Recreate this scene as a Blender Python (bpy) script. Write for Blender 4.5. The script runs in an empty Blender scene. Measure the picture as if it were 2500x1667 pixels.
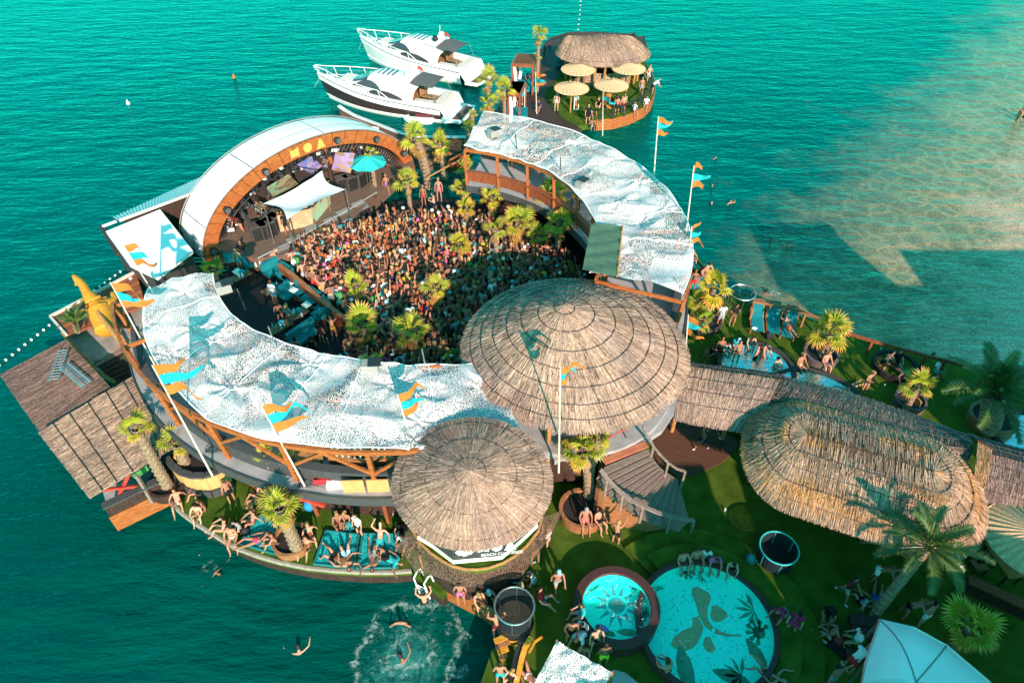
import bpy, bmesh, math, random
import numpy as np
from mathutils import Vector, Matrix, noise as mnoise
R = math.radians
random.seed(7); rng = np.random.default_rng(7)
scene = bpy.context.scene
col = scene.collection
# ------------------------------------------------------------------ camera
CAM_H = 25.3; PITCH = R(42.0); FPX = 1666.7
cam_d = bpy.data.cameras.new('camera'); cam = bpy.data.objects.new('camera', cam_d); col.objects.link(cam)
cam.location = (0, 0, CAM_H); cam.rotation_euler = (R(90) - PITCH, 0, 0)
cam_d.sensor_width = 36.0; cam_d.lens = 24.0; cam_d.clip_end = 6000
scene.camera = cam
# ------------------------------------------------------------------ sky, sun, exposure
SUN_EL = R(25.0); SUN_AZ = R(17.0)          # sun behind the viewer, a little to the right
world = bpy.data.worlds.new('World'); scene.world = world; world.use_nodes = True
wn = world.node_tree.nodes; wl = world.node_tree.links
sky = wn.new('ShaderNodeTexSky'); sky.sky_type = 'NISHITA'; sky.sun_disc = False
sky.sun_elevation = SUN_EL; sky.sun_rotation = R(180) - SUN_AZ
tint = wn.new('ShaderNodeMix'); tint.data_type = 'RGBA'; tint.blend_type = 'MULTIPLY'; tint.inputs[0].default_value = 1
tint.inputs[7].default_value = (0.19, 1.36, 1.12, 1)
wl.new(sky.outputs[0], tint.inputs[6]); bg = wn['Background']; wl.new(tint.outputs[2], bg.inputs[0])
bg.inputs[1].default_value = 0.14
sd = bpy.data.lights.new('sun', 'SUN'); sd.energy = 5.0; sd.angle = R(0.5); sd.color = (1.0, 0.74, 0.64)
sun = bpy.data.objects.new('sun', sd); col.objects.link(sun)
to_sun = Vector((math.sin(SUN_AZ) * math.cos(SUN_EL), -math.cos(SUN_AZ) * math.cos(SUN_EL), math.sin(SUN_EL)))
sun.rotation_euler = to_sun.to_track_quat('Z', 'Y').to_euler(); sun.location = (20, -60, 40)
vs = scene.view_settings; vs.view_transform = 'Standard'; vs.look = 'None'; vs.gamma = 1; vs.exposure = 0.95; vs.use_curve_mapping = False

# ------------------------------------------------------------------ survey helpers (photo point + known height -> place)
def at(px, py, z=1.0):
    x = (px - 1250) / FPX; y = (py - 833.5) / FPX
    dy = math.cos(PITCH) - y * math.sin(PITCH); dz = -math.sin(PITCH) - y * math.cos(PITCH)
    t = (z - CAM_H) / dz
    return Vector((x * t, dy * t, z))
def D(x, y, z=1.0): return at(x * 1.063, y * 1.063, z)
ZM = {1: (700, 40, 3.92), 2: (1140, 40, 3.92), 3: (440, 260, 3.92), 4: (960, 300, 3.178), 5: (0, 600, 3.92), 6: (200, 880, 2.904),
      7: (540, 560, 3.357), 8: (920, 980, 2.904), 9: (1640, 620, 2.735), 10: (1700, 920, 2.94), 11: (1300, 1260, 3.564), 12: (1900, 1200, 3.358), 13: (860, 1340, 3.36),
      14: (1000, 1240, 5.873), 15: (1150, 380, 5.873), 16: (600, 340, 6.533), 17: (1660, 560, 5.873), 18: (220, 480, 6.909), 19: (1340, 980, 4.704)}
def Z(i, x, y, z=1.0):
    a, b, s = ZM[i]; return at(a + x / s, b + y / s, z)
def ztop(p, py):
    t = -(py - 833.5) / FPX; c = math.cos(PITCH); s = math.sin(PITCH)
    return CAM_H + p.y * (t * c - s) / (c + t * s)

# ------------------------------------------------------------------ object helpers
def tag(o, label=None, cat=None, group=None, kind=None):
    if label: o['label'] = label
    if cat: o['category'] = cat
    if group: o['group'] = group
    if kind: o['kind'] = kind
    return o
def link(name, data, parent=None):
    o = bpy.data.objects.new(name, data); col.objects.link(o)
    if parent is not None:
        o.parent = parent
        if parent.get('_base'): o.matrix_parent_inverse = Matrix.Translation(-parent.location)
    return o
def thing(name, label, cat, loc=(0, 0, 0), group=None):
    o = bpy.data.objects.new(name, None); col.objects.link(o); o.location = loc; o.empty_display_size = .2
    o['_base'] = 1
    return tag(o, label, cat, group)
class MB:
    def __init__(s): s.v = []; s.f = []; s.m = []; s.c = None
    def add(s, vs, fs, m=0):
        b = len(s.v); s.v += [tuple(x) for x in vs]; s.f += [tuple(i + b for i in f) for f in fs]; s.m += [m] * len(fs); return s
    def box(s, c, d, rz=0, m=0, M=None):
        x, y, z = d[0] / 2, d[1] / 2, d[2] / 2; cs, sn = math.cos(rz), math.sin(rz); vs = []
        for k in (-1, 1):
            for a, b in ((-1, -1), (1, -1), (1, 1), (-1, 1)):
                p = Vector((a * x, b * y, k * z))
                if M is not None: p = M @ p
                vs.append((c[0] + p.x * cs - p.y * sn, c[1] + p.x * sn + p.y * cs, c[2] + p.z))
        return s.add(vs, [(3, 2, 1, 0), (4, 5, 6, 7), (0, 1, 5, 4), (1, 2, 6, 5), (2, 3, 7, 6), (3, 0, 4, 7)], m)
    def beam(s, a, b, w, h, m=0):
        a = Vector(a); b = Vector(b); d = (b - a); L = d.length; d.normalize()
        up = Vector((0, 0, 1)) if abs(d.z) < .95 else Vector((0, 1, 0))
        x = d.cross(up).normalized(); y = x.cross(d)
        vs = []
        for p in (a, b):
            for i, j in ((-1, -1), (1, -1), (1, 1), (-1, 1)): vs.append(p + x * i * w / 2 + y * j * h / 2)
        return s.add(vs, [(3, 2, 1, 0), (4, 5, 6, 7), (0, 1, 5, 4), (1, 2, 6, 5), (2, 3, 7, 6), (3, 0, 4, 7)], m)
    def tube(s, pts, r, n=6, m=0, cap=True, closed=False):
        pts = [Vector(p) for p in pts]; rs = r if isinstance(r, (list, tuple)) else [r] * len(pts)
        vs = []; k = len(pts); px = None
        for i, p in enumerate(pts):
            if closed: d = pts[(i + 1) % k] - pts[i - 1]
            else: d = pts[min(i + 1, k - 1)] - pts[max(i - 1, 0)]
            d.normalize()
            if px is None:
                u = Vector((0, 0, 1)) if abs(d.z) < .9 else Vector((1, 0, 0)); px = d.cross(u).normalized()
            else:
                px = (px - d * px.dot(d)).normalized()
            py = d.cross(px)
            for j in range(n):
                t = 2 * math.pi * j / n; vs.append(p + (px * math.cos(t) + py * math.sin(t)) * rs[i])
        fs = []
        for i in range(k if closed else k - 1):
            a = i * n; b = ((i + 1) % k) * n
            for j in range(n): fs.append((a + j, a + (j + 1) % n, b + (j + 1) % n, b + j))
        if cap and not closed: fs += [tuple(range(n - 1, -1, -1)), tuple(range((k - 1) * n, k * n))]
        return s.add(vs, fs, m)
    def prism(s, poly, z0, z1, m=0, ms=None):
        n = len(poly); area = sum(poly[i][0] * poly[(i + 1) % n][1] - poly[(i + 1) % n][0] * poly[i][1] for i in range(n))
        if area < 0: poly = poly[::-1]
        vs = [(p[0], p[1], z0) for p in poly] + [(p[0], p[1], z1) for p in poly]
        s.add(vs, [tuple(range(n, 2 * n))], m)
        b = len(s.v) - 2 * n
        fs = [tuple(range(n - 1, -1, -1))] + [(i, (i + 1) % n, n + (i + 1) % n, n + i) for i in range(n)]
        s.f += [tuple(i + b for i in f) for f in fs]; s.m += [m if ms is None else ms] * len(fs); return s
    def sector(s, c, r0, r1, a0, a1, z0, z1, n=24, m=0):
        vs = []
        for i in range(n + 1):
            t = a0 + (a1 - a0) * i / n; x, y = math.cos(t), math.sin(t)
            for r, z in ((r0, z0), (r1, z0), (r1, z1), (r0, z1)): vs.append((c[0] + x * r, c[1] + y * r, z))
        fs = []
        for i in range(n):
            a = i * 4; b = a + 4
            for j in range(4): fs.append((a + j, b + j, b + (j + 1) % 4, a + (j + 1) % 4))
        if abs(a1 - a0) < 6.28: fs += [(0, 1, 2, 3), (n * 4 + 3, n * 4 + 2, n * 4 + 1, n * 4)]
        return s.add(vs, fs, m)
    def lathe(s, c, prof, n=20, m=0, a0=0, a1=2 * math.pi):
        full = abs(a1 - a0 - 2 * math.pi) < 1e-6; k = n if full else n + 1; vs = []
        for i in range(k):
            t = a0 + (a1 - a0) * i / n
            for r, z in prof: vs.append((c[0] + math.cos(t) * r, c[1] + math.sin(t) * r, c[2] + z))
        q = len(prof); fs = []
        for i in range(n):
            a = i * q; b = ((i + 1) % k) * q
            for j in range(q - 1): fs.append((a + j, b + j, b + j + 1, a + j + 1))
        return s.add(vs, fs, m)
    def grid(s, pts, m=0):            # rows of points
        h = len(pts); w = len(pts[0]); vs = [p for r in pts for p in r]
        return s.add(vs, [(i * w + j, i * w + j + 1, (i + 1) * w + j + 1, (i + 1) * w + j) for i in range(h - 1) for j in range(w - 1)], m)
    def mesh(s, name, mats, smooth=False):
        me = bpy.data.meshes.new(name); me.from_pydata([tuple(v) for v in s.v], [], s.f)
        for x in (mats if isinstance(mats, (list, tuple)) else [mats]): me.materials.append(x)
        if any(s.m): me.polygons.foreach_set('material_index', s.m)
        if smooth: me.polygons.foreach_set('use_smooth', [True] * len(s.f))
        me.update(); return me
    def obj(s, name, mats, parent=None, smooth=False, weld=False):
        me = s.mesh(name, mats, smooth)
        if weld:
            b = bmesh.new(); b.from_mesh(me); bmesh.ops.remove_doubles(b, verts=b.verts, dist=1e-4); bmesh.ops.recalc_face_normals(b, faces=b.faces); b.to_mesh(me); b.free()
        return link(name, me, parent)
def copy_part(src, parent):           # shares mesh data
    o = src.copy(); col.objects.link(o); o.parent = parent; return o
def inst(name, me, parent, loc=(0, 0, 0), rot=(0, 0, 0), sc=1.0):
    o = bpy.data.objects.new(name, me); col.objects.link(o); o.parent = parent; o.location = loc; o.rotation_euler = rot
    o.scale = (sc, sc, sc) if not isinstance(sc, (tuple, list)) else sc
    return o

# ------------------------------------------------------------------ materials
MATS = {}
def mat(name, c1, c2=None, scale=6.0, rough=.7, metal=0.0, bump=0.0, stretch=(1, 1, 1), detail=4, spec=.3, tintc=False, bscale=None, attr=None, coat=0.0, trans=0):
    if name in MATS: return MATS[name]
    m = bpy.data.materials.new(name); m.use_nodes = True; n = m.node_tree.nodes; l = m.node_tree.links
    p = n['Principled BSDF']; p.inputs['Roughness'].default_value = rough; p.inputs['Metallic'].default_value = metal
    p.inputs['Specular IOR Level'].default_value = spec; p.inputs['Coat Weight'].default_value = coat
    tc = n.new('ShaderNodeTexCoord'); mp = n.new('ShaderNodeMapping'); mp.inputs['Scale'].default_value = stretch
    l.new(tc.outputs['Object'], mp.inputs[0])
    nz = n.new('ShaderNodeTexNoise'); nz.inputs['Scale'].default_value = scale; nz.inputs['Detail'].default_value = detail; l.new(mp.outputs[0], nz.inputs[0])
    rp = n.new('ShaderNodeValToRGB'); rp.color_ramp.elements[0].position = .32; rp.color_ramp.elements[1].position = .68
    c2 = c2 or tuple(x * .8 for x in c1)
    rp.color_ramp.elements[0].color = (*c2, 1); rp.color_ramp.elements[1].color = (*c1, 1); l.new(nz.outputs[0], rp.inputs[0]); out = rp.outputs[0]
    if tintc or attr:
        mx = n.new('ShaderNodeMix'); mx.data_type = 'RGBA'; mx.blend_type = 'MULTIPLY'; mx.inputs[0].default_value = 1; l.new(out, mx.inputs[6])
        if attr: a = n.new('ShaderNodeAttribute'); a.attribute_name = attr; l.new(a.outputs['Color'], mx.inputs[7])
        else: a = n.new('ShaderNodeObjectInfo'); l.new(a.outputs['Color'], mx.inputs[7])
        out = mx.outputs[2]
    l.new(out, p.inputs['Base Color'])
    if bump:
        b = n.new('ShaderNodeBump'); b.inputs['Strength'].default_value = bump; b.inputs['Distance'].default_value = .03
        if bscale:
            n2 = n.new('ShaderNodeTexNoise'); n2.inputs['Scale'].default_value = bscale; l.new(mp.outputs[0], n2.inputs[0]); l.new(n2.outputs[0], b.inputs['Height'])
        else: l.new(nz.outputs[0], b.inputs['Height'])
        l.new(b.outputs[0], p.inputs['Normal'])
    if trans:
        p.inputs['Subsurface Weight'].default_value = 0
        t = n.new('ShaderNodeBsdfTranslucent'); l.new(out, t.inputs[0]); ms = n.new('ShaderNodeMixShader'); ms.inputs[0].default_value = trans
        l.new(p.outputs[0], ms.inputs[1]); l.new(t.outputs[0], ms.inputs[2]); l.new(ms.outputs[0], n['Material Output'].inputs[0])
    MATS[name] = m; return m
def M_net(name, c, cell, hole, dens_noise=.12, panels=0):     # open netting: strands with holes one sees through
    m = mat(name, c, tuple(x * .93 for x in c), scale=3, rough=.85, spec=.1); n = m.node_tree.nodes; l = m.node_tree.links
    tc = n.new('ShaderNodeTexCoord'); v = n.new('ShaderNodeTexVoronoi'); v.inputs['Scale'].default_value = cell; l.new(tc.outputs['Object'], v.inputs[0])
    nz = n.new('ShaderNodeTexNoise'); nz.inputs['Scale'].default_value = .55; nz.inputs['Detail'].default_value = 3; l.new(tc.outputs['Object'], nz.inputs[0])
    dens = nz.outputs[0]
    if panels:          # sewn patches of thinner and thicker net
        pv = n.new('ShaderNodeTexVoronoi'); pv.inputs['Scale'].default_value = panels; l.new(tc.outputs['Object'], pv.inputs[0]); sp = n.new('ShaderNodeSeparateColor'); l.new(pv.outputs['Color'], sp.inputs[0]); av = n.new('ShaderNodeMath'); av.operation = 'MULTIPLY_ADD'; l.new(sp.outputs[0], av.inputs[0]); av.inputs[1].default_value = .5
        hv = n.new('ShaderNodeMath'); hv.operation = 'MULTIPLY'; l.new(nz.outputs[0], hv.inputs[0]); hv.inputs[1].default_value = .5; l.new(hv.outputs[0], av.inputs[2]); dens = av.outputs[0]
    ma = n.new('ShaderNodeMath'); ma.operation = 'MULTIPLY_ADD'; l.new(dens, ma.inputs[0]); ma.inputs[1].default_value = -dens_noise * 4; ma.inputs[2].default_value = hole + dens_noise * 2
    lt = n.new('ShaderNodeMath'); lt.operation = 'LESS_THAN'; l.new(v.outputs['Distance'], lt.inputs[0]); l.new(ma.outputs[0], lt.inputs[1])
    tr = n.new('ShaderNodeBsdfTransparent'); mx = n.new('ShaderNodeMixShader'); l.new(lt.outputs[0], mx.inputs[0])
    tl = n.new('ShaderNodeBsdfTranslucent'); tl.inputs[0].default_value = (*c, 1); m2 = n.new('ShaderNodeMixShader'); m2.inputs[0].default_value = .2
    l.new(n['Principled BSDF'].outputs[0], m2.inputs[1]); l.new(tl.outputs[0], m2.inputs[2])
    l.new(m2.outputs[0], mx.inputs[1]); l.new(tr.outputs[0], mx.inputs[2]); l.new(mx.outputs[0], n['Material Output'].inputs[0]); return m
wood_o = mat('varnished_orange_wood', (.40, .125, .035), (.24, .06, .016), scale=3, rough=.5, bump=.3, stretch=(1, 1, 6))
wood_r = mat('red_brown_wood', (.27, .075, .03), (.16, .04, .018), scale=4, rough=.55, bump=.3, stretch=(1, 6, 1))
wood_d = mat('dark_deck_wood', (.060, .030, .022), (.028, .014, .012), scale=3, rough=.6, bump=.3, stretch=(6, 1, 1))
wood_g = mat('weathered_grey_wood', (.26, .19, .16), (.14, .10, .085), scale=5, rough=.8, bump=.4, stretch=(1, 8, 1))
wood_b = mat('brown_board', (.34, .15, .065), (.22, .085, .035), scale=4, rough=.6, bump=.25, stretch=(1, 1, 7))
log_m = mat('peeled_log', (.42, .20, .07), (.28, .12, .04), scale=7, rough=.8, bump=.4)
blackm = mat('black_plastic', (.012, .012, .013), (.02, .02, .02), rough=.5)
darkm = mat('dark_floor', (.018, .013, .014), (.03, .02, .02), scale=2, rough=.8)  # even near-black base colour for floors and soil
greyf = mat('grey_terrace_floor', (.34, .31, .31), (.25, .23, .235), scale=2, rough=.8, bump=.1)
greyd = mat('charcoal_kerb', (.06, .058, .06), (.045, .045, .047), rough=.8)
grass_m = mat('artificial_turf', (.082, .128, .016), (.036, .070, .008), scale=1.5, detail=12, rough=.95, bump=.8, spec=.05, bscale=60)
white_m = mat('white_paint', (.80, .79, .78), (.74, .73, .72), scale=1.2, rough=.35)
fabric_w = mat('white_fabric', (.82, .80, .79), (.76, .75, .75), scale=2, rough=.9, spec=.05)
teal_f = mat('teal_fabric', (.010, .20, .23), (.008, .16, .185), scale=3, rough=.85, spec=.1)
orange_f = mat('orange_fabric', (.62, .195, .045), (.5, .15, .03), scale=3, rough=.85, spec=.1, trans=.25)
tealflag = mat('turquoise_flag_cloth', (.02, .42, .48), (.015, .34, .4), scale=3, rough=.85, spec=.1, trans=.25)
metal_m = mat('brushed_steel', (.62, .62, .62), rough=.3, metal=.9)
metal_d = mat('dark_metal', (.05, .05, .052), rough=.45, metal=.6)
grey_cab = mat('grey_cabinet', (.30, .28, .27), rough=.6)
red_m = mat('red_painted_wood', (.50, .05, .035), (.36, .03, .02), scale=5, rough=.6)
glassd = mat('tinted_glass', (.03, .03, .035), (.05, .045, .05), scale=.7, rough=.08, spec=.8)
thatch_m = mat('reed_thatch', (.55, .385, .30), (.34, .23, .178), scale=9, rough=.9, spec=.05, attr='Col')
thatch_under = mat('thatch_shell', (.15, .095, .065), (.07, .045, .03), scale=14, rough=.95, spec=.02)
wire_m = mat('binding_wire', (.035, .03, .03), rough=.6)
skin_m = mat('skin', (1, 1, 1), (.88, .86, .85), scale=6, rough=.55, spec=.25, tintc=True)
cloth_m = mat('clothing', (1, 1, 1), (.8, .8, .8), scale=5, rough=.85, spec=.1, tintc=True)
print_m = mat('printed_clothing', (1, 1, 1), (.06, .12, .10), scale=11, rough=.85, spec=.1, tintc=True)
hair_m = mat('hair', (1, 1, 1), (.7, .7, .7), scale=14, rough=.6, tintc=True)
leaf_m = mat('fan_leaf', (.43, .42, .04), (.26, .30, .022), scale=2.5, rough=.45, spec=.4, tintc=True, trans=.3)
dead_m = mat('dry_leaf', (.52, .31, .085), (.36, .19, .05), scale=4, rough=.8, tintc=True, trans=.2)
trunk_m = mat('palm_trunk', (.30, .20, .13), (.15, .095, .06), scale=9, rough=.9, bump=.8, stretch=(1, 1, 2))
date_m = mat('date_leaf', (.085, .14, .03), (.05, .09, .018), scale=3, rough=.4, spec=.5, tintc=True, trans=.2)
crowd_m = mat('crowd_skin_and_cloth', (1, 1, 1), (.85, .85, .85), scale=8, rough=.7, spec=.2, attr='Col')
net_w = M_net('white_camouflage_netting', (.76, .71, .71), 24, .44, .13, .55)
net_t = M_net('turquoise_rope_net', (.02, .45, .47), 15.0, .33, .02)
net_b = M_net('brown_safety_netting', (.20, .12, .085), 22.0, .50, .02)
gold_m = mat('gold_panel', (.66, .36, .09), (.56, .30, .07), rough=.5)
yellow_m = mat('ochre_bamboo', (.62, .27, .025), (.44, .17, .015), scale=7, rough=.7, bump=.5, stretch=(1, 1, 5))
# ------------------------------------------------------------------ sea
def water_material():
    m = bpy.data.materials.new('sea_water'); m.use_nodes = True; n = m.node_tree.nodes; l = m.node_tree.links; p = n['Principled BSDF']
    geo = n.new('ShaderNodeNewGeometry'); sep = n.new('ShaderNodeSeparateXYZ'); l.new(geo.outputs['Position'], sep.inputs[0])
    def math_(op, a, b=None, c=None):
        q = n.new('ShaderNodeMath'); q.operation = op
        for i, x in enumerate((a, b, c)):
            if x is None: continue
            if isinstance(x, (int, float)): q.inputs[i].default_value = x
            else: l.new(x, q.inputs[i])
        return q.outputs[0]
    def noise_(scale, st, detail=4, rough=.55):
        mp = n.new('ShaderNodeMapping'); mp.inputs['Scale'].default_value = st; mp.inputs['Rotation'].default_value = (0, 0, R(-14)); l.new(geo.outputs['Position'], mp.inputs[0])
        z = n.new('ShaderNodeTexNoise'); z.inputs['Scale'].default_value = scale; z.inputs['Detail'].default_value = detail; z.inputs['Roughness'].default_value = rough; l.new(mp.outputs[0], z.inputs[0]); return z.outputs[0]
    # the sea bed rises to a sandy shoal on the right
    big = noise_(.22, (1, 1, 1), 5); fine = noise_(1.3, (1, 1, 1), 5, .7)
    d = math_('ADD', math_('MULTIPLY', sep.outputs[0], .765), math_('MULTIPLY', sep.outputs[1], -.643))        # distance across the shoal edge
    d = math_('ADD', d, math_('MULTIPLY', math_('SUBTRACT', big, .5), 15)); d = math_('ADD', d, math_('MULTIPLY', math_('SUBTRACT', fine, .5), 7))
    d = math_('ADD', d, math_('MINIMUM', math_('MULTIPLY', math_('SUBTRACT', sep.outputs[1], 27.0), 1.2), 0.0))
    sh = n.new('ShaderNodeMapRange'); sh.interpolation_type = 'SMOOTHSTEP'; l.new(d, sh.inputs[0]); sh.inputs[1].default_value = -15; sh.inputs[2].default_value = -3
    sand = n.new('ShaderNodeMapRange'); l.new(d, sand.inputs[0]); sand.inputs[1].default_value = -3; sand.inputs[2].default_value = 5
    deep = n.new('ShaderNodeValToRGB'); e = deep.color_ramp.elements
    e[0].position = .3; e[0].color = (.0, .048, .037, 1); e[1].position = .7; e[1].color = (.0, .072, .058, 1)
    l.new(noise_(.07, (1, 1, 1), 3), deep.inputs[0])
    def mix(f, a, b):
        q = n.new('ShaderNodeMix'); q.data_type = 'RGBA'
        if isinstance(f, float): q.inputs[0].default_value = f
        else: l.new(f, q.inputs[0])
        for i, x in ((6, a), (7, b)):
            if isinstance(x, tuple): q.inputs[i].default_value = x
            else: l.new(x, q.inputs[i])
        return q.outputs[2]
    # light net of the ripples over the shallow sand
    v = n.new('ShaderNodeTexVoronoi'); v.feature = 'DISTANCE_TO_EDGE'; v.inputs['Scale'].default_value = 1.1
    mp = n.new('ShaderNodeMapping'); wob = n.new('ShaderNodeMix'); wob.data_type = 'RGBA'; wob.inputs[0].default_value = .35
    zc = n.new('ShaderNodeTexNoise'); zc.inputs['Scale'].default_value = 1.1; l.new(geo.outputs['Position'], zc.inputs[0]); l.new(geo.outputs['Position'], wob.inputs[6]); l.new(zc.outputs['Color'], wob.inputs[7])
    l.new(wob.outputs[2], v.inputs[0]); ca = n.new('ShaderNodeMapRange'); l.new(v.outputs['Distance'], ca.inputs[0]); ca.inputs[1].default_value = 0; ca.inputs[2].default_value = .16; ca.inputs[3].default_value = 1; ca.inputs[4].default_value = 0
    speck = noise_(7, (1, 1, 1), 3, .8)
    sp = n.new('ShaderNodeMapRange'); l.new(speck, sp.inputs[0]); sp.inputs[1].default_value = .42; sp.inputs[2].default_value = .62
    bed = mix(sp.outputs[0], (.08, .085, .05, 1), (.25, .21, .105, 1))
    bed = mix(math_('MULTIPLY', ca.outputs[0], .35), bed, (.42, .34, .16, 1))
    bed2 = mix(sp.outputs[0], (.42, .24, .16, 1), (.80, .50, .35, 1))
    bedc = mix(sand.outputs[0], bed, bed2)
    # weed and stones scattered below the surface nearer the deck
    wd = noise_(.33, (1, 1.4, 1), 6, .72); wm = n.new('ShaderNodeMapRange'); l.new(wd, wm.inputs[0]); wm.inputs[1].default_value = .6; wm.inputs[2].default_value = .74
    near = n.new('ShaderNodeMapRange'); l.new(d, near.inputs[0]); near.inputs[1].default_value = -24; near.inputs[2].default_value = -10
    deepc = mix(math_('MULTIPLY', math_('MULTIPLY', wm.outputs[0], near.outputs[0]), .55), deep.outputs[0], (.12, .12, .055, 1))
    wn_ = n.new('ShaderNodeMapRange'); l.new(wd, wn_.inputs[0]); wn_.inputs[1].default_value = .55; wn_.inputs[2].default_value = .75
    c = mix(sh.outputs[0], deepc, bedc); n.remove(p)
    df = n.new('ShaderNodeBsdfDiffuse'); l.new(c, df.inputs['Color']); gl = n.new('ShaderNodeBsdfGlossy'); gl.inputs['Color'].default_value = (.05, .96, .95, 1); gl.inputs['Roughness'].default_value = .1
    fr = n.new('ShaderNodeFresnel'); fr.inputs['IOR'].default_value = 1.35; mxs = n.new('ShaderNodeMixShader'); l.new(fr.outputs[0], mxs.inputs[0]); l.new(df.outputs[0], mxs.inputs[1]); l.new(gl.outputs[0], mxs.inputs[2]); l.new(mxs.outputs[0], n['Material Output'].inputs[0])
    b1 = n.new('ShaderNodeBump'); b1.inputs['Strength'].default_value = 1; b1.inputs['Distance'].default_value = .34; l.new(noise_(.42, (.55, 1.5, 1), 5, .6), b1.inputs['Height'])
    b2 = n.new('ShaderNodeBump'); b2.inputs['Strength'].default_value = 1; b2.inputs['Distance'].default_value = .065; l.new(noise_(2.1, (.6, 1.4, 1), 4, .6), b2.inputs['Height']); l.new(b1.outputs[0], b2.inputs['Normal'])
    l.new(b2.outputs[0], gl.inputs['Normal']); l.new(b2.outputs[0], fr.inputs['Normal']); l.new(b1.outputs[0], df.inputs['Normal']); return m
sea_m = water_material()
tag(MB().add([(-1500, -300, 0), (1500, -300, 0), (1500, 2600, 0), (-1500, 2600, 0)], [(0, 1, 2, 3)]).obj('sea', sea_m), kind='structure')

# ------------------------------------------------------------------ decks
C = Vector((-5.0, 28.8, 0))
def pxpoly(pts, z=1.0): return [at(x, y, z)[:2] for x, y in pts]
MB_ = MB
# round dance floor
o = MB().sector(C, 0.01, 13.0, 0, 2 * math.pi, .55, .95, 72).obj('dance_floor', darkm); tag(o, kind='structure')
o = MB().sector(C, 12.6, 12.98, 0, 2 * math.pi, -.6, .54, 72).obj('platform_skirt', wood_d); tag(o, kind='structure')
# turf deck, right-hand side and foreground
deck_pts = [(1585, 690), (1690, 700), (1745, 742), (1790, 715), (1830, 738), (2020, 790), (2120, 832), (2275, 868), (2520, 962), (2900, 1080), (2900, 1850), (1110, 1850), (1200, 1590), (1232, 1548), (1222, 1510),
            (1098, 1425), (1078, 1450), (1010, 1396), (1000, 1240), (1150, 1180), (1330, 1040)]
dk = pxpoly(deck_pts, 1.0)
o = MB().prism(dk, .5, 1.0).obj('turf_deck', grass_m); tag(o, kind='structure')
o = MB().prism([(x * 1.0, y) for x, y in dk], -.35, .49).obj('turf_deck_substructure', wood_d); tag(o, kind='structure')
# crescent turf deck, lower left
cres = [(407, 1214), (428, 1237), (448, 1255), (482, 1280), (520, 1303), (550, 1322), (579, 1338), (630, 1357), (682, 1372), (750, 1386), (820, 1393), (890, 1397), (958, 1397), (1006, 1393)]
inner = [(1006, 1230), (930, 1240), (860, 1250), (803, 1245), (720, 1225), (640, 1195), (560, 1160), (480, 1110), (440, 1110)]
o = MB().prism(pxpoly(cres + inner), .7, 1.004).obj('crescent_turf_deck', grass_m); tag(o, kind='structure')
o = MB().tube([at(x, y, .93) for x, y in cres], .1, 6).obj('crescent_deck_kerb', mat('stone_kerb', (.3, .25, .2), (.2, .17, .14), rough=.9)); tag(o, kind='structure')
o = MB().prism([(p[0] * .995, p[1] + .12) for p in pxpoly(cres + inner)], -.4, .69).obj('crescent_deck_substructure', wood_d); tag(o, kind='structure')
# piles under the decks
pile_m = mat('pile_wood', (.16, .10, .06), (.08, .05, .03), rough=.9)
for k, (x, y) in enumerate([(330, 1262), (400, 1228), (520, 1310), (690, 1380), (900, 1400), (1120, 1450), (1180, 1500), (1230, 1560), (2120, 845), (2280, 880)]):
    p = at(x, y, .3); p.y += .25
    tag(MB().tube([(p.x, p.y, -1), (p.x, p.y, .6)], .1, 8).obj('pile', pile_m), 'round wooden pile carrying the deck edge ' + ['beside the hut fascia', 'at the tip of the crescent deck', 'left of the net loungers', 'below the leaning palm', 'below the square net loungers', 'under the swim ladder', 'under the plank wall', 'below the ochre slide', 'by the far-right rail, left', 'by the far-right rail, right'][k], 'pile', 'piles under the decks')

# ------------------------------------------------------------------ unseen shore blocks behind the viewpoint, added and shaped for the shade they cast
plaster = mat('pale_render', (.55, .50, .44), (.48, .43, .38), scale=1, rough=.9)
def shade_building(label, x0, x1, y0, y1, h, roofh=.35):
    t = thing('shade_building', label, 'building', ((x0 + x1) / 2, (y0 + y1) / 2, 0))
    wl_ = MB().box(((x0 + x1) / 2, (y0 + y1) / 2, h / 2), (x1 - x0, y1 - y0, h)).obj('wall', plaster, t)
    MB().box(((x0 + x1) / 2, (y0 + y1) / 2, h + roofh / 2 + .002), (x1 - x0 + .5, y1 - y0 + .5, roofh)).obj('roof', greyf, t)
    zs = 1.6
    while zs + 1.2 < h:
        x = x0 + 1
        while x + 1.2 < x1:
            MB().box((x + .6, y1 + .02, zs + .6), (1.2, .08, 1.2)).obj('window', glassd, wl_); x += 2.4
        zs += 2.9
    return t
shade_building('unseen low pale block on the shore, added to shade the foreground deck', 4.0, 9.6, -4, 3, 5.3)
shade_building('unseen tall pale block on the shore behind the large pool, added for shade', 9.8, 12.9, -6, 3, 8.3)
shade_building('unseen tall pale shore block behind the leaning palm, gapped to leave lit strips', 14.9, 24, -6, 3, 8.3)
shade_building('pale hotel block standing on the shore beyond the right edge', 33.7, 52, 0, 9.4, 13.0)
shade_building('unseen lower wing added between hotel block and tower house to close their lit gap', 31.02, 33.68, 1, 8.5, 11.6)
shade_building('slender pale tower house on the shore beside the hotel block', 26.0, 31.0, 2, 8.5, 15.0)
MB().prism([(-6, -90), (90, -90), (90, 8.5), (24, 8.5), (22, 3.2), (2, 3.2)], -.5, .9).obj('shore_ground', mat('shore_paving', (.3, .27, .23), rough=.9))['kind'] = 'structure'
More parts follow.
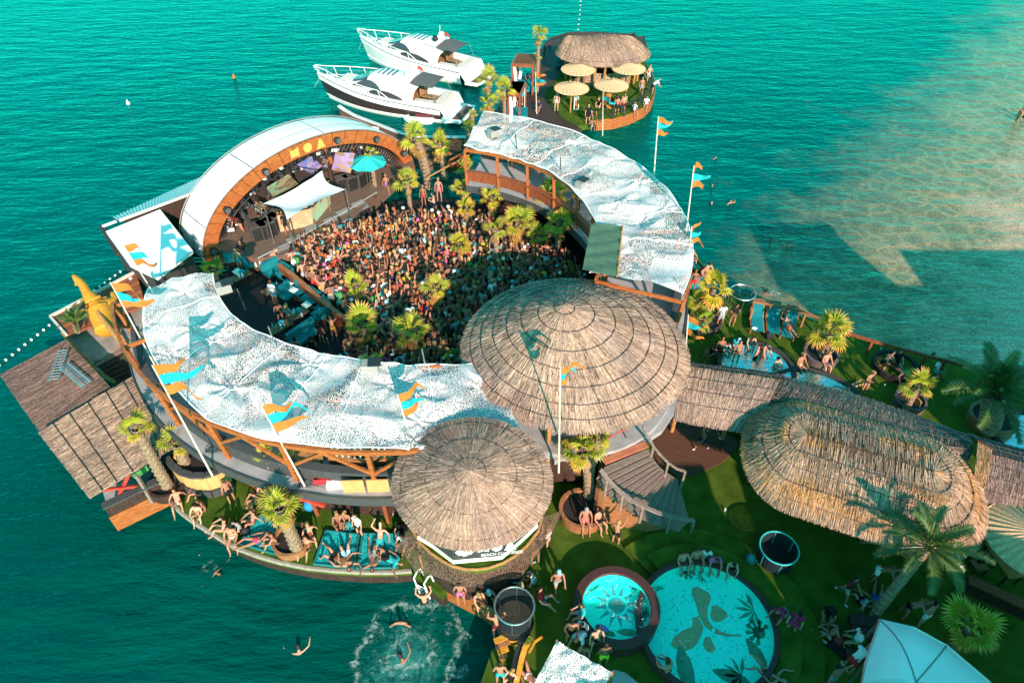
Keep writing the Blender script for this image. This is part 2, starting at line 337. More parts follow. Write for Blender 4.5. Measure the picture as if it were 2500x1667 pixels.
# ------------------------------------------------------------------ thatched roofs
def np_mesh(name, V, quads, mats, colr=None, smooth=False, tris=None):
    me = bpy.data.meshes.new(name); nq = len(quads)
    me.vertices.add(len(V)); me.vertices.foreach_set('co', np.asarray(V, np.float32).ravel())
    k = quads.shape[1]
    me.loops.add(nq * k); me.loops.foreach_set('vertex_index', quads.astype(np.int32).ravel())
    me.polygons.add(nq); me.polygons.foreach_set('loop_start', np.arange(0, nq * k, k, dtype=np.int32)); me.polygons.foreach_set('loop_total', np.full(nq, k, np.int32))
    if smooth: me.polygons.foreach_set('use_smooth', np.ones(nq, bool))
    for m in (mats if isinstance(mats, (list, tuple)) else [mats]): me.materials.append(m)
    me.update(calc_edges=True)
    if colr is not None:
        a = me.color_attributes.new('Col', 'FLOAT_COLOR', 'POINT'); c = np.ones((len(V), 4), np.float32); c[:, :3] = colr; a.data.foreach_set('color', c.ravel())
    me.validate(); return me
def thatch(parent, S, n, ulen, vlen, L=.7, w=.028, tone=(1, 1, 1), over=.25, lift=.05, bands=4, warm=None, seed=1, shell=(64, 10), name='reed_layer', side=.07):
    """S(u, v) -> positions; u runs round the eaves 0..1, v from ridge (0) to eaves (1). ulen/vlen: real lengths."""
    g = np.random.default_rng(seed)
    a, b = shell; uu, vv = np.meshgrid(np.linspace(0, 1, a + 1), np.linspace(0, 1, b + 1), indexing='ij')
    P = S(uu.ravel(), vv.ravel()); idx = np.arange((a + 1) * (b + 1)).reshape(a + 1, b + 1)
    q = np.stack([idx[:-1, :-1], idx[1:, :-1], idx[1:, 1:], idx[:-1, 1:]], -1).reshape(-1, 4)
    link('roof_shell', np_mesh('roof_shell', P, q, thatch_under, smooth=True), parent)
    v0 = g.random(n) ** .62 if vlen > 0 else g.random(n)
    u0 = g.random(n); dv = (L * (.5 + g.random(n))) / abs(vlen)
    v0 = v0 * (1 + over * .35) - dv * .5; v0 = np.clip(v0, 0.0, 1.0); v1 = np.minimum(v0 + dv, 1 + over * (.3 + .7 * g.random(n)) * L / abs(vlen))
    du = side * (g.random(n) - .5) * dv * abs(vlen) / ulen * 2
    A = S(u0, v0); B = S((u0 + du), v1); e = 1e-3
    T = S(u0 + e, v0 * .98 + .01) - S(u0 - e, v0 * .98 + .01); T /= np.linalg.norm(T, axis=1, keepdims=True) + 1e-9
    dirv = B - A; dirv /= np.linalg.norm(dirv, axis=1, keepdims=True) + 1e-9
    N = np.cross(T, dirv); N[N[:, 2] < 0] *= -1; N /= np.linalg.norm(N, axis=1, keepdims=True) + 1e-9
    T2 = np.cross(dirv, N); W = (w * (.6 + .8 * g.random(n)))[:, None]; tw = (g.random(n)[:, None] - .5) * 1.1
    side_ = T2 * np.cos(tw) + N * np.sin(tw)
    la = (.012 + .5 * lift * g.random(n))[:, None]; lb = (.02 + lift * g.random(n) ** 2)[:, None]
    V = np.stack([A + N * la - side_ * W / 2, A + N * la + side_ * W / 2, B + N * lb + side_ * W / 3, B + N * lb - side_ * W / 3], 1).reshape(-1, 3)
    Q = np.arange(4 * n).reshape(n, 4)
    br = .52 + .6 * g.random(n) ** .9; br *= .88 + .24 * ((v0 * bands) % 1.0)
    # broad weathering patches along the slope
    ph = np.sin(u0 * 41 + 3 * np.sin(v0 * 5 + seed)) * .10 + np.sin(u0 * 97 + seed) * .07; br *= 1 + ph
    wx = np.sin(A[:, 0] * 1.1 + seed) * np.sin(A[:, 1] * .9 + 2 * seed) + .6 * np.sin(A[:, 0] * 2.7 + A[:, 1] * 2.1 + seed); br *= 1 + .13 * wx
    c = br[:, None] * np.array(tone)[None, :] * (1 + np.clip(wx, -1, 0)[:, None] * np.array([[.06, .0, -.10]]))
    if warm is not None: c *= np.where((warm(u0, v0) + .12 * (g.random(n) - .5) > .5)[:, None], np.array([[1.06, .87, .58]]), 1)
    c = c * (1 + (g.random((n, 1)) - .5) * np.array([[.0, .08, .22]]))
    o = link(name, np_mesh(name, V, Q, thatch_m, np.repeat(c, 4, 0)), parent); o['kind'] = 'stuff'
    return o
def cone_S(apex, c, r, zrim, sag=.12, ry=None, tilt=0):
    ap = np.array(apex); 
    def S(u, v):
        t = u * 2 * np.pi; x = c[0] + r * np.cos(t); y = c[1] + (ry or r) * np.sin(t)
        rim = np.stack([x, y, zrim + tilt * np.sin(t)], -1); vv = np.asarray(v)[:, None]
        p = ap[None] * (1 - vv) + rim * vv; p[:, 2] += sag * np.sin(np.clip(v, 0, 1) * np.pi) * r * .25; return p
    return S
def ring_wire(parent, S, v, n=72, closed=True, dz=.06, r=.02, u0=0, u1=1):
    us = np.linspace(u0, u1, n, endpoint=not closed); P = S(us, np.full(n, v))
    MB().tube([(p[0], p[1], p[2] + dz + .012 * math.sin(i * 1.7)) for i, p in enumerate(P)], r, 4, closed=closed).obj('binding_wire', wire_m, parent)

# large conical roof over the round bar
bc = (2.6, 21.25)
t_big = thing('conical_thatched_roof', 'largest round thatched roof with ringed wires, between the crowd and the stairs', 'thatched roof', (bc[0], bc[1], 1))
S = cone_S((2.05, 21.15, 8.15), bc, 4.55, 5.95)
thatch(t_big, S, 17000, 29, 5.1, L=.62, w=.03, tone=(1.02, .92, .88), seed=3, bands=6, over=.5)
for v in (.09, .25, .42, .57, .71, .84, .95): ring_wire(t_big, S, v)
for k in range(10):
    a = k * .628; MB().tube([(bc[0] + 3.7 * math.cos(a), bc[1] + 3.7 * math.sin(a), .95), (bc[0] + 3.75 * math.cos(a), bc[1] + 3.75 * math.sin(a), 6.2)], .13, 8).obj('post', log_m, t_big)
MB().sector(bc, .5, 4.3, R(150), R(395), 3.6, 4.0, 40).obj('floor_slab', greyf, t_big)
MB().sector(bc, 1.6, 2.3, 0, 6.2831, 4.0, 5.1, 24).obj('bar_counter', wood_d, t_big)
MB().sector(bc, 3.2, 3.45, R(180), R(395), .95, 3.59, 30).obj('lower_wall', wood_d, t_big)
# smaller conical roof by the water
sc = (-1.38, 14.42)
t_sm = thing('conical_thatched_roof', 'smaller round thatched roof above the black banner, nearest the water', 'thatched roof', (sc[0], sc[1], 1))
S = cone_S((-1.42, 13.9, 7.05), sc, 2.74, 5.75, sag=.06, ry=2.14, tilt=.85)
thatch(t_sm, S, 13000, 19, 3.4, L=.8, w=.022, tone=(.86, .76, .74), seed=5, bands=3, over=.1, lift=.07)
for v in (.2, .57, .9): ring_wire(t_sm, S, v)
for k in range(8):
    a = k * .785 + .3; MB().tube([(sc[0] + 1.5 * math.cos(a), sc[1] + 1.5 * math.sin(a), .95), (sc[0] + 1.5 * math.cos(a), sc[1] + 1.5 * math.sin(a), 5.6)], .1, 8).obj('post', log_m, t_sm)
MB().sector(sc, .3, 1.9, 0, 6.2831, .98, 3.14, 32).obj('bar_drum', wood_d, t_sm); MB().sector(sc, .3, 1.4, 0, 6.2831, 3.15, 4.4, 32).obj('bar_counter', wood_d, t_sm)
# turf ledge, timber edge and safety net round its foot
led = [Z(14, x, y, 3.4) for x, y in ((0, 250), (160, 500), (300, 640), (480, 760), (620, 830), (800, 875), (960, 880), (1120, 860), (1330, 790), (1500, 690), (1680, 540), (1840, 330), (1900, 120))]
inn = [Vector((sc[0] + 1.6 * math.cos(a), sc[1] + 1.5 * math.sin(a), 3.4)) for a in np.linspace(R(25), R(-205), 14)]
MB().prism([p[:2] for p in led] + [p[:2] for p in inn], 3.15, 3.4).obj('turf_ledge', grass_m, t_sm)
MB().tube(led, .055, 6).obj('ledge_rail', log_m, t_sm)
# banner: black cloth with a pale lower border, in flat facets under the eaves
ban = [Z(14, x, y, 3.5) for x, y in ((110, 440), (330, 575), (625, 800), (1325, 735), (1580, 520), (1845, 270))]
bt = thing('banner', 'black and white banner with white lettering wrapped under the smaller thatched roof', 'banner', ban[2])
ban_m = mat('banner_black', (.03, .03, .032), (.05, .05, .05), rough=.7); pale_m = mat('banner_border', (.55, .75, .62), (.75, .78, .45), scale=1.2, rough=.7); wht_m = mat('banner_white', (.8, .8, .8), rough=.7)
for i in range(5):
    a, b = ban[i], ban[i + 1]; h = 1.0; nrm = (b - a).cross(Vector((0, 0, 1))).normalized()
    if nrm.dot(Vector((0, -1, 0))) < 0: nrm = -nrm
    back = -nrm * .28
    quad = lambda z0, z1, o_: [a + Vector((0, 0, z0)) + back * z0 + nrm * o_, b + Vector((0, 0, z0)) + back * z0 + nrm * o_, b + Vector((0, 0, z1)) + back * z1 + nrm * o_, a + Vector((0, 0, z1)) + back * z1 + nrm * o_]
    MB().add(quad(.16, h, 0), [(0, 1, 2, 3)]).obj('banner_panel', ban_m, bt)
    MB().add(quad(0, .16, 0), [(0, 1, 2, 3)]).obj('banner_border', pale_m, bt)
def text_on(s_, p, xdir, ydir, size, m, parent, name='lettering', off=.012):
    cu = bpy.data.curves.new(name, 'FONT'); cu.body = s_; cu.size = size; cu.align_x = 'LEFT'; cu.extrude = .004
    tmp = bpy.data.objects.new('tmp', cu); col.objects.link(tmp); dg = bpy.context.evaluated_depsgraph_get(); me = bpy.data.meshes.new_from_object(tmp.evaluated_get(dg)); bpy.data.objects.remove(tmp)
    xd = Vector(xdir).normalized(); yd = Vector(ydir); yd = (yd - xd * yd.dot(xd)).normalized(); zd = xd.cross(yd)
    Mx = Matrix((xd, yd, zd)).transposed().to_4x4(); Mx.translation = Vector(p) + zd * off; me.transform(Mx); me.materials.clear(); me.materials.append(m)
    return link(name, me, parent)
def facet(i): 
    a, b = ban[i], ban[i + 1]; x = (b - a).normalized(); nrm = x.cross(Vector((0, 0, 1))).normalized()
    nrm = nrm if nrm.y < 0 else -nrm
    return a, b, x, (Vector((0, 0, 1)) - nrm * .28).normalized(), nrm
a, b, x, y, nn = facet(2)
def emblem(parent, p, x, y, s_, m, kinds=('n', 'o', 'a'), gap=1.15, off=.015, nrm=None):
    for k, kd in enumerate(kinds):
        q = Vector(p) + x * s_ * gap * k + nrm * off; g = MB()
        if kd == 'n': pts = [(-.45, -.45), (-.2, -.36), (0, -.34), (.2, -.36), (.45, -.45), (.45, .5), (.2, .37), (0, .34), (-.2, .33), (-.45, .42)]
        elif kd == 'o': pts = [(.46 * math.cos(t), .46 * math.sin(t)) for t in np.linspace(0, 6.2831, 25)[:-1]]
        else: pts = [(-.5, -.45), (.5, -.45), (.06, .52), (-.06, .52)]
        g.add([q + x * (u * s_) + y * (v * s_) for u, v in pts] + [q + x * (u * s_) + y * (v * s_) - nrm * .01 for u, v in pts], [tuple(range(len(pts)))] + [(i, (i + 1) % len(pts), len(pts) + (i + 1) % len(pts), len(pts) + i) for i in range(len(pts))])
        g.obj('emblem', m, parent)
L2 = (b - a).length
emblem(bt, a + x * (L2 * .63) + y * .62, x, y, .42, wht_m, nrm=nn, gap=1.12)
text_on('BEACH CLUB ZRCE', a + x * (L2 * .575) + y * .24, x, y, .17, wht_m, bt)
for k in range(3):
    p = a + x * (L2 * (.16 + .09 * k)) + y * (.5 - .05 * (k == 1)) + nn * .015; MB().add([p + x * (.16 * math.cos(t) * (1 + .3 * math.sin(3 * t))) + y * (.12 * math.sin(t)) for t in np.linspace(0, 6.28, 13)[:-1]], [tuple(range(12))]).obj('emblem', wht_m, bt)
a, b, x, y, nn = facet(4); text_on('Freedom, Love, Music', facet(3)[0] + facet(3)[2] * .55 + facet(3)[3] * .3, facet(3)[2], facet(3)[3], .16, wht_m, bt)
p = facet(0)[0] + facet(0)[2] * .5 + facet(0)[3] * .45 + facet(0)[4] * .015
MB().add([p + facet(0)[2] * (.3 * math.cos(t)) + facet(0)[3] * (.2 * math.sin(t) * (1 + .3 * math.sin(4 * t))) for t in np.linspace(0, 6.28, 15)[:-1]], [tuple(range(14))]).obj('emblem', wht_m, bt)
# safety netting slung round the ledge
def sheet(parent, name, top, bot, m, nseg=6, sag=.15, label=None):
    rows = []
    for j in range(nseg + 1):
        t = j / nseg; rows.append([Vector(p) * (1 - t) + Vector(q) * t + Vector((0, 0, -sag * math.sin(t * math.pi))) for p, q in zip(top, bot)])
    return MB().grid(rows).obj(name, m, parent, smooth=True)
net_bot = [Z(14, x, y, 2.2) for x, y in ((-190, 560), (-60, 700), (60, 900), (380, 980), (640, 1090), (800, 1130), (930, 1120), (1100, 1060), (1350, 1010), (1590, 995), (1760, 760), (2060, 340), (2200, 10))]
nt = thing('safety_net', 'brown safety netting slung outside the turf ledge below the smaller thatched roof', 'net', net_bot[5]); sheet(nt, 'netting', led, net_bot, net_b, 6, .1)
MB().tube(net_bot, .015, 4).obj('edge_rope', wire_m, nt)

# oval thatched roof and the long walkway roof
e0 = Z(10, 790, 420, 4.75); e1 = Z(10, 1700, 690, 4.75); ax = (e1 - e0); axl = ax.length; axn = ax.normalized(); pn = Vector((-axn.y, axn.x, 0))
def stadium(r, z, lean=0):
    Ls = axl; per = 2 * Ls + 2 * np.pi * r
    def f(u):
        u = np.mod(u, 1.0); s_ = u * per; x = np.empty_like(s_); y = np.empty_like(s_)
        k = s_ < Ls; x[k] = s_[k]; y[k] = -r
        k = (s_ >= Ls) & (s_ < Ls + np.pi * r); t = (s_[k] - Ls) / r; x[k] = Ls + r * np.sin(t); y[k] = -r * np.cos(t)
        k = (s_ >= Ls + np.pi * r) & (s_ < 2 * Ls + np.pi * r); x[k] = Ls - (s_[k] - Ls - np.pi * r); y[k] = r
        k = s_ >= 2 * Ls + np.pi * r; t = (s_[k] - 2 * Ls - np.pi * r) / r; x[k] = -r * np.sin(t); y[k] = r * np.cos(t)
        return x, y
    return f
ov_r = 2.45; ovf = stadium(ov_r, 0)
def S_ov(u, v):
    x, y = ovf(np.asarray(u, float)); v = np.asarray(v); rx = np.clip(x, 0, axl); vv = v ** 1.0
    X = rx + (x - rx) * vv * .86; Y = y * vv * 1.22; zz = 4.75 - 1.0 * v ** 1.3 + .16 * np.sin(np.clip(v, 0, 1) * np.pi) + .05 * np.cos(v * 16) * (v < .9)
    return np.stack([e0.x + axn.x * X + pn.x * Y, e0.y + axn.y * X + pn.y * Y, zz], -1)
t_ov = thing('oval_thatched_roof', 'long oval golden thatched roof beside the walkway roof', 'thatched roof', ((e0 + e1) / 2).to_tuple()[:2] + (1,))
thatch(t_ov, S_ov, 19000, 2 * axl + 2 * math.pi * ov_r, 3.0, L=.5, w=.024, tone=(1.12, .99, .84), seed=9, bands=4, over=.4, lift=.07, shell=(90, 8), warm=lambda u, v: .34 + .3 * np.sin(u * 19 + 1) * np.sin(v * 9 + 2) + .25 * (np.abs(v - .78) < .04))
for v in (.3, .52, .72, .9): ring_wire(t_ov, S_ov, v, 110)
for (x, y, x2, y2) in ((460, 590, 425, 690), (665, 800, 625, 940), (950, 920, 900, 1055), (1250, 1050, 1190, 1180)):
    q = Z(10, x2, y2, 1.0); p = Z(10, x, y, 3.7); MB().tube([q, (q + p) / 2 + Vector((.05, 0, 0)), p], .11, 8).obj('post', log_m, t_ov)
q = Z(10, 1500, 1290, 1.0); MB().tube([q, q + Vector((0, .1, 2.6))], .12, 8).obj('post', log_m, t_ov)
MB().tube([Z(10, 1245, 1100, 3.2), Z(10, 1500, 1290, 1.1)], .07, 6).obj('brace', log_m, t_ov)
MB().tube([Z(10, 1200, 1180, 1.3), Z(10, 1530, 1210, 2.0)], .07, 6).obj('brace', log_m, t_ov)
for k in range(5):
    p = e0 + ax * (k / 4) + pn * 1.9; MB().tube([(p.x, p.y, .98), (p.x, p.y, 4.0)], .11, 8).obj('post', log_m, t_ov)
MB().box(((e0.x + e1.x) / 2, (e0.y + e1.y) / 2, 1.55), (axl * .9, 1.5, 1.1), math.atan2(axn.y, axn.x)).obj('bar_counter', wood_d, t_ov)

def strip_roof(label, far_eave, near_eave, zf, zn, ridge_at, zr, n, tone, seed, wires=(.25, .5, .75), posts=()):
    """pitched thatch strip between two eave polylines (same number of points)."""
    t = thing('walkway_thatched_roof', label, 'thatched roof', (near_eave[0].x, near_eave[0].y, 1))
    F = np.array([p[:] for p in far_eave]); Nn = np.array([p[:] for p in near_eave]); F[:, 2] = zf; Nn[:, 2] = zn; K = len(F)
    Rg = F * (1 - ridge_at) + Nn * ridge_at; Rg[:, 2] = zr
    def mk(E):
        def S_(u, v):
            u = np.clip(np.asarray(u), 0, 1) * (K - 1); i = np.clip(u.astype(int), 0, K - 2); f = (u - i)[:, None]; v = np.asarray(v)[:, None]
            a_ = Rg[i] * (1 - f) + Rg[i + 1] * f; b_ = E[i] * (1 - f) + E[i + 1] * f; p = a_ * (1 - v) + b_ * v; p[:, 2] += .12 * np.sin(np.clip(v[:, 0], 0, 1) * np.pi); return p
        return S_
    ul = np.linalg.norm(np.diff(F, axis=0), axis=1).sum()
    for E, sd, frac in ((F, seed, ridge_at), (Nn, seed + 50, 1 - ridge_at)):
        S_ = mk(E); thatch(t, S_, int(n * frac) + 200, ul, float(np.linalg.norm(E[0] - Rg[0])), L=.7, w=.028, tone=tone, seed=sd, over=.35, shell=(20, 6), bands=3)
        for v in wires: ring_wire(t, S_, v, 30, closed=False)
    for p in posts: MB().tube([(p[0], p[1], .98), (p[0], p[1], zn + .2)], .1, 8).obj('post', log_m, t)
    return t
fa = [Z(9, x, y, 3.5) for x, y in ((70, 705), (300, 735), (560, 770), (760, 800))]; na = [Z(9, x, y, 3.5) for x, y in ((20, 1065), (200, 1105), (400, 1135), (560, 1160))]
pa = [Z(19, 1410, 350, 1.0), Z(19, 1990, 440, 1.0)]
strip_roof('short thatched walkway roof joining the largest round roof to the oval roof', fa, na, 3.35, 3.35, .38, 4.35, 4200, (.82, .76, .76), 11, posts=[(p.x, p.y) for p in pa])
fb = [Z(9, x, y, 3.3) for x, y in ((690, 790), (1050, 880), (1350, 965), (1650, 1070), (1990, 1195))]; nb = [Z(9, x, y, 3.3) for x, y in ((540, 1050), (900, 1180), (1250, 1280), (1600, 1380), (1950, 1420))]
strip_roof('thatched lean-to roof running along the far side of the oval roof', fb, nb, 3.1, 3.6, .8, 4.0, 4600, (.72, .66, .67), 13)
fc = [Z(10, x, y, 3.4) for x, y in ((1970, 395), (2130, 445), (2352, 505), (2600, 560))]; nc = [Z(10, x, y, 3.4) for x, y in ((2035, 890), (2150, 915), (2352, 972), (2600, 1030))]
strip_roof('shade-greyed thatched walkway roof running out of the frame beyond the oval roof', fc, nc, 3.2, 3.2, .5, 4.2, 4800, (.62, .57, .60), 17)  # grey tone stands in for the shade lying on this roof
fd = [Z(10, x, y, 3.4) for x, y in ((1940, 540), (2045, 600))]; nd = [Z(10, x, y, 3.4) for x, y in ((1960, 880), (2030, 905))]
strip_roof('narrow golden thatch panel at the right end of the oval roof', fd, nd, 4.1, 3.5, .1, 4.35, 900, (1.0, .78, .5), 19, wires=())
# ------------------------------------------------------------------ two-storey terraces with net canopies
def pol(r, a, z): return Vector((C.x + r * math.cos(a), C.y + r * math.sin(a), z))
def canopy(parent, a0, a1, r0f, r1f, z0, seed, na=150, nr=44, drop=0):
    g = random.Random(seed); am = (a1 - a0)
    pulls = [(a0 + am * g.random(), 9.6 + 3.8 * g.random(), g.uniform(.08, .24), g.uniform(.5, 1.1), g.randint(4, 7), g.random() * 6) for _ in range(int(11 * abs(am)))]
    rows = []
    for i in range(na + 1):
        a = a0 + am * i / na; row = []
        for j in range(nr + 1):
            f = j / nr; r = r0f(i / na) * (1 - f) + r1f(i / na) * f; p = pol(r, a, z0)
            e = math.sin(f * math.pi) ** .5
            n1 = mnoise.noise(Vector((p.x * .45, p.y * .45, seed))); n2 = mnoise.noise(Vector((p.x * 1.0 + 7, p.y * 1.0, seed + 3)))
            z = .26 * (1 - 2.4 * abs(n1)) * e + .05 * (1 - 2.5 * abs(n2)) * e
            for pa, pr, pd, pw, kk, ph in pulls:
                q = pol(pr, pa, z0); dx, dy = p.x - q.x, p.y - q.y; d2 = math.hypot(dx, dy)
                if d2 < 3.5: z -= pd * math.exp(-d2 / pw) * (1 + .45 * math.cos(kk * math.atan2(dy, dx) + ph))
            if drop: q_ = min(1, max(0, (i / na - .72) / .28)); z -= drop * q_ * q_
            row.append(p + Vector((0, 0, z + .03 * math.sin(i * .35) * (f in (0, 1)) )))
        rows.append(row)
    o = MB().grid(rows).obj('net_canopy', net_w, parent)
    MB().tube([r[0] for r in rows], .03, 5).obj('edge_rope', fabric_w, parent); MB().tube([r[-1] for r in rows], .03, 5).obj('edge_rope', fabric_w, parent)
    # seams between net panels
    for k in range(1, 7):
        i = int(na * k / 7) + g.randint(-4, 4); MB().tube([p + Vector((0, 0, .03)) for p in rows[i]], .022, 4).obj('net_seam', fabric_w, parent)
    return o
def terrace(name, label, A0, A1, xin, loc):
    t = thing(name, label, 'terrace', loc)
    n = int(abs(A1 - A0) * 30)
    MB().sector(C, 9.55, 13.85, A0, A1, 3.72, 4.0, n).obj('floor_slab', greyf, t)
    MB().sector(C, 9.5, 9.54, A0, A1, 3.6, 4.06, n).obj('floor_edge', greyd, t); MB().sector(C, 13.86, 13.92, A0, A1, 3.6, 4.06, n).obj('floor_edge', greyd, t)
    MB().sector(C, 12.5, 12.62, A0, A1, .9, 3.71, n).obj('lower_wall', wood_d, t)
    nb = max(3, int(abs(A1 - A0) * 13 / 2.6))
    for k in range(nb + 1):
        a = A0 + (A1 - A0) * k / nb
        MB().beam(pol(13.4, a, 4.0), pol(13.62, a, 6.35), .16, .16).obj('outer_post', wood_o, t)
        MB().beam(pol(9.75, a, 4.0), pol(9.6, a, 6.35), .16, .16).obj('inner_post', wood_o, t)
        MB().beam(pol(9.5, a, 6.3), pol(13.6, a, 6.28), .1, .16).obj('rafter', wood_o, t)
        MB().beam(pol(12.9, a, .9), pol(13.1, a, 3.7), .14, .14).obj('lower_post', wood_r, t)
        if k < nb:
            b = A0 + (A1 - A0) * (k + 1) / nb; mid = (a + b) / 2
            MB().beam(pol(13.48, a, 4.98), pol(13.66, mid, 6.3), .09, .12).obj('brace', wood_o, t); MB().beam(pol(13.48, b, 4.98), pol(13.66, mid, 6.3), .09, .12).obj('brace', wood_o, t)
    for r, z, w, h, nm, m in ((13.66, 6.42, .12, .18, 'eave_beam', wood_o), (9.55, 6.42, .12, .18, 'eave_beam', wood_o), (13.3, 4.9, .34, .1, 'counter', greyd), (9.72, 4.95, .3, .1, 'inner_counter', wood_r)):
        MB().sector(C, r - w / 2, r + w / 2, A0, A1, z - h / 2, z + h / 2, n).obj(nm, m, t)
    MB().sector(C, 13.26, 13.32, A0, A1, 4.0, 4.84, n).obj('parapet', greyd, t); MB().sector(C, 9.7, 9.74, A0, A1, 4.3, 4.88, n).obj('inner_rail', wood_r, t)
    return t
LA0, LA1 = R(203), R(293)
t_left = terrace('curved_terrace', 'curved two-storey wooden terrace on the near side, under white netting', LA0, R(283), 0, pol(11.5, R(248), 1))
canopy(t_left, LA0 - .005, LA1 + .01, lambda s: 9.35 + .1 * math.sin(s * 9), lambda s: 12.1 + 1.62 * min(1, s * 2.2) + .08 * math.sin(s * 14), 6.8, 2.3, drop=.9)
RA0, RA1 = R(-22), R(77)
t_right = terrace('curved_terrace', 'curved two-storey wooden terrace on the far right side, under white netting', RA0, RA1, 0, pol(11.5, R(30), 1))
canopy(t_right, RA0 - .005, RA1, lambda s: 9.25 + .35 * max(0, s - .8) * 5 + .08 * math.sin(s * 11), lambda s: 13.5 + .5 * math.sin(s * 3.1) + 1.6 * max(0, s - .55), 6.8, 5.1)
# green tarpaulin panel laid over the inner edge
tp = [Z(4, 1535, 795, 7.2), Z(4, 1778, 800, 7.25), Z(4, 1738, 1190, 7.1), Z(4, 1466, 1150, 6.95)]
rows = [[tp[0].lerp(tp[1], i / 10).lerp(tp[3].lerp(tp[2], i / 10), j / 14) + Vector((0, 0, .05 * math.sin(j * 1.9 + i * .4) + .03)) for i in range(11)] for j in range(15)]
tt = thing('tarpaulin', 'dark green tarpaulin panel at the inner edge of the right net canopy', 'tarpaulin', tp[3])
MB().grid(rows).obj('sheet', mat('green_tarpaulin', (.075, .14, .09), (.055, .11, .07), scale=3, rough=.7, bump=.2), tt, smooth=True)
MB().tube([r[-1] for r in rows], .05, 6).obj('edge_pole', log_m, tt)
# loose fittings on the terraces
def crate(label, p, m, s=(.5, .36, .3), rz=0):
    t = thing('crate', label, 'crate', p); x, y, h = s
    g = MB(); 
    for dx, dy, sx, sy in ((0, -y / 2, x, .03), (0, y / 2, x, .03), (-x / 2, 0, .03, y - .03), (x / 2, 0, .03, y - .03)):
        q = Matrix.Rotation(rz, 3, 'Z') @ Vector((dx, dy, 0)); g.box((p[0] + q.x, p[1] + q.y, p[2] + h / 2), (sx, sy, h), rz)
    g.obj('walls', m, t); MB().box((p[0], p[1], p[2] + .02), (x - .04, y - .04, .03), rz).obj('bottom', m, t)
crate_red = mat('red_plastic', (.55, .03, .04), rough=.4)
crate('red plastic crate on the terrace ledge, left of its twin', Z(6, 1700, 850, 4.0), crate_red, rz=.1); crate('red plastic crate on the terrace ledge beside the white box', Z(6, 1745, 845, 4.0), crate_red, rz=-.2)
tag(MB().box(Z(6, 1815, 860, 4.12), (.8, .5, .25), .1).obj('white_box', white_m), 'low white box on the terrace ledge beside the red crates', 'box')
bmb = mat('split_bamboo', (.58, .33, .13), (.42, .22, .08), scale=4, rough=.7, stretch=(1, 1, 9), bump=.3)
for k, x in enumerate((1925, 2100)): MB().beam(Z(6, x - 78, 895 - 5 * k, 4.35), Z(6, x + 78, 890 - 5 * k, 4.35), .05, .75).obj('bamboo_panel', bmb, t_left)
for k in range(2):
    p = Z(6, (930, 1590)[k], (620, 860)[k], 4.05); g = MB()
    for j in range(5): g.tube([p + Vector((.3 * math.cos(t) * (1 + .12 * j) + .08 * j, .25 * math.sin(t + j) , .01 * j)) for t in np.linspace(0, 5.6, 14)], .012, 4)
    tag(g.obj('cable_coil', blackm), ('black cable lying coiled by the foot of the left flagpole on the terrace', 'black cable lying coiled by the red crates on the terrace')[k], 'cable')
# flood lamps on the inner canopy edges
def flood(label, p, rz):
    t = thing('floodlight', label, 'floodlight', p, 'floodlights on the canopy edges'); g = MB(); g.box((p[0], p[1], p[2] + .28), (.62, .42, .42), rz); g.obj('housing', grey_cab, t)
    MB().box((p[0], p[1], p[2] + .03), (.3, .3, .1), rz).obj('bracket', metal_d, t); MB().box((p[0] + .2 * math.cos(rz), p[1] + .2 * math.sin(rz), p[2] + .52), (.5, .5, .05), rz).obj('hood', metal_d, t)
flood('grey floodlight at the inner corner of the near canopy by the stage', Z(5, 2155, 450, 6.7), .5); flood('grey floodlight on the near canopy edge facing the crowd', Z(7, 1228, 1165, 6.6), .1)
flood('grey floodlight at the far corner of the right canopy by the boats', Z(2, 250, 1160, 6.7), .7); flood('grey floodlight halfway along the inner edge of the right canopy', Z(4, 1455, 515, 6.7), .9)
# bar furniture and bottle shelves glimpsed on the terraces
bottle_m = mat('pale_bottles', (.55, .6, .58), (.05, .25, .12), scale=22, rough=.2)
def shelf_unit(label, p, rz, n, w=1.6):
    t = thing('bottle_shelf', label, 'shelf', p); x = Vector((math.cos(rz), math.sin(rz), 0))
    MB().box((p[0], p[1], p[2] + .45), (w, .45, .9), rz).obj('cabinet', wood_b, t); cb = t.children[0]
    for k in range(n):
        q = p + x * ((k % (n // 2)) / (n // 2) - .45) * w + Vector((-.1 * math.sin(rz), .1 * math.cos(rz), 0)) * (1 if k < n // 2 else -1)
        MB().lathe((q.x, q.y, p[2] + .9), [(.001, 0), (.04, 0), (.04, .2), (.015, .26), (.015, .33), (.001, .33)], 7).obj('bottle', bottle_m, cb)
shelf_unit('wooden bar shelf with pale bottles under the near canopy, left of two', Z(6, 1930, 775, 4.0), -.1, 14); shelf_unit('wooden bar shelf with pale bottles under the near canopy beside the smaller thatched roof', Z(6, 2090, 765, 4.0), -.05, 14)
def plank_table(label, p, rz, L=1.3, W=.6, m=None, legs=True, h=.78):
    t = thing('table', label, 'table', p); x = Vector((math.cos(rz), math.sin(rz), 0)); y = Vector((-x.y, x.x, 0))
    for k in range(4): q = p + y * ((k - 1.5) * W / 4); MB().box((q.x, q.y, p[2] + h), (L, W / 4 - .012, .05), rz).obj('plank', m or wood_b, t)
    for a in (-1, 1):
        for b in (-1, 1): q = p + x * (a * L * .42) + y * (b * W * .4); MB().box((q.x, q.y, p[2] + h / 2 - .015), (.06, .06, h - .03), rz).obj('leg', metal_d, t)
    return t
plank_table('plank table nearest the far end of the right terrace', Z(4, 755, 205, 4.0), .5, m=log_m); plank_table('plank table behind the shirtless man on the right terrace', Z(4, 870, 265, 4.0), .5, m=log_m)
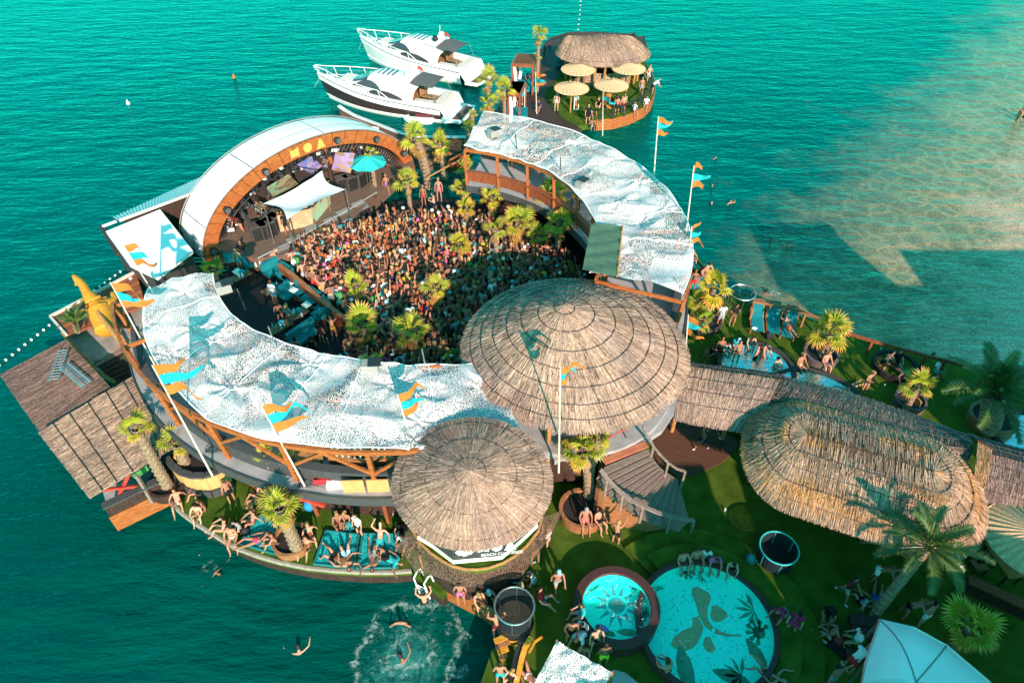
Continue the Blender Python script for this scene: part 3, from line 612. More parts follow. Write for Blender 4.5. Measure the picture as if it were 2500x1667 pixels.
plank_table('slatted table under the middle of the near terrace', Z(6, 1625, 755, 4.0), .2, L=1.2, W=.8, m=log_m)
plank_table('plank table at the bend of the right terrace', Z(4, 1440, 640, 4.0), 1.1, m=log_m)
# round sign and white letters along the inner beam of the right terrace
sg = thing('round_sign', 'round pink sign on the inner side of the right terrace', 'sign', Z(4, 1158, 400, 5.4)); p = Z(4, 1158, 365, 5.6)
MB().tube([p + Vector((-.2, .28, .0)), p + Vector((-.17, .24, .0))], .34, 20).obj('disc', mat('pink_sign', (.62, .05, .10), (.7, .3, .32), scale=8, rough=.5), sg)
text_on('ICARD', Z(4, 1195, 408, 5.65), Vector((.78, -.62, 0)), Vector((0, 0, 1)), .5, white_m, sg, off=.25)

# ------------------------------------------------------------------ stage
u_, n_ = Vector((.698, .716, 0)), Vector((.716, -.698, 0)); AC = Vector((-12.77, 39.725, 1.2)); AA, AB = 8.08, 4.95
def AP(t, off=0, dep=0): return AC - u_ * (math.cos(t) * (AA + off)) + n_ * dep + Vector((0, 0, math.sin(t) * (AB + off)))
stg = thing('stage_shell', 'arched stage shell with white roof bands and an orange wooden front rim', 'stage', AC)
NP = 26
for k in range(NP):
    t0, t1 = math.pi * k / NP + .002, math.pi * (k + 1) / NP - .002; g = MB(); tm = [t0 + (t1 - t0) * i / 3 for i in range(4)]
    g.grid([[AP(t, -.78, .0) for t in tm], [AP(t, .06, .0) for t in tm], [AP(t, .06, -.16) for t in tm]]); g.grid([[AP(t, -.78, -.5) for t in tm], [AP(t, -.78, .0) for t in tm]])
    g.obj('rim_panel', wood_o, stg)
for b, (d0, d1, o0, o1) in enumerate(((-.16, -1.35, .08, .10), (-1.36, -3.1, .10, .02))):
    cuts = [0, .42, 1.1, 1.75, 2.4, math.pi] if b == 0 else [0, .42, 1.1, 1.75, 2.4, math.pi]
    for i in range(5):
        ts = np.linspace(cuts[i] + .004, cuts[i + 1] - .004, 12); g = MB()
        g.grid([[AP(t, o0 + (o1 - o0) * f + .04 * math.sin(f * math.pi), d0 + (d1 - d0) * f) for t in ts] for f in np.linspace(0, 1, 5)]); g.obj('shell_panel', white_m, stg, smooth=True)
ts = np.linspace(0, math.pi, 60)
for d in (-.14, -1.355, -3.12): MB().tube([AP(t, .11, d) for t in ts], .035, 5).obj('seam_strip', mat('grey_strip', (.25, .24, .24), rough=.5), stg)
MB().tube([AP(.42, .13, -.14), AP(.42, .15, -1.3), AP(.42, .06, -3.1)], .04, 5).obj('seam_strip', MATS['grey_strip'], stg)
bk = [AP(t, -.05, -3.0) for t in ts]; MB().add(bk, [tuple(range(len(bk)))]).obj('back_wall', mat('black_drape', (.025, .02, .02), (.04, .025, .02), scale=1, rough=.9), stg)
emb = [AP(R(a), -.36, .02) for a in (83, 90, 97)]
for q, kd in zip(emb, 'noa'): emblem(stg, q, u_, Vector((0, 0, 1)), .66, gold_m, (kd,), nrm=n_, off=.03)
for x, y in ((885, 640), (560, 990), (370, 1370), (1510, 330), (1845, 335), (2090, 460)):
    best = min(np.linspace(0, math.pi, 200), key=lambda t: (AP(t, -.38, .1) - Z(3, x, y, AP(t, -.38, .1).z)).length); p = AP(best, -.38, .02)
    MB().tube([p, p + n_ * .22, p + n_ * .3], [.2, .24, .2], 12).obj('spot_lamp', metal_d, stg); MB().tube([p + n_ * .3, p + n_ * .31], .17, 12).obj('lamp_lens', metal_m, stg.children[-1])
# stage floor in boards
Lf, Rf = AP(0, 0, 0), AP(math.pi, 0, 0)
sp = [(Lf - n_ * 3)[:2], Z(3, 430, 1390, 2)[:2], Z(3, 745, 1450, 2)[:2], Z(3, 1000, 1425, 2)[:2], Z(3, 1640, 1075, 2)[:2], Z(3, 1880, 830, 2)[:2], Rf[:2], (Rf - n_ * 3)[:2]]
sf = MB().prism(sp, .96, 2.0).obj('stage_floor', mat('stage_floor_boards', (.17, .105, .075), (.10, .06, .045), scale=2.5, rough=.6, bump=.2, stretch=(1, 5, 1))); tag(sf, kind='structure')
trus = thing('lighting_truss', 'black lighting truss hung with many lamps inside the stage arch', 'truss', AC)
for off in (-1.0, -1.45): MB().tube([AP(t, off, -.45) for t in np.linspace(.12, 3.02, 40)], .035, 5).obj('truss_chord', metal_d, trus)
g = MB()
for i in range(60):
    t = .12 + 2.9 * i / 60; g.tube([AP(t, -1.0, -.45), AP(t + .024, -1.45, -.45)], .02, 4); g.tube([AP(t + .024, -1.45, -.45), AP(t + .048, -1.0, -.45)], .02, 4)
g.obj('truss_lacing', metal_d, trus)
lampA = MB(); lampA.tube([(0, 0, .2), (0, 0, .02), (0, -.05, -.12), (0, -.12, -.32)], [.10, .13, .15, .17], 9); lampA.tube([(0, -.12, -.32), (0, -.125, -.335)], .15, 9, m=1); lampA.box((0, 0, .26), (.3, .12, .1)); lampA = lampA.mesh('lamp', [blackm, metal_m])
lampB = MB().box((0, 0, 0), (.5, .22, .3)).box((0, -.12, 0), (.4, .04, .2), m=1).box((0, 0, .22), (.1, .1, .14)).mesh('lamp', [metal_d, white_m])
for i in range(58):
    t = .14 + 2.86 * i / 58; p = AP(t, -1.25 - .5 * (i % 3 == 1) - random.random() * .3, -.6 - .7 * random.random()); inst('lamp', (lampA, lampB)[i % 4 == 0], trus, p - AC, (random.uniform(-.4, .3), random.uniform(-.3, .3), R(45) + random.uniform(-.5, .5)), random.uniform(.75, 1.25))
for a, b in (((1100, 560), (1270, 470)), ((1060, 600), (1330, 660)), ((600, 1030), (700, 1160)), ((640, 950), (820, 1060))):
    A_, B_ = Z(3, *a, 4.6), Z(3, *b, 4.4)
    for dz in (0, .3): MB().tube([A_ + Vector((0, 0, dz)), B_ + Vector((0, 0, dz))], .03, 5).obj('truss_bar', metal_d, trus)
    for k in range(5): MB().tube([A_.lerp(B_, k / 5), A_.lerp(B_, (k + .5) / 5) + Vector((0, 0, .3)), A_.lerp(B_, (k + 1) / 5)], .02, 4).obj('truss_lacing', metal_d, trus)
# timber slats of the inner right cheek
for k in range(9):
    t = 2.0 + k * .11; MB().beam(AP(t, -1.6, -2.6), AP(t + .05, -2.7, -1.6), .35, .04).obj('cheek_board', wood_o, stg)
# printed backdrop panels
def art(name, cols, scale, seed):
    m = bpy.data.materials.new(name); m.use_nodes = True; n = m.node_tree.nodes; l = m.node_tree.links; p = n['Principled BSDF']; p.inputs['Roughness'].default_value = .6
    tc = n.new('ShaderNodeTexCoord'); nz = n.new('ShaderNodeTexNoise'); nz.noise_dimensions = '4D'; nz.inputs['W'].default_value = seed; nz.inputs['Scale'].default_value = scale; nz.inputs['Detail'].default_value = 2; nz.inputs['Distortion'].default_value = 1.2
    l.new(tc.outputs['Object'], nz.inputs[0]); r = n.new('ShaderNodeValToRGB'); r.color_ramp.interpolation = 'EASE'
    while len(r.color_ramp.elements) < len(cols): r.color_ramp.elements.new(.5)
    for i, c in enumerate(cols): r.color_ramp.elements[i].position = .3 + .4 * i / (len(cols) - 1); r.color_ramp.elements[i].color = (*c, 1)
    l.new(nz.outputs[0], r.inputs[0]); l.new(r.outputs[0], p.inputs[0]); return m
artA = art('purple_blue_print', [(.03, .05, .45), (.05, .25, .62), (.35, .22, .62), (.5, .4, .62), (.04, .03, .3)], .8, 1)
artB = art('tan_print', [(.40, .27, .14), (.5, .34, .18), (.30, .18, .12), (.42, .28, .52), (.48, .33, .18)], .55, 4)
artC = art('tan_green_print', [(.45, .30, .16), (.5, .36, .2), (.35, .55, .36), (.28, .13, .06), (.5, .38, .24)], .6, 7)
artD = art('sand_print', [(.44, .30, .17), (.5, .35, .2), (.40, .26, .15), (.52, .37, .22)], .8, 3)
def backdrop(label, pts, zs, m):
    P = [Z(3, x, y, z) for (x, y), z in zip(pts, zs)]; t = thing('backdrop_panel', label, 'panel', P[-1]); off = n_ * -.06
    MB().add([*P, *[p + off for p in P]], [(0, 1, 2, 3), (7, 6, 5, 4), (0, 4, 5, 1), (1, 5, 6, 2), (2, 6, 7, 3), (3, 7, 4, 0)]).obj('print', m, t)
    for a in (2, 3): MB().tube([P[a], (P[a].x, P[a].y, 2.0)], .03, 5).obj('support', metal_d, t)
backdrop('purple and blue printed panel at the back of the stage', ((1120, 560), (1260, 480), (1360, 570), (1250, 650)), (5.0, 5.0, 3.4, 3.4), artA)
backdrop('large tan printed panel with a violet patch at the back of the stage', ((1490, 440), (1672, 450), (1630, 640), (1450, 610)), (5.0, 5.0, 3.2, 3.2), artB)
backdrop('tan, green and brown printed panel at the left of the stage', ((830, 780), (1040, 650), (1130, 740), (900, 880)), (4.6, 4.6, 2.9, 2.9), artC)
backdrop('narrow tan panel beside the purple printed panel on the stage', ((1365, 500), (1420, 510), (1410, 590), (1355, 580)), (4.6, 4.6, 3.4, 3.4), artB)
backdrop('small six-sided tan panel at the far left of the stage', ((715, 960), (770, 910), (830, 950), (760, 1005)), (3.6, 3.6, 3.0, 3.0), artB)
# DJ booth with faceted front, under a stretched net
bth = thing('dj_booth', 'faceted tan DJ booth in the middle of the stage under a white net', 'booth', Z(3, 1275, 1135, 2.0))
bp = [Z(3, 960, 1200, 2.0), Z(3, 1050, 1185, 2.0), Z(3, 1275, 1132, 2.0), Z(3, 1440, 935, 2.0), Z(3, 1440, 880, 2.0)]; h = 1.3; lean = n_ * .22
for i in range(4):
    a, b = bp[i], bp[i + 1]; MB().add([a, b, b + Vector((0, 0, h)) + lean * .6, a + Vector((0, 0, h)) + lean * .6, a - n_ * .08, b - n_ * .08, b + Vector((0, 0, h)) - n_ * .08 + lean * .6, a + Vector((0, 0, h)) - n_ * .08 + lean * .6], [(0, 1, 2, 3), (7, 6, 5, 4), (0, 4, 5, 1), (1, 5, 6, 2), (2, 6, 7, 3), (3, 7, 4, 0)]).obj('front_panel', artD if i != 2 else artC, bth)
    a2, b2 = a + Vector((0, 0, h + .04)) + lean * .5, b + Vector((0, 0, h + .04)) + lean * .5; MB().beam(a2, b2, .35, .06).obj('counter_edge', blackm, bth)
    for k in range(3): MB().beam(a2.lerp(b2, k / 3 + .05) + Vector((0, 0, .04)), a2.lerp(b2, k / 3 + .2) + Vector((0, 0, .04)), .18, .02).obj('hazard_stripe', gold_m, bth)
MB().box(((bp[1] + bp[3]) / 2 - n_ * .9 + Vector((0, 0, 1.0))).to_tuple(), (2.6, .9, .2), R(45)).obj('deck_table', blackm, bth)
cn = [Z(3, 795, 932, 4.7), Z(3, 1358, 618, 4.8), Z(3, 1582, 792, 4.7), Z(3, 1020, 1082, 4.6)]
cs = thing('shade_net', 'white stretched shade net over the DJ booth', 'shade', cn[0])
rows = []
for j in range(17):
    r_ = []
    for i in range(25):
        s_, t_ = i / 24, j / 16; p = cn[0].lerp(cn[1], s_).lerp(cn[3].lerp(cn[2], s_), t_); ctr = (cn[0] + cn[1] + cn[2] + cn[3]) / 4
        pull = .16 * (1 - (2 * s_ - 1) ** 2) * abs(2 * t_ - 1) ** 2 + .2 * (1 - (2 * t_ - 1) ** 2) * abs(2 * s_ - 1) ** 2
        p = p.lerp(ctr, pull); p.z -= .35 * math.sin(s_ * math.pi) * math.sin(t_ * math.pi) - .05 * mnoise.noise(p * 1.3); r_.append(p)
    rows.append(r_)
MB().grid(rows).obj('net', M_net('fine_white_net', (.80, .79, .79), 16, .2, .03), cs, smooth=True)
for p in cn: MB().tube([(p.x, p.y, 2.0), p], .04, 6).obj('pole', metal_m, cs)
# loudspeakers
def speaker(label, p, rz, s=(1.0, .8, .95), grp='loudspeakers on the stage', m=None):
    t = thing('loudspeaker', label, 'speaker', p, grp); m = m or mat('speaker_cabinet', (.085, .07, .062), (.06, .05, .045), rough=.7); f = Vector((math.sin(rz), -math.cos(rz), 0))
    cb = MB().box((p[0], p[1], p[2] + s[2] / 2), s, rz).obj('cabinet', m, t); q = p + f * (s[1] / 2 + .01); MB().box((q.x, q.y, p[2] + s[2] / 2), (s[0] * .9, .03, s[2] * .88), rz).obj('grille', blackm, cb)
for k, (x, y, r_) in enumerate(((770, 1260, .25), (845, 1235, .5), (900, 1190, .75), (925, 1150, 1.0))): speaker(['leftmost', 'second from left', 'third from left', 'rightmost'][k] + ' dark loudspeaker of the curved row left of the DJ booth', Z(3, x, y, 2.0), r_ + .25, (.95, .8, 1.0))
for k, (x, y, r_) in enumerate(((1560, 740, .5), (1640, 730, .8), (1720, 700, 1.1), (1770, 650, 1.4))): speaker(['leftmost', 'second from left', 'third from left', 'rightmost'][k] + ' dark loudspeaker of the curved row beside the turquoise umbrella', Z(3, x, y + 60, 2.0), r_, (.8, .7, 1.0))
subm = mat('grey_carpet_top', (.16, .155, .15), rough=.9)
for k, (x, y) in enumerate(((1030, 1510), (1140, 1425), (1300, 1320), (1480, 1240), (1600, 1160), (1745, 1080))):
    t = thing('floor_monitor', ['first', 'second', 'third', 'fourth', 'fifth', 'sixth'][k] + ' wedge-topped black speaker from the left in front of the stage', 'speaker', Z(3, x, y, 1), 'speakers along the stage front'); p = Z(3, x, y, .96)
    MB().box((p.x, p.y, 1.4), (.95, .8, .88), R(45)).obj('cabinet', blackm, t); cb = t.children[0]; g = MB(); q = [Vector((-.45, -.38, 0)), Vector((.45, -.38, 0)), Vector((.45, .38, .3)), Vector((-.45, .38, .3))]
    rt = Matrix.Rotation(R(45), 3, 'Z'); g.add([rt @ v + Vector((p.x, p.y, 1.86)) for v in q] + [rt @ Vector((v.x, v.y, 0)) + Vector((p.x, p.y, 1.845)) for v in q], [(0, 1, 2, 3), (0, 4, 5, 1), (1, 5, 6, 2), (2, 6, 7, 3), (3, 7, 4, 0)]); g.obj('sloped_top', subm, cb)
# barrier rails along the stage front
rail_m = mat('aluminium', (.6, .57, .54), rough=.4, metal=.5)
for k, pts in enumerate((((745, 1450), (1110, 1270), (1640, 970), (1880, 820)), ((1000, 1422), (1250, 1290), (1460, 1165), (1625, 1070)))):
    t = thing('stage_rail', ('long aluminium edge rail across the stage front', 'short aluminium barrier rail before the stage front')[k], 'rail', Z(3, *pts[0], 1 + (1 - k)))
    z0 = 2.0 if k == 0 else 1.0; P = [Z(3, x, y, z0 + (.08 if k == 0 else 1.0)) for x, y in pts]; MB().tube(P, .035, 5).obj('rail_bar', rail_m, t)
    for p in P: MB().tube([p, (p.x, p.y, z0)], .025, 5).obj('stanchion', rail_m, t)
# ramp of red board at the right end of the stage
tag(MB().add([Z(3, 1700, 950, 2.0), Z(3, 1880, 850, 2.0), Z(3, 1900, 900, 1.2), Z(3, 1760, 980, 1.2)], [(0, 1, 2, 3)]).obj('stage_ramp', wood_r), 'short red-brown ramp at the right end of the stage', 'ramp')
# ------------------------------------------------------------------ umbrella, parasols
def lathe_ribbed(c, r, h, n, m, parent, name='canopy', wav=.05):
    g = MB(); vs = [(c[0], c[1], c[2] + h)]
    for k in range(1, 5):
        f = k / 4
        for i in range(2 * n): a = math.pi * i / n; rr = r * f; z = c[2] + h * (1 - f) - (0 if i % 2 == 0 else wav * f * r) ; vs.append((c[0] + rr * math.cos(a) * (1 if i % 2 == 0 else .97), c[1] + rr * math.sin(a) * (1 if i % 2 == 0 else .97), z))
    fs = [(0, 1 + i, 1 + (i + 1) % (2 * n)) for i in range(2 * n)]
    for k in range(3):
        for i in range(2 * n): fs.append((1 + k * 2 * n + i, 1 + (k + 1) * 2 * n + i, 1 + (k + 1) * 2 * n + (i + 1) % (2 * n), 1 + k * 2 * n + (i + 1) % (2 * n)))
    return g.add(vs, fs).obj(name, m, parent)
p = Z(3, 1830, 780, 2.0); t = thing('umbrella', 'turquoise umbrella beside the stage', 'umbrella', p); lathe_ribbed((p.x, p.y, 3.9), 1.25, .55, 8, mat('turquoise_umbrella', (.03, .50, .50), (.02, .42, .43), scale=1, rough=.8, trans=.2), t, wav=.08); MB().tube([p, (p.x, p.y, 4.4)], .03, 6).obj('pole', metal_m, t)
straw_m = mat('parasol_straw', (.62, .39, .22), (.46, .28, .15), scale=9, rough=.9, bump=.4)
def parasol(label, base, r=1.25, ht=2.5, h=.5, n=26, top=None):
    t = thing('straw_parasol', label, 'parasol', base, 'straw parasols'); z = base[2] + ht - h
    lathe_ribbed((base[0], base[1], z), r, h, n, straw_m, t, wav=.035); MB().tube([(base[0] + r * .99 * math.cos(a), base[1] + r * .99 * math.sin(a), z - .03) for a in np.linspace(0, 6.283, 41)[:-1]], .03, 5, closed=True).obj('rim', straw_m, t)
    MB().tube([base, (base[0], base[1], z + h - .02)], .07, 7).obj('post', log_m, t)
    for k in range(n // 2): a = 2 * math.pi * k / (n // 2); MB().tube([(base[0], base[1], z + h - .06), (base[0] + r * math.cos(a), base[1] + r * math.sin(a), z - .05)], .015, 4).obj('rib', log_m, t)
def parasol_px(label, i, x, y, wpx, z=1.0, ht=2.5):
    p = Z(i, x, y, z + ht - .35); parasol(label, Vector((p.x, p.y, z)), r=wpx, ht=ht, h=.42)
parasol_px('straw parasol at the back left of the island lawn, beside the thatched bar', 2, 1065, 500, 1.5); parasol_px('straw parasol at the back right of the island lawn', 2, 1550, 490, 1.5)
parasol_px('straw parasol at the front left of the island lawn, beside the orange bin', 2, 1003, 680, 1.45); parasol_px('straw parasol at the front right of the island lawn, above the seated group', 2, 1383, 650, 1.45)
p = Z(10, 2420, 1190, 3.2); parasol('large pleated straw parasol cut by the right frame edge', Vector((p.x, p.y, 1)), r=1.75, ht=2.9, h=.55, n=34)

# ------------------------------------------------------------------ pools and round fittings in the foreground
cyan = mat('pool_mosaic', (.03, .92, .76), (.02, .80, .68), scale=16, rough=.5, detail=2)
def pool_water():
    m = bpy.data.materials.new('pool_water'); m.use_nodes = True; n = m.node_tree.nodes; l = m.node_tree.links
    g = n.new('ShaderNodeBsdfGlossy'); g.inputs['Roughness'].default_value = .04; tr = n.new('ShaderNodeBsdfTransparent'); tr.inputs[0].default_value = (.9, 1, 1, 1)
    fr = n.new('ShaderNodeFresnel'); fr.inputs[0].default_value = 1.33; tc = n.new('ShaderNodeTexCoord'); nz = n.new('ShaderNodeTexNoise'); nz.inputs['Scale'].default_value = 5; nz.inputs['Detail'].default_value = 3
    l.new(tc.outputs['Object'], nz.inputs[0]); b = n.new('ShaderNodeBump'); b.inputs['Distance'].default_value = .03; l.new(nz.outputs[0], b.inputs['Height']); l.new(b.outputs[0], g.inputs['Normal']); l.new(b.outputs[0], fr.inputs['Normal'])
    mx = n.new('ShaderNodeMixShader'); l.new(fr.outputs[0], mx.inputs[0]); l.new(tr.outputs[0], mx.inputs[1]); l.new(g.outputs[0], mx.inputs[2]); l.new(mx.outputs[0], n['Material Output'].inputs[0]); return m
poolw = pool_water()
leafp = [mat('leaf_print_dark', (.02, .24, .12), (.012, .15, .08), scale=5, rough=.6), mat('leaf_print_mid', (.04, .28, .16), (.02, .18, .11), scale=5, rough=.6)]
sunp = mat('sun_print_grey', (.05, .34, .36), (.04, .28, .30), rough=.6); taup = mat('taupe_tile', (.40, .34, .17), (.30, .26, .13), scale=9, rough=.6)
def flat(pts, z, m, parent, name='floor_print'):
    parent = next((c for c in parent.children if c.name.startswith('basin_floor')), parent)
    return MB().add([(x, y, z) for x, y in pts], [tuple(range(len(pts)))]).obj(name, m, parent)
def leaf_shape(kind, c, s, rot, z, m, parent):
    pts = []
    def put(L): 
        cs, sn = math.cos(rot), math.sin(rot); flat([(c[0] + s * (x * cs - y * sn), c[1] + s * (x * sn + y * cs)) for x, y in L], z, m, parent)
    if kind == 'banana': put([(0, -.9), (.25, -.6), (.34, -.1), (.3, .4), (.12, .85), (0, 1), (-.12, .85), (-.3, .4), (-.34, -.1), (-.25, -.6)])
    elif kind == 'monstera':
        for k in range(7):
            a = -1.9 + k * .63; L = [(0, 0)]
            for t_ in (-.2, -.1, 0, .1, .2): L.append((math.sin(a + t_) * (.9 - abs(t_) * .5), math.cos(a + t_) * (.9 - abs(t_) * .5)))
            put(L)
        put([(.42 * math.cos(t_), .42 * math.sin(t_)) for t_ in np.linspace(0, 6.28, 15)[:-1]])
    else:
        for k in range(6):
            a = -1.5 + k * .6; x, y = math.sin(a), math.cos(a); put([(0, 0), (x * .5 - y * .1, y * .5 + x * .1), (x, y), (x * .5 + y * .1, y * .5 - x * .1)])
def pool(label, c, r, rim, zr, rim_m, depth=.42, zw=None):
    t = thing('round_pool', label, 'pool', (c[0], c[1], 1)); zw = zw or zr - .1; depth = min(depth, zw - 1.012)
    MB().lathe((c[0], c[1], 0), [(r + rim, .98), (r + rim + .03, zr - .06), (r + rim, zr), (r, zr), (r - .02, zr - .05), (r, zw - depth)], 56).obj('rim', rim_m, t)
    MB().lathe((c[0], c[1], 0), [(.001, zw - depth), (r + .02, zw - depth)], 56).obj('basin_floor', cyan, t); MB().lathe((c[0], c[1], 0), [(r - .022, zw - depth), (r - .022, zw - .01)], 56).obj('basin_wall', cyan, t)
    MB().lathe((c[0], c[1], 0), [(.001, zw), (r - .025, zw)], 56).obj('water_surface', poolw, t)
    return t, zw - depth + .004
P1 = Z(11, 733, 770, 1.75); brick_rim = mat('maroon_mosaic', (.085, .035, .03), (.045, .018, .018), scale=30, rough=.5, bump=.4)
P1c = (P1.x, P1.y); pt1, zf1 = pool('small raised round pool with a sun mosaic', P1c, 1.25, .29, 1.75, brick_rim)
P2 = Z(11, 1520, 930, 1.5); P2c = (P2.x, P2.y); pt2, zf2 = pool('large round pool with taupe bird mosaic and printed leaves', P2c, 2.35, .16, 1.5, brick_rim)
# sun mosaic
cA = Z(11, 733, 775, zf1); flat([(cA.x + .17 * math.cos(a), cA.y + .17 * math.sin(a)) for a in np.linspace(0, 6.28, 17)[:-1]], zf1 + .008, mat('sun_disc_print', (.16, .30, .24), rough=.6), pt1)
flat([(cA.x + .31 * math.cos(a), cA.y + .31 * math.sin(a)) for a in np.linspace(0, 6.28, 21)[:-1]], zf1 + .004, sunp, pt1)
for k in range(12):
    a = k * math.pi / 6 + .1; ca, sa = math.cos(a), math.sin(a); flat([(cA.x + ca * .4 - sa * .09, cA.y + sa * .4 + ca * .09), (cA.x + ca * .9, cA.y + sa * .9), (cA.x + ca * .4 + sa * .09, cA.y + sa * .4 - ca * .09)], zf1, sunp, pt1)
for kind, x, y, s_, r_, mi in (('fan', 500, 660, .55, .6, 0), ('monstera', 985, 850, .32, 1, 0), ('banana', 930, 900, .5, .2, 1), ('fan', 990, 670, .45, -1.2, 0), ('banana', 650, 1010, .35, 1.2, 0), ('fan', 900, 580, .3, .4, 0), ('banana', 830, 1010, .4, 1.5, 1)):
    q = Z(11, x, y, zf1); leaf_shape(kind, (q.x, q.y), s_, r_, zf1 + .012, leafp[mi], pt1)
q = Z(11, 620, 970, zf1); leaf_shape('banana', (q.x, q.y), .25, 1.0, zf1 + .02, mat('bird_print', (.05, .20, .55), (.5, .1, .4), scale=4, rough=.6), pt1)
q = Z(11, 890, 620, zf1); leaf_shape('banana', (q.x, q.y), .24, 1.4, zf1 + .02, mat('bird_print_red', (.05, .2, .35), (.4, .08, .06), scale=5, rough=.6), pt1)
# taupe winged mosaic of the big pool
def outl(L): return [Z(11, x, y, zf2)[:2] for x, y in L]
for L in (((1390, 620), (1440, 610), (1530, 660), (1555, 710), (1520, 820), (1530, 900), (1570, 960), (1560, 1000), (1500, 960), (1450, 870), (1420, 760), (1385, 680)),
          ((1560, 780), (1600, 770), (1690, 830), (1700, 870), (1640, 915), (1575, 920), (1545, 860)),
          ((1390, 880), (1440, 870), (1490, 960), (1470, 1040), (1430, 1110), (1390, 1150), (1330, 1170), (1240, 1150), (1205, 1110), (1230, 1050), (1310, 990), (1390, 960)),
          ((1500, 1050), (1545, 1045), (1595, 1150), (1570, 1190), (1510, 1170), (1480, 1110)), ((1590, 960), (1640, 1000), (1700, 1020), (1815, 1030), (1810, 1040), (1690, 1045), (1585, 1020))):
    flat(outl(L), zf2, taup, pt2)
for kind, x, y, s_, r_, mi in (('monstera', 1340, 470, .42, 2.9, 0), ('fan', 1850, 640, .55, -1.2, 0), ('fan', 1930, 820, .75, 1.7, 1), ('monstera', 1970, 1010, .55, .9, 0), ('banana', 1330, 1330, .85, .05, 1), ('banana', 1950, 1190, .6, .4, 0), ('fan', 1820, 1390, .7, 1.2, 0), ('banana', 1740, 1400, .7, 1.2, 0), ('fan', 1105, 640, .25, .3, 0), ('fan', 1480, 530, .3, 2, 1)):
    q = Z(11, x, y, zf2); leaf_shape(kind, (q.x, q.y), s_, r_, zf2 + .006, leafp[mi], pt2)
# pale dotted tiles on the pool floor
g = MB()
for k in range(260):
    a = random.random() * 6.283; rr = 2.3 * math.sqrt(random.random()); x, y = P2c[0] + rr * math.cos(a), P2c[1] + rr * math.sin(a); s_ = .022; g.add([(x - s_, y - s_, zf2 + .003), (x + s_, y - s_, zf2 + .003), (x + s_, y + s_, zf2 + .003), (x - s_, y + s_, zf2 + .003)], [(0, 1, 2, 3)])
g.obj('floor_dots', sunp, pt2)['kind'] = 'stuff'
# white flecks painted as glints of the ripples on the pools
glint_m = mat('foam', (.85, .88, .87), rough=.8)
def foam(name, pts, w, z, seed, m=None):
    g_ = MB(); rr = random.Random(seed)
    for (x, y) in pts:
        k = rr.randint(5, 8); s_ = w * rr.uniform(.3, 1); e = rr.uniform(.3, 1); ph = rr.random() * 6
        g_.add([(x + s_ * math.cos(t_) * (.6 + .6 * rr.random()), y + e * s_ * math.sin(t_ + ph) * (.6 + .6 * rr.random()), z) for t_ in [6.283 * j / k for j in range(k)]], [tuple(range(k))])
    return g_
# lawn steps round the big pool
for k, (r_, zz) in enumerate(((4.1, 1.17), (3.3, 1.34))):
    o = MB().sector(P2c, 2.56, r_, R(-40), R(128 - 6 * k), .99, zz, 50).obj('lawn_step', grass_m); tag(o, kind='structure')
# round lookout baskets
def basket(label, c, r, h, z0, floor_m, ring_m, wall=None, floor_px=None):
    t = thing('round_basket', label, 'basket', (c[0], c[1], z0)); c3 = (c[0], c[1], 0)
    MB().lathe(c3, [(.001, z0 + .03), (r * .93, z0 + .03), (r * .93, z0 - .25)], 32).obj('floor_disc', floor_m, t); MB().tube([(c[0] + r * math.cos(a), c[1] + r * math.sin(a), z0 + h) for a in np.linspace(0, 6.283, 49)[:-1]], .035, 6, closed=True).obj('top_ring', ring_m, t)
    if wall: MB().lathe(c3, [(r * .94, z0 + .02), (r * .99, z0 + h)], 32).obj('mesh_wall', wall, t)
    for k in range(6): a = k * 1.047 + .4; MB().tube([(c[0] + r * .93 * math.cos(a), c[1] + r * .93 * math.sin(a), z0), (c[0] + r * math.cos(a), c[1] + r * math.sin(a), z0 + h)], .018, 5).obj('upright', ring_m, t)
    return t
darkmesh = M_net('dark_fine_mesh', (.02, .03, .04), 70, .34, .01); rope_brown = mat('coir_mat', (.24, .15, .10), (.17, .10, .065), scale=40, rough=.95, bump=.5)
q = Z(10, 560, 1300, 1.2); tq = mat('turquoise_ring', (.03, .42, .40), rough=.4); basket('dark mesh basket with a turquoise ring on the lawn above the large pool', (q.x, q.y), .72, .75, 1.2, darkm, tq, darkmesh)
q = Z(13, 1330, 540, 2.2); bk_t = basket('steel-ringed basket with a brown mat above the ochre slide', (q.x, q.y), .68, .9, 2.0, rope_brown, metal_m, darkmesh)
MB().lathe((q.x, q.y, 0), [(.55, 1.0), (.70, 1.72)], 32).obj('drum', yellow_m, bk_t); MB().lathe((q.x, q.y, 0), [(.70, 1.73), (.66, 2.0)], 32).obj('drum_band', blackm, bk_t)
q = Z(17, 850, 1180, 1.0); basket('steel-ringed basket with a turf floor at the water edge beside the loungers', (q.x, q.y + .25), .7, 1.15, 1.02, grass_m, metal_m)
# swooping ochre and black slide boards with steps
sl = thing('slide', 'ochre and black curved slide boards running down from the steel-ringed basket', 'slide', Z(13, 1300, 900, 1))
for m_, pts, w in ((yellow_m, ((1470, 720, 1.9), (1420, 800, 1.75), (1390, 900, 1.6), (1370, 1000, 1.5), (1340, 1110, 1.4)), .18), (blackm, ((1450, 690, 1.85), (1390, 760, 1.7), (1355, 850, 1.55), (1330, 960, 1.45), (1300, 1080, 1.35)), .2), (yellow_m, ((1560, 715, 1.6), (1500, 760, 1.5), (1450, 850, 1.45)), .06)):
    P = [Z(13, *q_) for q_ in pts]
    for a, b in zip(P, P[1:]): MB().beam(a, b, w, .09).obj('board', m_, sl)
for k in range(5):
    a, b = Z(13, 1165 + k * 14, 760 + k * 42, 1.75 - k * .12), Z(13, 1300 - k * 10, 700 + k * 55, 1.8 - k * .12); MB().beam(a, b, .2, .06).obj('tread', wood_b if k % 2 else yellow_m, sl)
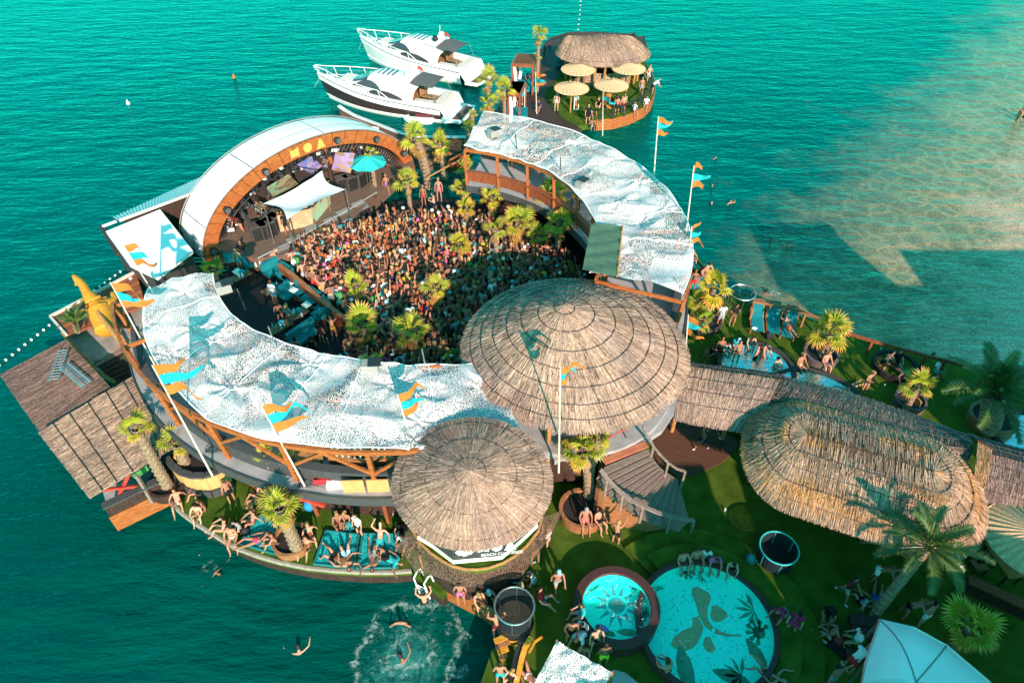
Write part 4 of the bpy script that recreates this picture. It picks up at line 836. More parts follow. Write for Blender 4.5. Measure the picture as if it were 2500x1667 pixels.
# timber bench wall by the ladder
bw = thing('plank_seawall', 'sloping orange plank wall with a bench top beside the swim ladder', 'wall', Z(13, 900, 420, .6))
tops = [Z(13, 715, 245, 1.35), Z(13, 900, 330, 1.35), Z(13, 1060, 430, 1.35), Z(13, 1190, 510, 1.35)]; bots = [Z(13, 790, 425, .1), Z(13, 930, 500, .1), Z(13, 1050, 560, .1), Z(13, 1150, 630, .1)]
for k in range(7):
    f0, f1 = k / 7 + .006, (k + 1) / 7 - .006; g = MB(); g.grid([[a.lerp(b, f0) for a, b in zip(tops, bots)], [a.lerp(b, f1) for a, b in zip(tops, bots)]]); g.grid([[a.lerp(b, f1) + Vector((.02, .05, -.01)) for a, b in zip(tops, bots)], [a.lerp(b, f0) + Vector((.02, .05, -.01)) for a, b in zip(tops, bots)]]); g.obj('plank', wood_o, bw)
MB().tube([Z(13, 735, 255, 1.5), Z(13, 960, 370, 1.5), Z(13, 1170, 490, 1.5)], .05, 6).obj('top_rail', wood_d, bw)
# bottom-frame net and pale dome
cnb = [Z(13, 1680, 752, 3.0), Z(13, 2130, 1010, 3.0), Z(13, 2010, 1250, 2.8), Z(13, 1460, 1160, 2.8)]
ct = thing('net_awning', 'white rope-net awning cut by the bottom frame edge', 'awning', cnb[3]); rows = [[cnb[0].lerp(cnb[1], i / 20).lerp(cnb[3].lerp(cnb[2], i / 20), j / 20) + Vector((0, 0, .14 * mnoise.noise(Vector((i * .35, j * .2, 3))))) for i in range(21)] for j in range(21)]
MB().grid(rows).obj('net', M_net('coarse_white_net', (.8, .78, .77), 20, .34, .03), ct); 
for p in cnb[:2]: MB().tube([p, (p.x, p.y, 1)], .05, 6).obj('pole', log_m, ct)
dm = thing('tensile_dome', 'pale turquoise-shaded tensile dome with cream panels at the bottom right', 'canopy', Z(12, 1000, 1500, 1.0))
cr = [Z(12, x, y, z) for x, y, z in ((685, 1568, 2.6), (720, 1400, 2.7), (770, 1250, 2.8), (835, 1050, 2.9))]; rt_ = [Z(12, x, y, z) for x, y, z in ((835, 1050, 2.9), (1100, 1110, 3.1), (1380, 1260, 3.0), (1730, 1560, 2.7))]
pk = Z(12, 1130, 1560, 3.9); far = Z(12, 900, 1750, 2.6); far2 = Z(12, 1850, 1750, 2.6)
edge = [far] + cr + rt_[1:] + [far2]
for k in range(len(edge) - 1):
    a, b = edge[k], edge[k + 1]; g = MB(); rows = []
    for i in range(7):
        f = i / 6; z_b = .35 * math.sin(f * math.pi); rows.append([a.lerp(b, j / 4).lerp(pk, f) + Vector((0, 0, z_b)) for j in range(5)])
    g.grid(rows).obj('dome_panel', fabric_w, dm, smooth=True)
    if k in (4, 6): MB().tube([r[0] for r in rows], .025, 5).obj('seam', MATS['grey_strip'], dm)
MB().tube(edge, .05, 6).obj('edge_tube', metal_m, dm)
for p in (cr[3], rt_[2], cr[1]): MB().tube([p, (p.x, p.y, 1)], .06, 6).obj('pole', metal_m, dm)
tag(MB().add([Z(13, 2140, 985, 1.6), Z(13, 2240, 1010, 1.6), Z(13, 2350, 1099, 1.6), Z(13, 2130, 1120, 1.6), Z(13, 2140, 985, 1.5), Z(13, 2240, 1010, 1.5), Z(13, 2350, 1099, 1.5), Z(13, 2130, 1120, 1.5)], [(0, 1, 2, 3), (0, 4, 5, 1), (1, 5, 6, 2)]).obj('grey_platform', greyf), 'grey tabletop beside the white net awning at the bottom edge', 'platform')
# ------------------------------------------------------------------ curved stair
st = thing('curved_stair', 'fan-shaped wooden stair with curved handrails down to the lawn', 'staircase', Z(19, 1500, 1300, 1.0))
inn_ = ((620, 690), (660, 745), (590, 790)); 
Lp = [(645, 745), (555, 870), (590, 950), (640, 1020), (700, 1080), (780, 1140), (850, 1190), (930, 1260), (1030, 1320), (1140, 1380), (1260, 1420), (1380, 1460), (1480, 1490)]
Rp = [(1140, 540), (1160, 590), (1190, 650), (1225, 690), (1255, 730), (1285, 760), (1320, 790), (1350, 810), (1380, 830), (1410, 850), (1440, 870), (1480, 890), (1600, 1320)]
NT = 12
for k in range(NT):
    z = 3.75 - k * (2.75 / NT); a0, b0 = Z(19, *Lp[k], z), Z(19, *Rp[k], z); a1, b1 = Z(19, *Lp[k + 1], z), Z(19, *Rp[k + 1], z)
    MB().prism([a0[:2], b0[:2], (b1 + (b1 - b0) * .1)[:2], (a1 + (a1 - a0) * .1)[:2]], z - .06, z).obj('tread', wood_g, st); MB().add([a1, b1, b1 - Vector((0, 0, .25)), a1 - Vector((0, 0, .25))], [(0, 1, 2, 3)]).obj('riser', wood_d, st)
a, b = Z(19, 625, 690, 3.82), Z(19, 1120, 490, 3.82); MB().beam(a, b, .3, .06).obj('top_board', mat('terracotta_board', (.46, .15, .085), (.36, .11, .06), scale=4, rough=.7), st)
g = MB(); P = [Z(19, *q_, 3.7 - i * .23) for i, q_ in enumerate(Lp)]; g.grid([[p - Vector((0, 0, .05)) for p in P], [Vector((p.x, p.y - .05, .99)) for p in P]]); g.obj('side_wall', wood_b, st)
def handrail(pts, zs, parent, w=.12):
    P = [Z(19, x, y, z) for (x, y), z in zip(pts, zs)]
    for a, b in zip(P, P[1:]): MB().beam(a, b, w, .07).obj('handrail', wood_g, parent)
    return P
P = handrail(((590, 780), (670, 880), (760, 980), (850, 1060), (940, 1130), (1080, 1200), (1240, 1270), (1400, 1320), (1540, 1350), (1670, 1365)), (4.6, 4.3, 4.0, 3.75, 3.5, 3.15, 2.75, 2.4, 2.1, 2.0), st, .16)
for p in P[1::2]: MB().beam(p, (p.x, p.y, max(1.0, p.z - 1.1)), .09, .09).obj('baluster', wood_g, st)
P = handrail(((1080, 280), (1130, 390), (1200, 510), (1280, 610), (1370, 700), (1470, 770), (1565, 800)), (4.9, 4.55, 4.1, 3.6, 3.1, 2.6, 2.3), st, .1)
for p in P[2::2]: MB().beam(p, (p.x, p.y, max(1.0, p.z - 1.2)), .09, .09).obj('baluster', wood_g, st)
# grey landing and wing floor between the big roof and the stair
o = MB().prism([Z(19, x, y, 3.8)[:2] for x, y in ((560, 620), (1110, 470), (1160, 420), (1300, 330), (1440, 120), (1480, -60), (1200, -200), (500, 150), (0, 500), (60, 690), (300, 560))], 3.55, 3.8).obj('upper_landing', greyf); tag(o, kind='structure')
o = MB().prism([Z(19, x, y, 1.03)[:2] for x, y in ((1180, 420), (1300, 300), (1500, 150), (2000, 330), (2140, 420), (2165, 510), (2080, 620), (1940, 730), (1700, 830), (1480, 880), (1250, 700), (1180, 560))], .99, 1.06).obj('round_wooden_floor', mat('dark_brown_boards', (.12, .055, .032), (.075, .032, .02), scale=3, rough=.55, bump=.2, stretch=(1, 8, 1))); tag(o, kind='structure')
# rope barrier on the landing
rb = thing('rope_barrier', 'steel post with a red barrier ribbon on the landing above the stair', 'barrier', Z(19, 885, 460, 3.8)); q = Z(19, 885, 460, 3.8)
MB().lathe((q.x, q.y, q.z), [(.001, .04), (.16, .04), (.18, 0)], 16).obj('foot', metal_d, rb); MB().tube([q, q + Vector((0, 0, .95))], .03, 8).obj('post', metal_m, rb); MB().beam(q + Vector((0, 0, .85)), Z(19, 640, 440, 4.6), .015, .07).obj('ribbon', red_m, rb)
# ------------------------------------------------------------------ palms
def fan_leaf(seed, dead=False):
    g = random.Random(seed); m = MB(); L = .62 if not dead else .45; n = 19
    m.tube([(0, 0, 0), (L * .5, 0, .04), (L, 0, 0)], [.018, .013, .01], 4, m=1, cap=False)
    R0 = .16; R1 = .66 if not dead else .6; spread = R(118) if not dead else R(60)
    for k in range(n):
        a = -spread + 2 * spread * k / (n - 1); w = spread / n * .98; rr = R1 * (.72 + .28 * math.cos(a * .62)) * g.uniform(.9, 1.05); fold = .05 if k % 2 else -.02
        dr = -.10 * g.random() - (.06 if not dead else .25) - .08 * abs(math.sin(a))
        def P(r, b, z): return (L + r * math.cos(b), r * math.sin(b), z)
        j = g.uniform(-.05, .05)
        vs = [(L, 0, 0), P(R0 + .3 * rr, a - w, -.01), P(R0 + .36 * rr, a, fold + .02), P(R0 + .3 * rr, a + w, -.01), P(.72 * rr + .05, a - w * .8 + j, dr * .3), P(.72 * rr + .05, a + w * .8 + j, dr * .3), P(rr + .1, a + j * 1.6, dr)]
        m.add(vs, [(0, 1, 2), (0, 2, 3), (1, 4, 2), (2, 4, 5), (2, 5, 3)]); m.add([vs[4], vs[6], vs[5]], [(0, 1, 2)], 2 if g.random() < .75 else 0)
    return m.mesh('frond', [dead_m if dead else leaf_m, trunk_m, dead_m], smooth=False)
fan_fresh = [fan_leaf(s) for s in range(4)]; fan_dead = [fan_leaf(20 + s, True) for s in range(3)]
def trunk_mesh(h, r0, r1, seed, bulge=0, lean=(0, 0)):
    g = random.Random(seed); m = MB(); n = 9; rows = []; k = max(6, int(h * 7))
    for i in range(k + 1):
        f = i / k; r = r0 + (r1 - r0) * f + bulge * math.sin(f * math.pi); row = []
        for j in range(n + 1):
            a = 2 * math.pi * (j % n) / n + .5 * (i % 2) * 2 * math.pi / n; rr = r * (1 + .16 * ((i % 2) - .5) + .10 * math.sin(j * 7.3 + i * 3.1)); row.append((lean[0] * f * f + rr * math.cos(a), lean[1] * f * f + rr * math.sin(a), h * f))
        rows.append(row)
    m.grid(rows); return m.mesh('trunk', trunk_m)
palm_n = [0]
def fan_palm(label, base, h, size=1.0, fresh=11, dead=6, lean=(0, 0), r=.13, col_=(1, 1, 1), skirt=True, crown_only=False, extra=None):
    s_ = palm_n[0]; palm_n[0] += 1; g = random.Random(100 + s_)
    t = thing('fan_palm', label, 'palm tree', base); del t['_base']
    inst('trunk', trunk_mesh(h, r * 1.25, r, s_, lean=lean), t)
    top = (lean[0], lean[1], h)
    fresh = max(5, int(fresh * .85))
    for k in range(fresh):
        a = 2.4 * k + g.uniform(-.3, .3) + s_; el = R(80) - R(105) * (k / max(1, fresh - 1)) ** 1.0 + g.uniform(-.12, .12)
        o = inst('frond', fan_fresh[(k + s_) % 4], t, top, (g.uniform(-.35, .35), -el, a), size * .68 * g.uniform(.7, 1.15)); b = g.uniform(.75, 1.2); y = g.uniform(.9, 1.1) + .25 * (k > fresh * .7)
        o.color = (col_[0] * b * y, col_[1] * b, col_[2] * b * .9, 1)
    for k in range(dead):
        a = 2.4 * k + g.uniform(-.4, .4) + 1; el = R(-38) - R(42) * g.random()
        o = inst('dry_frond', fan_dead[k % 3], t, (top[0], top[1], h - .08 - .35 * g.random() * size), (g.uniform(-.5, .5), -el, a), size * .60 * g.uniform(.75, 1.1)); b = g.uniform(.7, 1.2); o.color = (b, b, b, 1)
    return t
def palm_px(label, cx, cy, bx=None, by=None, zc=None, z0=1.0, size=1.0, **kw):
    """crown centre (full-frame photo point, 2352 wide) and foot point."""
    if by is not None:
        b = D(bx, by, z0); zt = ztop(b, cy * 1.063); top = D(cx, cy, zt); return fan_palm(label, b, zt - z0, size, lean=(top.x - b.x, top.y - b.y), **kw)
    top = D(cx, cy, zc); return fan_palm(label, Vector((top.x, top.y, z0)), zc - z0, size, **kw)
Y = (1.15, 1.0, 1.0)
palm_px('tall fan palm with a long shaggy trunk beside the island steps', 1237, 80, zc=6.0, size=1.0, fresh=9, dead=10)
palm_px('fan palm behind the yacht stern, upper left of the quay cluster', 1120, 182, zc=4.6, size=1.15); palm_px('fan palm at the right of the quay cluster, next to the lower gazebo', 1158, 205, zc=4.0, size=1.15); palm_px('fan palm at the front of the quay cluster above the net canopy', 1123, 236, zc=3.6, size=1.15, dead=9)
palm_px('small green palm bush on the quay by the mooring line', 1085, 262, zc=2.6, size=.5, dead=2); palm_px('small dark palm bush below the mooring line', 1075, 290, zc=2.2, size=.7, dead=1)
palm_px('left of the two tall fan palms behind the right rim of the stage', 957, 320, 985, 432, size=1.35, fresh=12, dead=12, r=.24); palm_px('right of the two tall fan palms behind the right rim of the stage', 1008, 332, 1022, 410, size=1.3, fresh=11, dead=10, r=.2)
palm_px('wide fan palm beside the turquoise umbrella', 935, 415, zc=3.6, size=1.2, dead=3); palm_px('small fan palm by the white panel left of the right terrace', 1068, 383, zc=3.2, size=.85, dead=2); palm_px('small fan palm over the crowd below the white panel', 1060, 432, zc=3.2, size=.85, dead=3)
palm_px('fan palm over the crowd at the foot of the right terrace', 1130, 455, zc=3.7, size=1.05, dead=8); palm_px('yellowing fan palm over the middle of the crowd, left of the terrace bar', 1072, 478, zc=3.3, size=.95, dead=7, col_=Y)
palm_px('large fan palm touching the inner rail of the right terrace', 1268, 440, zc=4.6, size=1.35, fresh=14, dead=11, r=.18); palm_px('large bright fan palm right of centre over the crowd', 1188, 510, zc=3.9, size=1.35, fresh=14, dead=7)
palm_px('fan palm with a heavy dry skirt beside the green tarpaulin', 1283, 512, zc=4.2, size=1.15, dead=13); palm_px('low fan palm between the bright palm and the skirted palm', 1236, 540, zc=3.3, size=.95, dead=3)
palm_px('thin fan palm with a sparse dry crown over the right of the crowd', 1135, 527, 1143, 632, size=.95, fresh=3, dead=8); palm_px('single upright tuft palm in the middle of the crowd', 1055, 562, zc=3.4, size=.85, dead=4, col_=Y)
palm_px('fan palm over the left part of the crowd near the sofas', 818, 655, zc=3.5, size=.95, dead=6); palm_px('fan palm with a golden skirt over the lower middle of the crowd', 998, 662, zc=3.6, size=1.0, dead=11)
palm_px('large fan palm beside the lower sofa end', 833, 742, zc=3.6, size=1.25, dead=6); palm_px('large fan palm above the near canopy edge, right of the sofa palm', 952, 762, zc=3.6, size=1.25, dead=7); palm_px('fan palm whose top just clears the near canopy edge by the floodlight', 850, 840, zc=3.3, size=1.0, dead=0)
palm_px('tall bare-trunked fan palm leaning over the pale thatched hut', 312, 985, 392, 1128, size=.95, fresh=9, dead=2, r=.19); palm_px('short fan palm growing in the round bamboo planter', 408, 1020, 425, 1062, z0=2.2, size=1.0, fresh=9, dead=4, r=.2)
palm_px('leaning fan palm between the rope nets on the crescent deck', 640, 1165, 685, 1265, z0=1.1, size=1.15, fresh=12, dead=5, r=.2)
palm_px('fan palm in the round planter at the foot of the curved stair', 1338, 1035, 1352, 1150, size=1.2, fresh=14, dead=5, r=.2); palm_px('second crown beside the stair palm, above the landing', 1375, 1008, 1350, 1150, size=.75, fresh=7, dead=2, r=.1)
palm_px('bright fan palm at the corner by the right terrace and the water', 1640, 662, zc=3.6, size=1.45, fresh=12, dead=6, col_=(1.25, 1.05, .9)); palm_px('dark spiky palm at the foot of the corner fan palm', 1612, 735, zc=2.0, size=.9, dead=1, col_=(.7, .9, .9)); palm_px('small palm left of the corner fan palm', 1605, 690, zc=2.8, size=.8, dead=1, col_=(.8, .95, .9))
palm_px('fan palm in the round planter beyond the loungers', 1905, 762, 1888, 820, z0=1.4, size=1.3, fresh=13, dead=3, r=.16); palm_px('dim fan palm in the planter near the far-right rail', 2108, 890, zc=2.9, size=1.15, dead=3, col_=(.9, .95, .9))
palm_px('large spiky fan palm at the bottom right beside the tensile dome', 2228, 1440, zc=3.0, size=1.2, fresh=15, dead=7); palm_px('small palm tuft behind the turquoise umbrella', 850, 352, zc=4.4, size=.7, fresh=8, dead=0, z0=2.0); palm_px('dark palm tuft at the left foot of the stage shell', 490, 622, zc=2.6, size=1.0, fresh=8, dead=0, col_=(.6, .8, .8))
palm_px('tiny palm in a pot by the island steps', 1232, 135, zc=2.4, size=.6, fresh=8, dead=0, col_=(.8, .95, .9)); palm_px('small palm tuft inside the near terrace, left of two', 610, 1040, zc=4.9, z0=4.0, size=.5, fresh=8, dead=0); palm_px('small palm tuft inside the near terrace behind the flagpole', 650, 1048, zc=4.9, z0=4.0, size=.5, fresh=8, dead=0)
def date_leaf(seed, L=2.3, n=34):
    g = random.Random(seed); m = MB(); pts = [(L * f * (1 - .12 * f * f), .03 * math.sin(f * 3 + seed), .45 * math.sin(f * 1.9) - .55 * f ** 2.4) for f in [i / 10 for i in range(11)]]
    m.tube(pts, [.03 - .025 * i / 10 for i in range(11)], 4, cap=False)
    for k in range(n):
        f = .14 + .85 * k / n; i = min(9, int(f * 10)); a, b = Vector(pts[i]), Vector(pts[i + 1]); p = a.lerp(b, f * 10 - i); d = (b - a).normalized(); l = .46 * math.sin(.5 + f * 2.4) * g.uniform(.8, 1.1)
        for s_ in (-1, 1):
            sd_ = Vector((0, s_, 0)); q = p + (sd_ * .78 + d * .6 + Vector((0, 0, g.uniform(.0, .35)))) .normalized() * l; wv = d * .03; m.add([p - wv, p + wv, q.lerp(p, .4) + wv * 1.1 + Vector((0, 0, .02)), q], [(0, 1, 2, 3)])
    return m.mesh('frond', date_m)
dfr = [date_leaf(1), date_leaf(2, 2.0), date_leaf(3, 2.6)]
def date_palm(label, base, top, n, size, r, seed, el0=75, el1=-35, tcol=1.0, rtop=None):
    t = thing('date_palm', label, 'palm tree', base); del t['_base']; lv = Vector(top) - Vector(base); g = random.Random(seed)
    inst('trunk', trunk_mesh(lv.z, r * 1.15, rtop or r, seed + 50, lean=(lv.x, lv.y)), t)
    for k in range(n):
        a = 2.39996 * k + g.uniform(-.2, .2); el = R(el0) + R(el1 - el0) * (k / (n - 1)) ** .85; o = inst('frond', dfr[k % 3], t, lv, (g.uniform(-.5, .5), -el, a), size * g.uniform(.85, 1.1)); b = g.uniform(.7, 1.35); o.color = (b, b, b, 1)
    return t
b = D(2005, 1415, 1.0); zt = 4.7; date_palm('date palm with a smooth leaning trunk over the oval roof', b, D(2132, 1255, zt), 20, .78, .16, 1, el0=60, el1=-30)
b = D(2265, 985, 1.2); date_palm('stout date palm with a diamond-scaled trunk at the right edge', b, D(2278, 905, 3.0), 26, 1.05, .42, 2, el0=80, el1=-15, rtop=.5)
b = D(180, 762, 2.2); date_palm('small dark date palm on the orange deck beside the yellow sculpture', b, b + Vector((.1, 0, .6)), 12, .55, .14, 3, el0=70, el1=0)
b = D(335, 850, 2.0); date_palm('small spiky palm beside the log partition, next to the net canopy', b, b + Vector((-.1, .1, .9)), 14, .42, .16, 4, el0=75, el1=-5)

# ------------------------------------------------------------------ flagpoles
def flag(label, base, top, z0=4.0, strips=True, s=1.0, wind=(.9, .5), seed=0, mode=0):
    s *= .82; g = random.Random(seed); b = D(*base, z0); zt = ztop(b, top[1] * 1.063); tp_ = D(*top, zt); t = thing('flagpole', label, 'flag', b, 'flagpoles with orange and turquoise pennants')
    MB().tube([b, b.lerp(tp_, .5), tp_], [.045, .035, .022], 7).obj('pole', mat('pale_pole', (.62, .54, .46), (.5, .42, .35), rough=.5), t)
    up = (tp_ - b).normalized(); w = Vector((wind[0], wind[1], 0)).normalized()
    for k, m in enumerate((orange_f, tealflag, orange_f)):
        p0 = tp_ - up * (.03 + .5 * k * s); L = s * g.uniform(1.0, 1.9); rows = []; ph = g.random() * 6; w = Vector((wind[0] + g.uniform(-.25, .25), wind[1] + g.uniform(-.35, .35), 0)).normalized()
        for i in range(13):
            f = i / 12; wd = .50 * s * (1 - .8 * f ** 1.5); c = p0 + w * L * f * (1 - .12 * f) + Vector((0, 0, .24 * math.sin(f * 5.5 + ph) * s * f - .35 * f * f * s * g.uniform(.9, 1.1))); c += Vector((-w.y, w.x, 0)) * (.22 * math.sin(f * 7 + ph * 2) * s * f)
            rows.append([c - up * wd * j / 2 for j in range(3)])
        MB().grid(rows).obj('pennant', m, t, smooth=True)
    return t
flag('flagpole on the white roof at the far left, beside the stage', (372, 705), (282, 560), 3.0, s=1.05, seed=1, wind=(1, .15)); flag('flagpole above the yellow sculpture on the left deck', (378, 880), (253, 648), 3.5, s=1.05, seed=2, wind=(1, .1))
flag('flagpole at the left end of the near terrace beside the pale thatched hut', (488, 1092), (349, 838), 4.0, s=1.1, seed=3, wind=(1, .35)); flag('flagpole rising in front of the middle of the near net canopy', (701, 1118), (600, 932), 4.0, s=1.1, seed=4, wind=(.8, .6))
flag('flagpole between the near net canopy and the smaller thatched roof', (951, 1032), (912, 905), 5.0, s=1.0, seed=5, wind=(.85, .5)); flag('flagpole standing against the largest thatched roof', (1283, 1085), (1287, 845), 3.8, s=.75, seed=6, wind=(.8, .6))
flag('flagpole behind the far right canopy against the sea, tallest at the top', (1502, 400), (1512, 268), 6.5, s=.85, seed=7, wind=(1, .1)); flag('flagpole at the right rim of the right canopy', (1572, 565), (1594, 380), 5.0, s=1.0, seed=8, wind=(.45, .2)); flag('short flagpole at the right rim above the turquoise nets', (1568, 690), (1589, 520), 3.0, s=.8, seed=9, wind=(.6, .3)); flag('flagpole right of the largest thatched roof beside the corner palm', (1571, 850), (1581, 722), 3.0, s=.9, seed=10, wind=(.7, -.4))
flag('flagpole on the quay before the island gazebos', (1233, 262), (1229, 165), 1.0, s=.9, seed=11, wind=(.35, -.25)); flag('flagpole in front of the island rail above the right canopy', (1384, 312), (1385, 208), 1.0, s=.9, seed=12, wind=(.35, -.3))

# ------------------------------------------------------------------ left huts, orange deck and sculpture
def hut_roof(label, ridge, eave, zr, ze, n, tone, seed, wires):
    t = thing('thatched_hut_roof', label, 'thatched roof', eave[-1]); Rg = np.array([p[:] for p in ridge]); E = np.array([p[:] for p in eave]); Rg[:, 2] = zr; E[:, 2] = ze; K = len(Rg)
    def S_(u, v):
        u = np.clip(np.asarray(u), 0, 1) * (K - 1); i = np.clip(u.astype(int), 0, K - 2); f = (u - i)[:, None]; v = np.asarray(v)[:, None]
        return (Rg[i] * (1 - f) + Rg[i + 1] * f) * (1 - v) + (E[i] * (1 - f) + E[i + 1] * f) * v
    ul = float(np.linalg.norm(E[0] - E[-1])); vl = float(np.linalg.norm(E[0] - Rg[0]))
    thatch(t, S_, n, ul, vl, L=.6, w=.026, tone=tone, seed=seed, over=.25, shell=(16, 10), bands=9, lift=.035)
    for v in wires: ring_wire(t, S_, v, 20, closed=False, dz=.06)
    return t
hl = hut_roof('pale thatched roof of the waterside hut beside the near terrace', [D(352, 836, 3.3), D(440, 1005, 3.3)], [D(95, 990, 2.8), D(213, 1142, 2.8)], 3.3, 2.8, 6500, (.95, .86, .80), 31, (.12, .28, .44, .6, .76, .9))
for x, y in ((300, 1100), (395, 1045), (120, 1010)): p = D(x, y, 2.8); MB().beam((p.x + .15, p.y + .2, .9), (p.x + .15, p.y + .2, 2.8), .12, .12).obj('post', wood_g, hl)
hd = hut_roof('dark weathered thatched roof at the far left above the water', [D(152, 780, 2.8), D(258, 893, 2.8)], [D(6, 858, 2.4), D(98, 988, 2.4)], 2.8, 2.4, 4200, (.50, .43, .45), 33, ())
for x, y in ((30, 870), (110, 980)): p = D(x, y, 2.4); MB().beam((p.x + .3, p.y, -.6), (p.x + .3, p.y, 2.4), .14, .14).obj('post', wood_d, hd)
# hut body
hb = thing('waterside_hut', 'open waterside bar hut with red cross braces below the pale thatched roof', 'hut', Z(6, 300, 1100, .5))
f0, f1 = Z(6, 205, 1125, 1.0), Z(6, 580, 945, 1.0); b0 = f0 + Vector((-2.2, 3.2, 0)); b1 = f1 + Vector((-1.5, 3.4, 0))
MB().prism([f0[:2], f1[:2], b1[:2], b0[:2]], .75, 1.0).obj('floor', greyf, hb)
for k in range(5):
    dz = -.19 * k; MB().beam(f0 + Vector((0, -.03, .62 - .0 + dz)) - Vector((0, 0, .55)), f1 + Vector((0, -.03, .62 + dz)) - Vector((0, 0, .55)), .05, .18).obj('fascia_plank', wood_o, hb)
def zf(x, y, z): return Z(6, x, y, z)
c0, c1, c2, c3 = zf(110, 920, 2.7), zf(490, 880, 1.6), zf(362, 740, 3.0), zf(208, 1070, 1.2)
MB().beam(c0, c1, .1, .12).obj('cross_brace', red_m, hb); MB().beam(c2, c3, .1, .12).obj('cross_brace', red_m, hb)
MB().beam(f0 + Vector((0, 0, .9)), f1 + Vector((0, 0, .9)), .35, .08).obj('counter', greyd, hb); MB().beam(f0 + Vector((0, .05, .45)), f1 + Vector((0, .05, .45)), .05, .8).obj('counter_front', wood_d, hb)
MB().beam(b0 + Vector((0, -.2, .6)), b1 + Vector((0, -.2, .6)), .4, 1.2).obj('back_wall', wood_d, hb)
for k in range(16):
    p = (f0 + Vector((-.8, 1.2, 0))).lerp(f1 + Vector((-.6, 1.3, 0)), k / 16) + Vector((0, 0, .85)); MB().lathe((p.x, p.y, p.z), [(.001, 0), (.045, 0), (.045, .2), (.018, .27), (.018, .34), (.001, .34)], 7).obj('bottle', mat('green_bottle', (.03, .22, .06), (.3, .45, .4), scale=9, rough=.2) if k % 3 else bottle_m, hb)
for k, (x, y) in enumerate(((380, 740), (410, 790))): crate(('green bottle crate on the hut shelf, upper of two', 'green bottle crate on the hut shelf, lower of two')[k], Z(6, x, y, 2.0), mat('green_plastic', (.06, .28, .08), rough=.5), (.6, .4, .3), .9)
# orange plank deck with pale edge
pd = [Z(5, 485, 685, 2.3), Z(5, 1302, 255, 2.3), Z(5, 1392, 560, 2.3), Z(5, 640, 860, 2.3)]
od = thing('orange_plank_deck', 'orange plank deck with a pale edge at the far left', 'deck', pd[0])
for k in range(14):
    a, b = k / 14 + .003, (k + 1) / 14 - .003; q = [pd[0].lerp(pd[3], a), pd[1].lerp(pd[2], a), pd[1].lerp(pd[2], b), pd[0].lerp(pd[3], b)]; MB().prism([p[:2] for p in q], 2.18, 2.3 + .006 * (k % 3)).obj('plank', wood_r if k % 4 else wood_o, od)
edge_m = mat('pale_edge_board', (.62, .52, .46), rough=.7)
MB().beam(pd[0] + Vector((0, 0, .06)), pd[1] + Vector((0, 0, .06)), .12, .14).obj('edge_board', edge_m, od); MB().beam(pd[0] + Vector((0, 0, .05)), pd[3] + Vector((0, 0, .05)), .1, .14).obj('edge_board', edge_m, od)
for k in range(4): p = pd[0].lerp(pd[1], .1 + .28 * k); MB().tube([(p.x + .2, p.y, -.6), (p.x + .2, p.y, 2.2)], .1, 7).obj('pile', pile_m, od)
MB().beam(pd[0] + Vector((0, .02, -.45)), pd[1] + Vector((0, .02, -.45)), .08, .7).obj('fascia', wood_d, od)
tag(MB().add([Z(5, x, y, 2.33) for x, y in ((1225, 320), (1240, 305), (1228, 298), (1250, 302), (1262, 290), (1258, 308), (1272, 318), (1255, 320), (1248, 336), (1242, 322))], [tuple(range(10))]).obj('starfish', white_m), 'white starfish ornament on the orange plank deck', 'ornament')
def skin_obj(name, verts, edges, m, parent=None, sub=1, root=0):
    me = bpy.data.meshes.new(name); me.from_pydata([v[:3] for v in verts], edges, []); o = bpy.data.objects.new(name, me); col.objects.link(o)
    md = o.modifiers.new('s', 'SKIN'); md.use_smooth_shade = True
    for i, v in enumerate(verts):
        sv = me.skin_vertices[0].data[i]; r = v[3]; sv.radius = r if isinstance(r, tuple) else (r, r); sv.use_root = i == root
    if sub: ss = o.modifiers.new('u', 'SUBSURF'); ss.levels = sub; ss.render_levels = sub
    dg = bpy.context.evaluated_depsgraph_get(); out = bpy.data.meshes.new_from_object(o.evaluated_get(dg)); bpy.data.objects.remove(o); out.materials.clear(); out.materials.append(m)
    return out
V_ = []; E_ = []
def chain(pts, start=None):
    p = start
    for (x, y, z, r) in pts:
        q = Z(5, x, y, z + .35); V_.append((q.x, q.y, q.z, r)); i = len(V_) - 1
        if p is not None: E_.append((p, i))
        p = i
    return p
chain([(1030, 830, 2.2, .75), (1000, 700, 2.5, .62), (945, 600, 2.75, .46), (885, 520, 2.95, .34), (832, 450, 3.15, .26), (795, 380, 3.3, .22), (750, 325, 3.4, .2), (695, 280, 3.5, .1)])
chain([(1060, 600, 2.6, .3), (1105, 540, 2.7, .22), (1080, 465, 2.8, .12)], 2); chain([(860, 645, 2.4, .25), (790, 630, 2.4, .2), (700, 640, 2.3, .1)], 2); chain([(955, 515, 2.9, .1), (1025, 490, 2.9, .05)], 3); chain([(820, 530, 2.9, .1), (770, 508, 2.9, .05)], 3); chain([(845, 395, 3.2, .05)], 5); chain([(730, 375, 3.2, .08), (715, 372, 3.1, .04)], 6); chain([(815, 580, 2.7, .07)], 9)
for (dx, dy) in ((-18, -12), (5, -18), (22, -6)): chain([(1080 + dx, 465 + dy - 8, 2.85, .05)], 10); 
for (dx, dy) in ((-22, -12), (-26, 4), (-14, 18)): chain([(700 + dx, 640 + dy, 2.2, .04)], 13)
so = link('wooden_sculpture', skin_obj('wooden_sculpture', V_, E_, yellow_m, root=1)); tag(so, 'yellow carved long-necked creature sculpture leaning over the orange deck', 'sculpture')
tag(MB().tube([Z(5, 930, 630, 3.4), Z(5, 1090, 840, 3.0), Z(5, 1200, 980, 2.7), Z(5, 1330, 1085, 2.4)], [.1, .13, .15, .15], 8).obj('log_partition', log_m), 'long log lying across the yellow sculpture towards the net canopy', 'log')
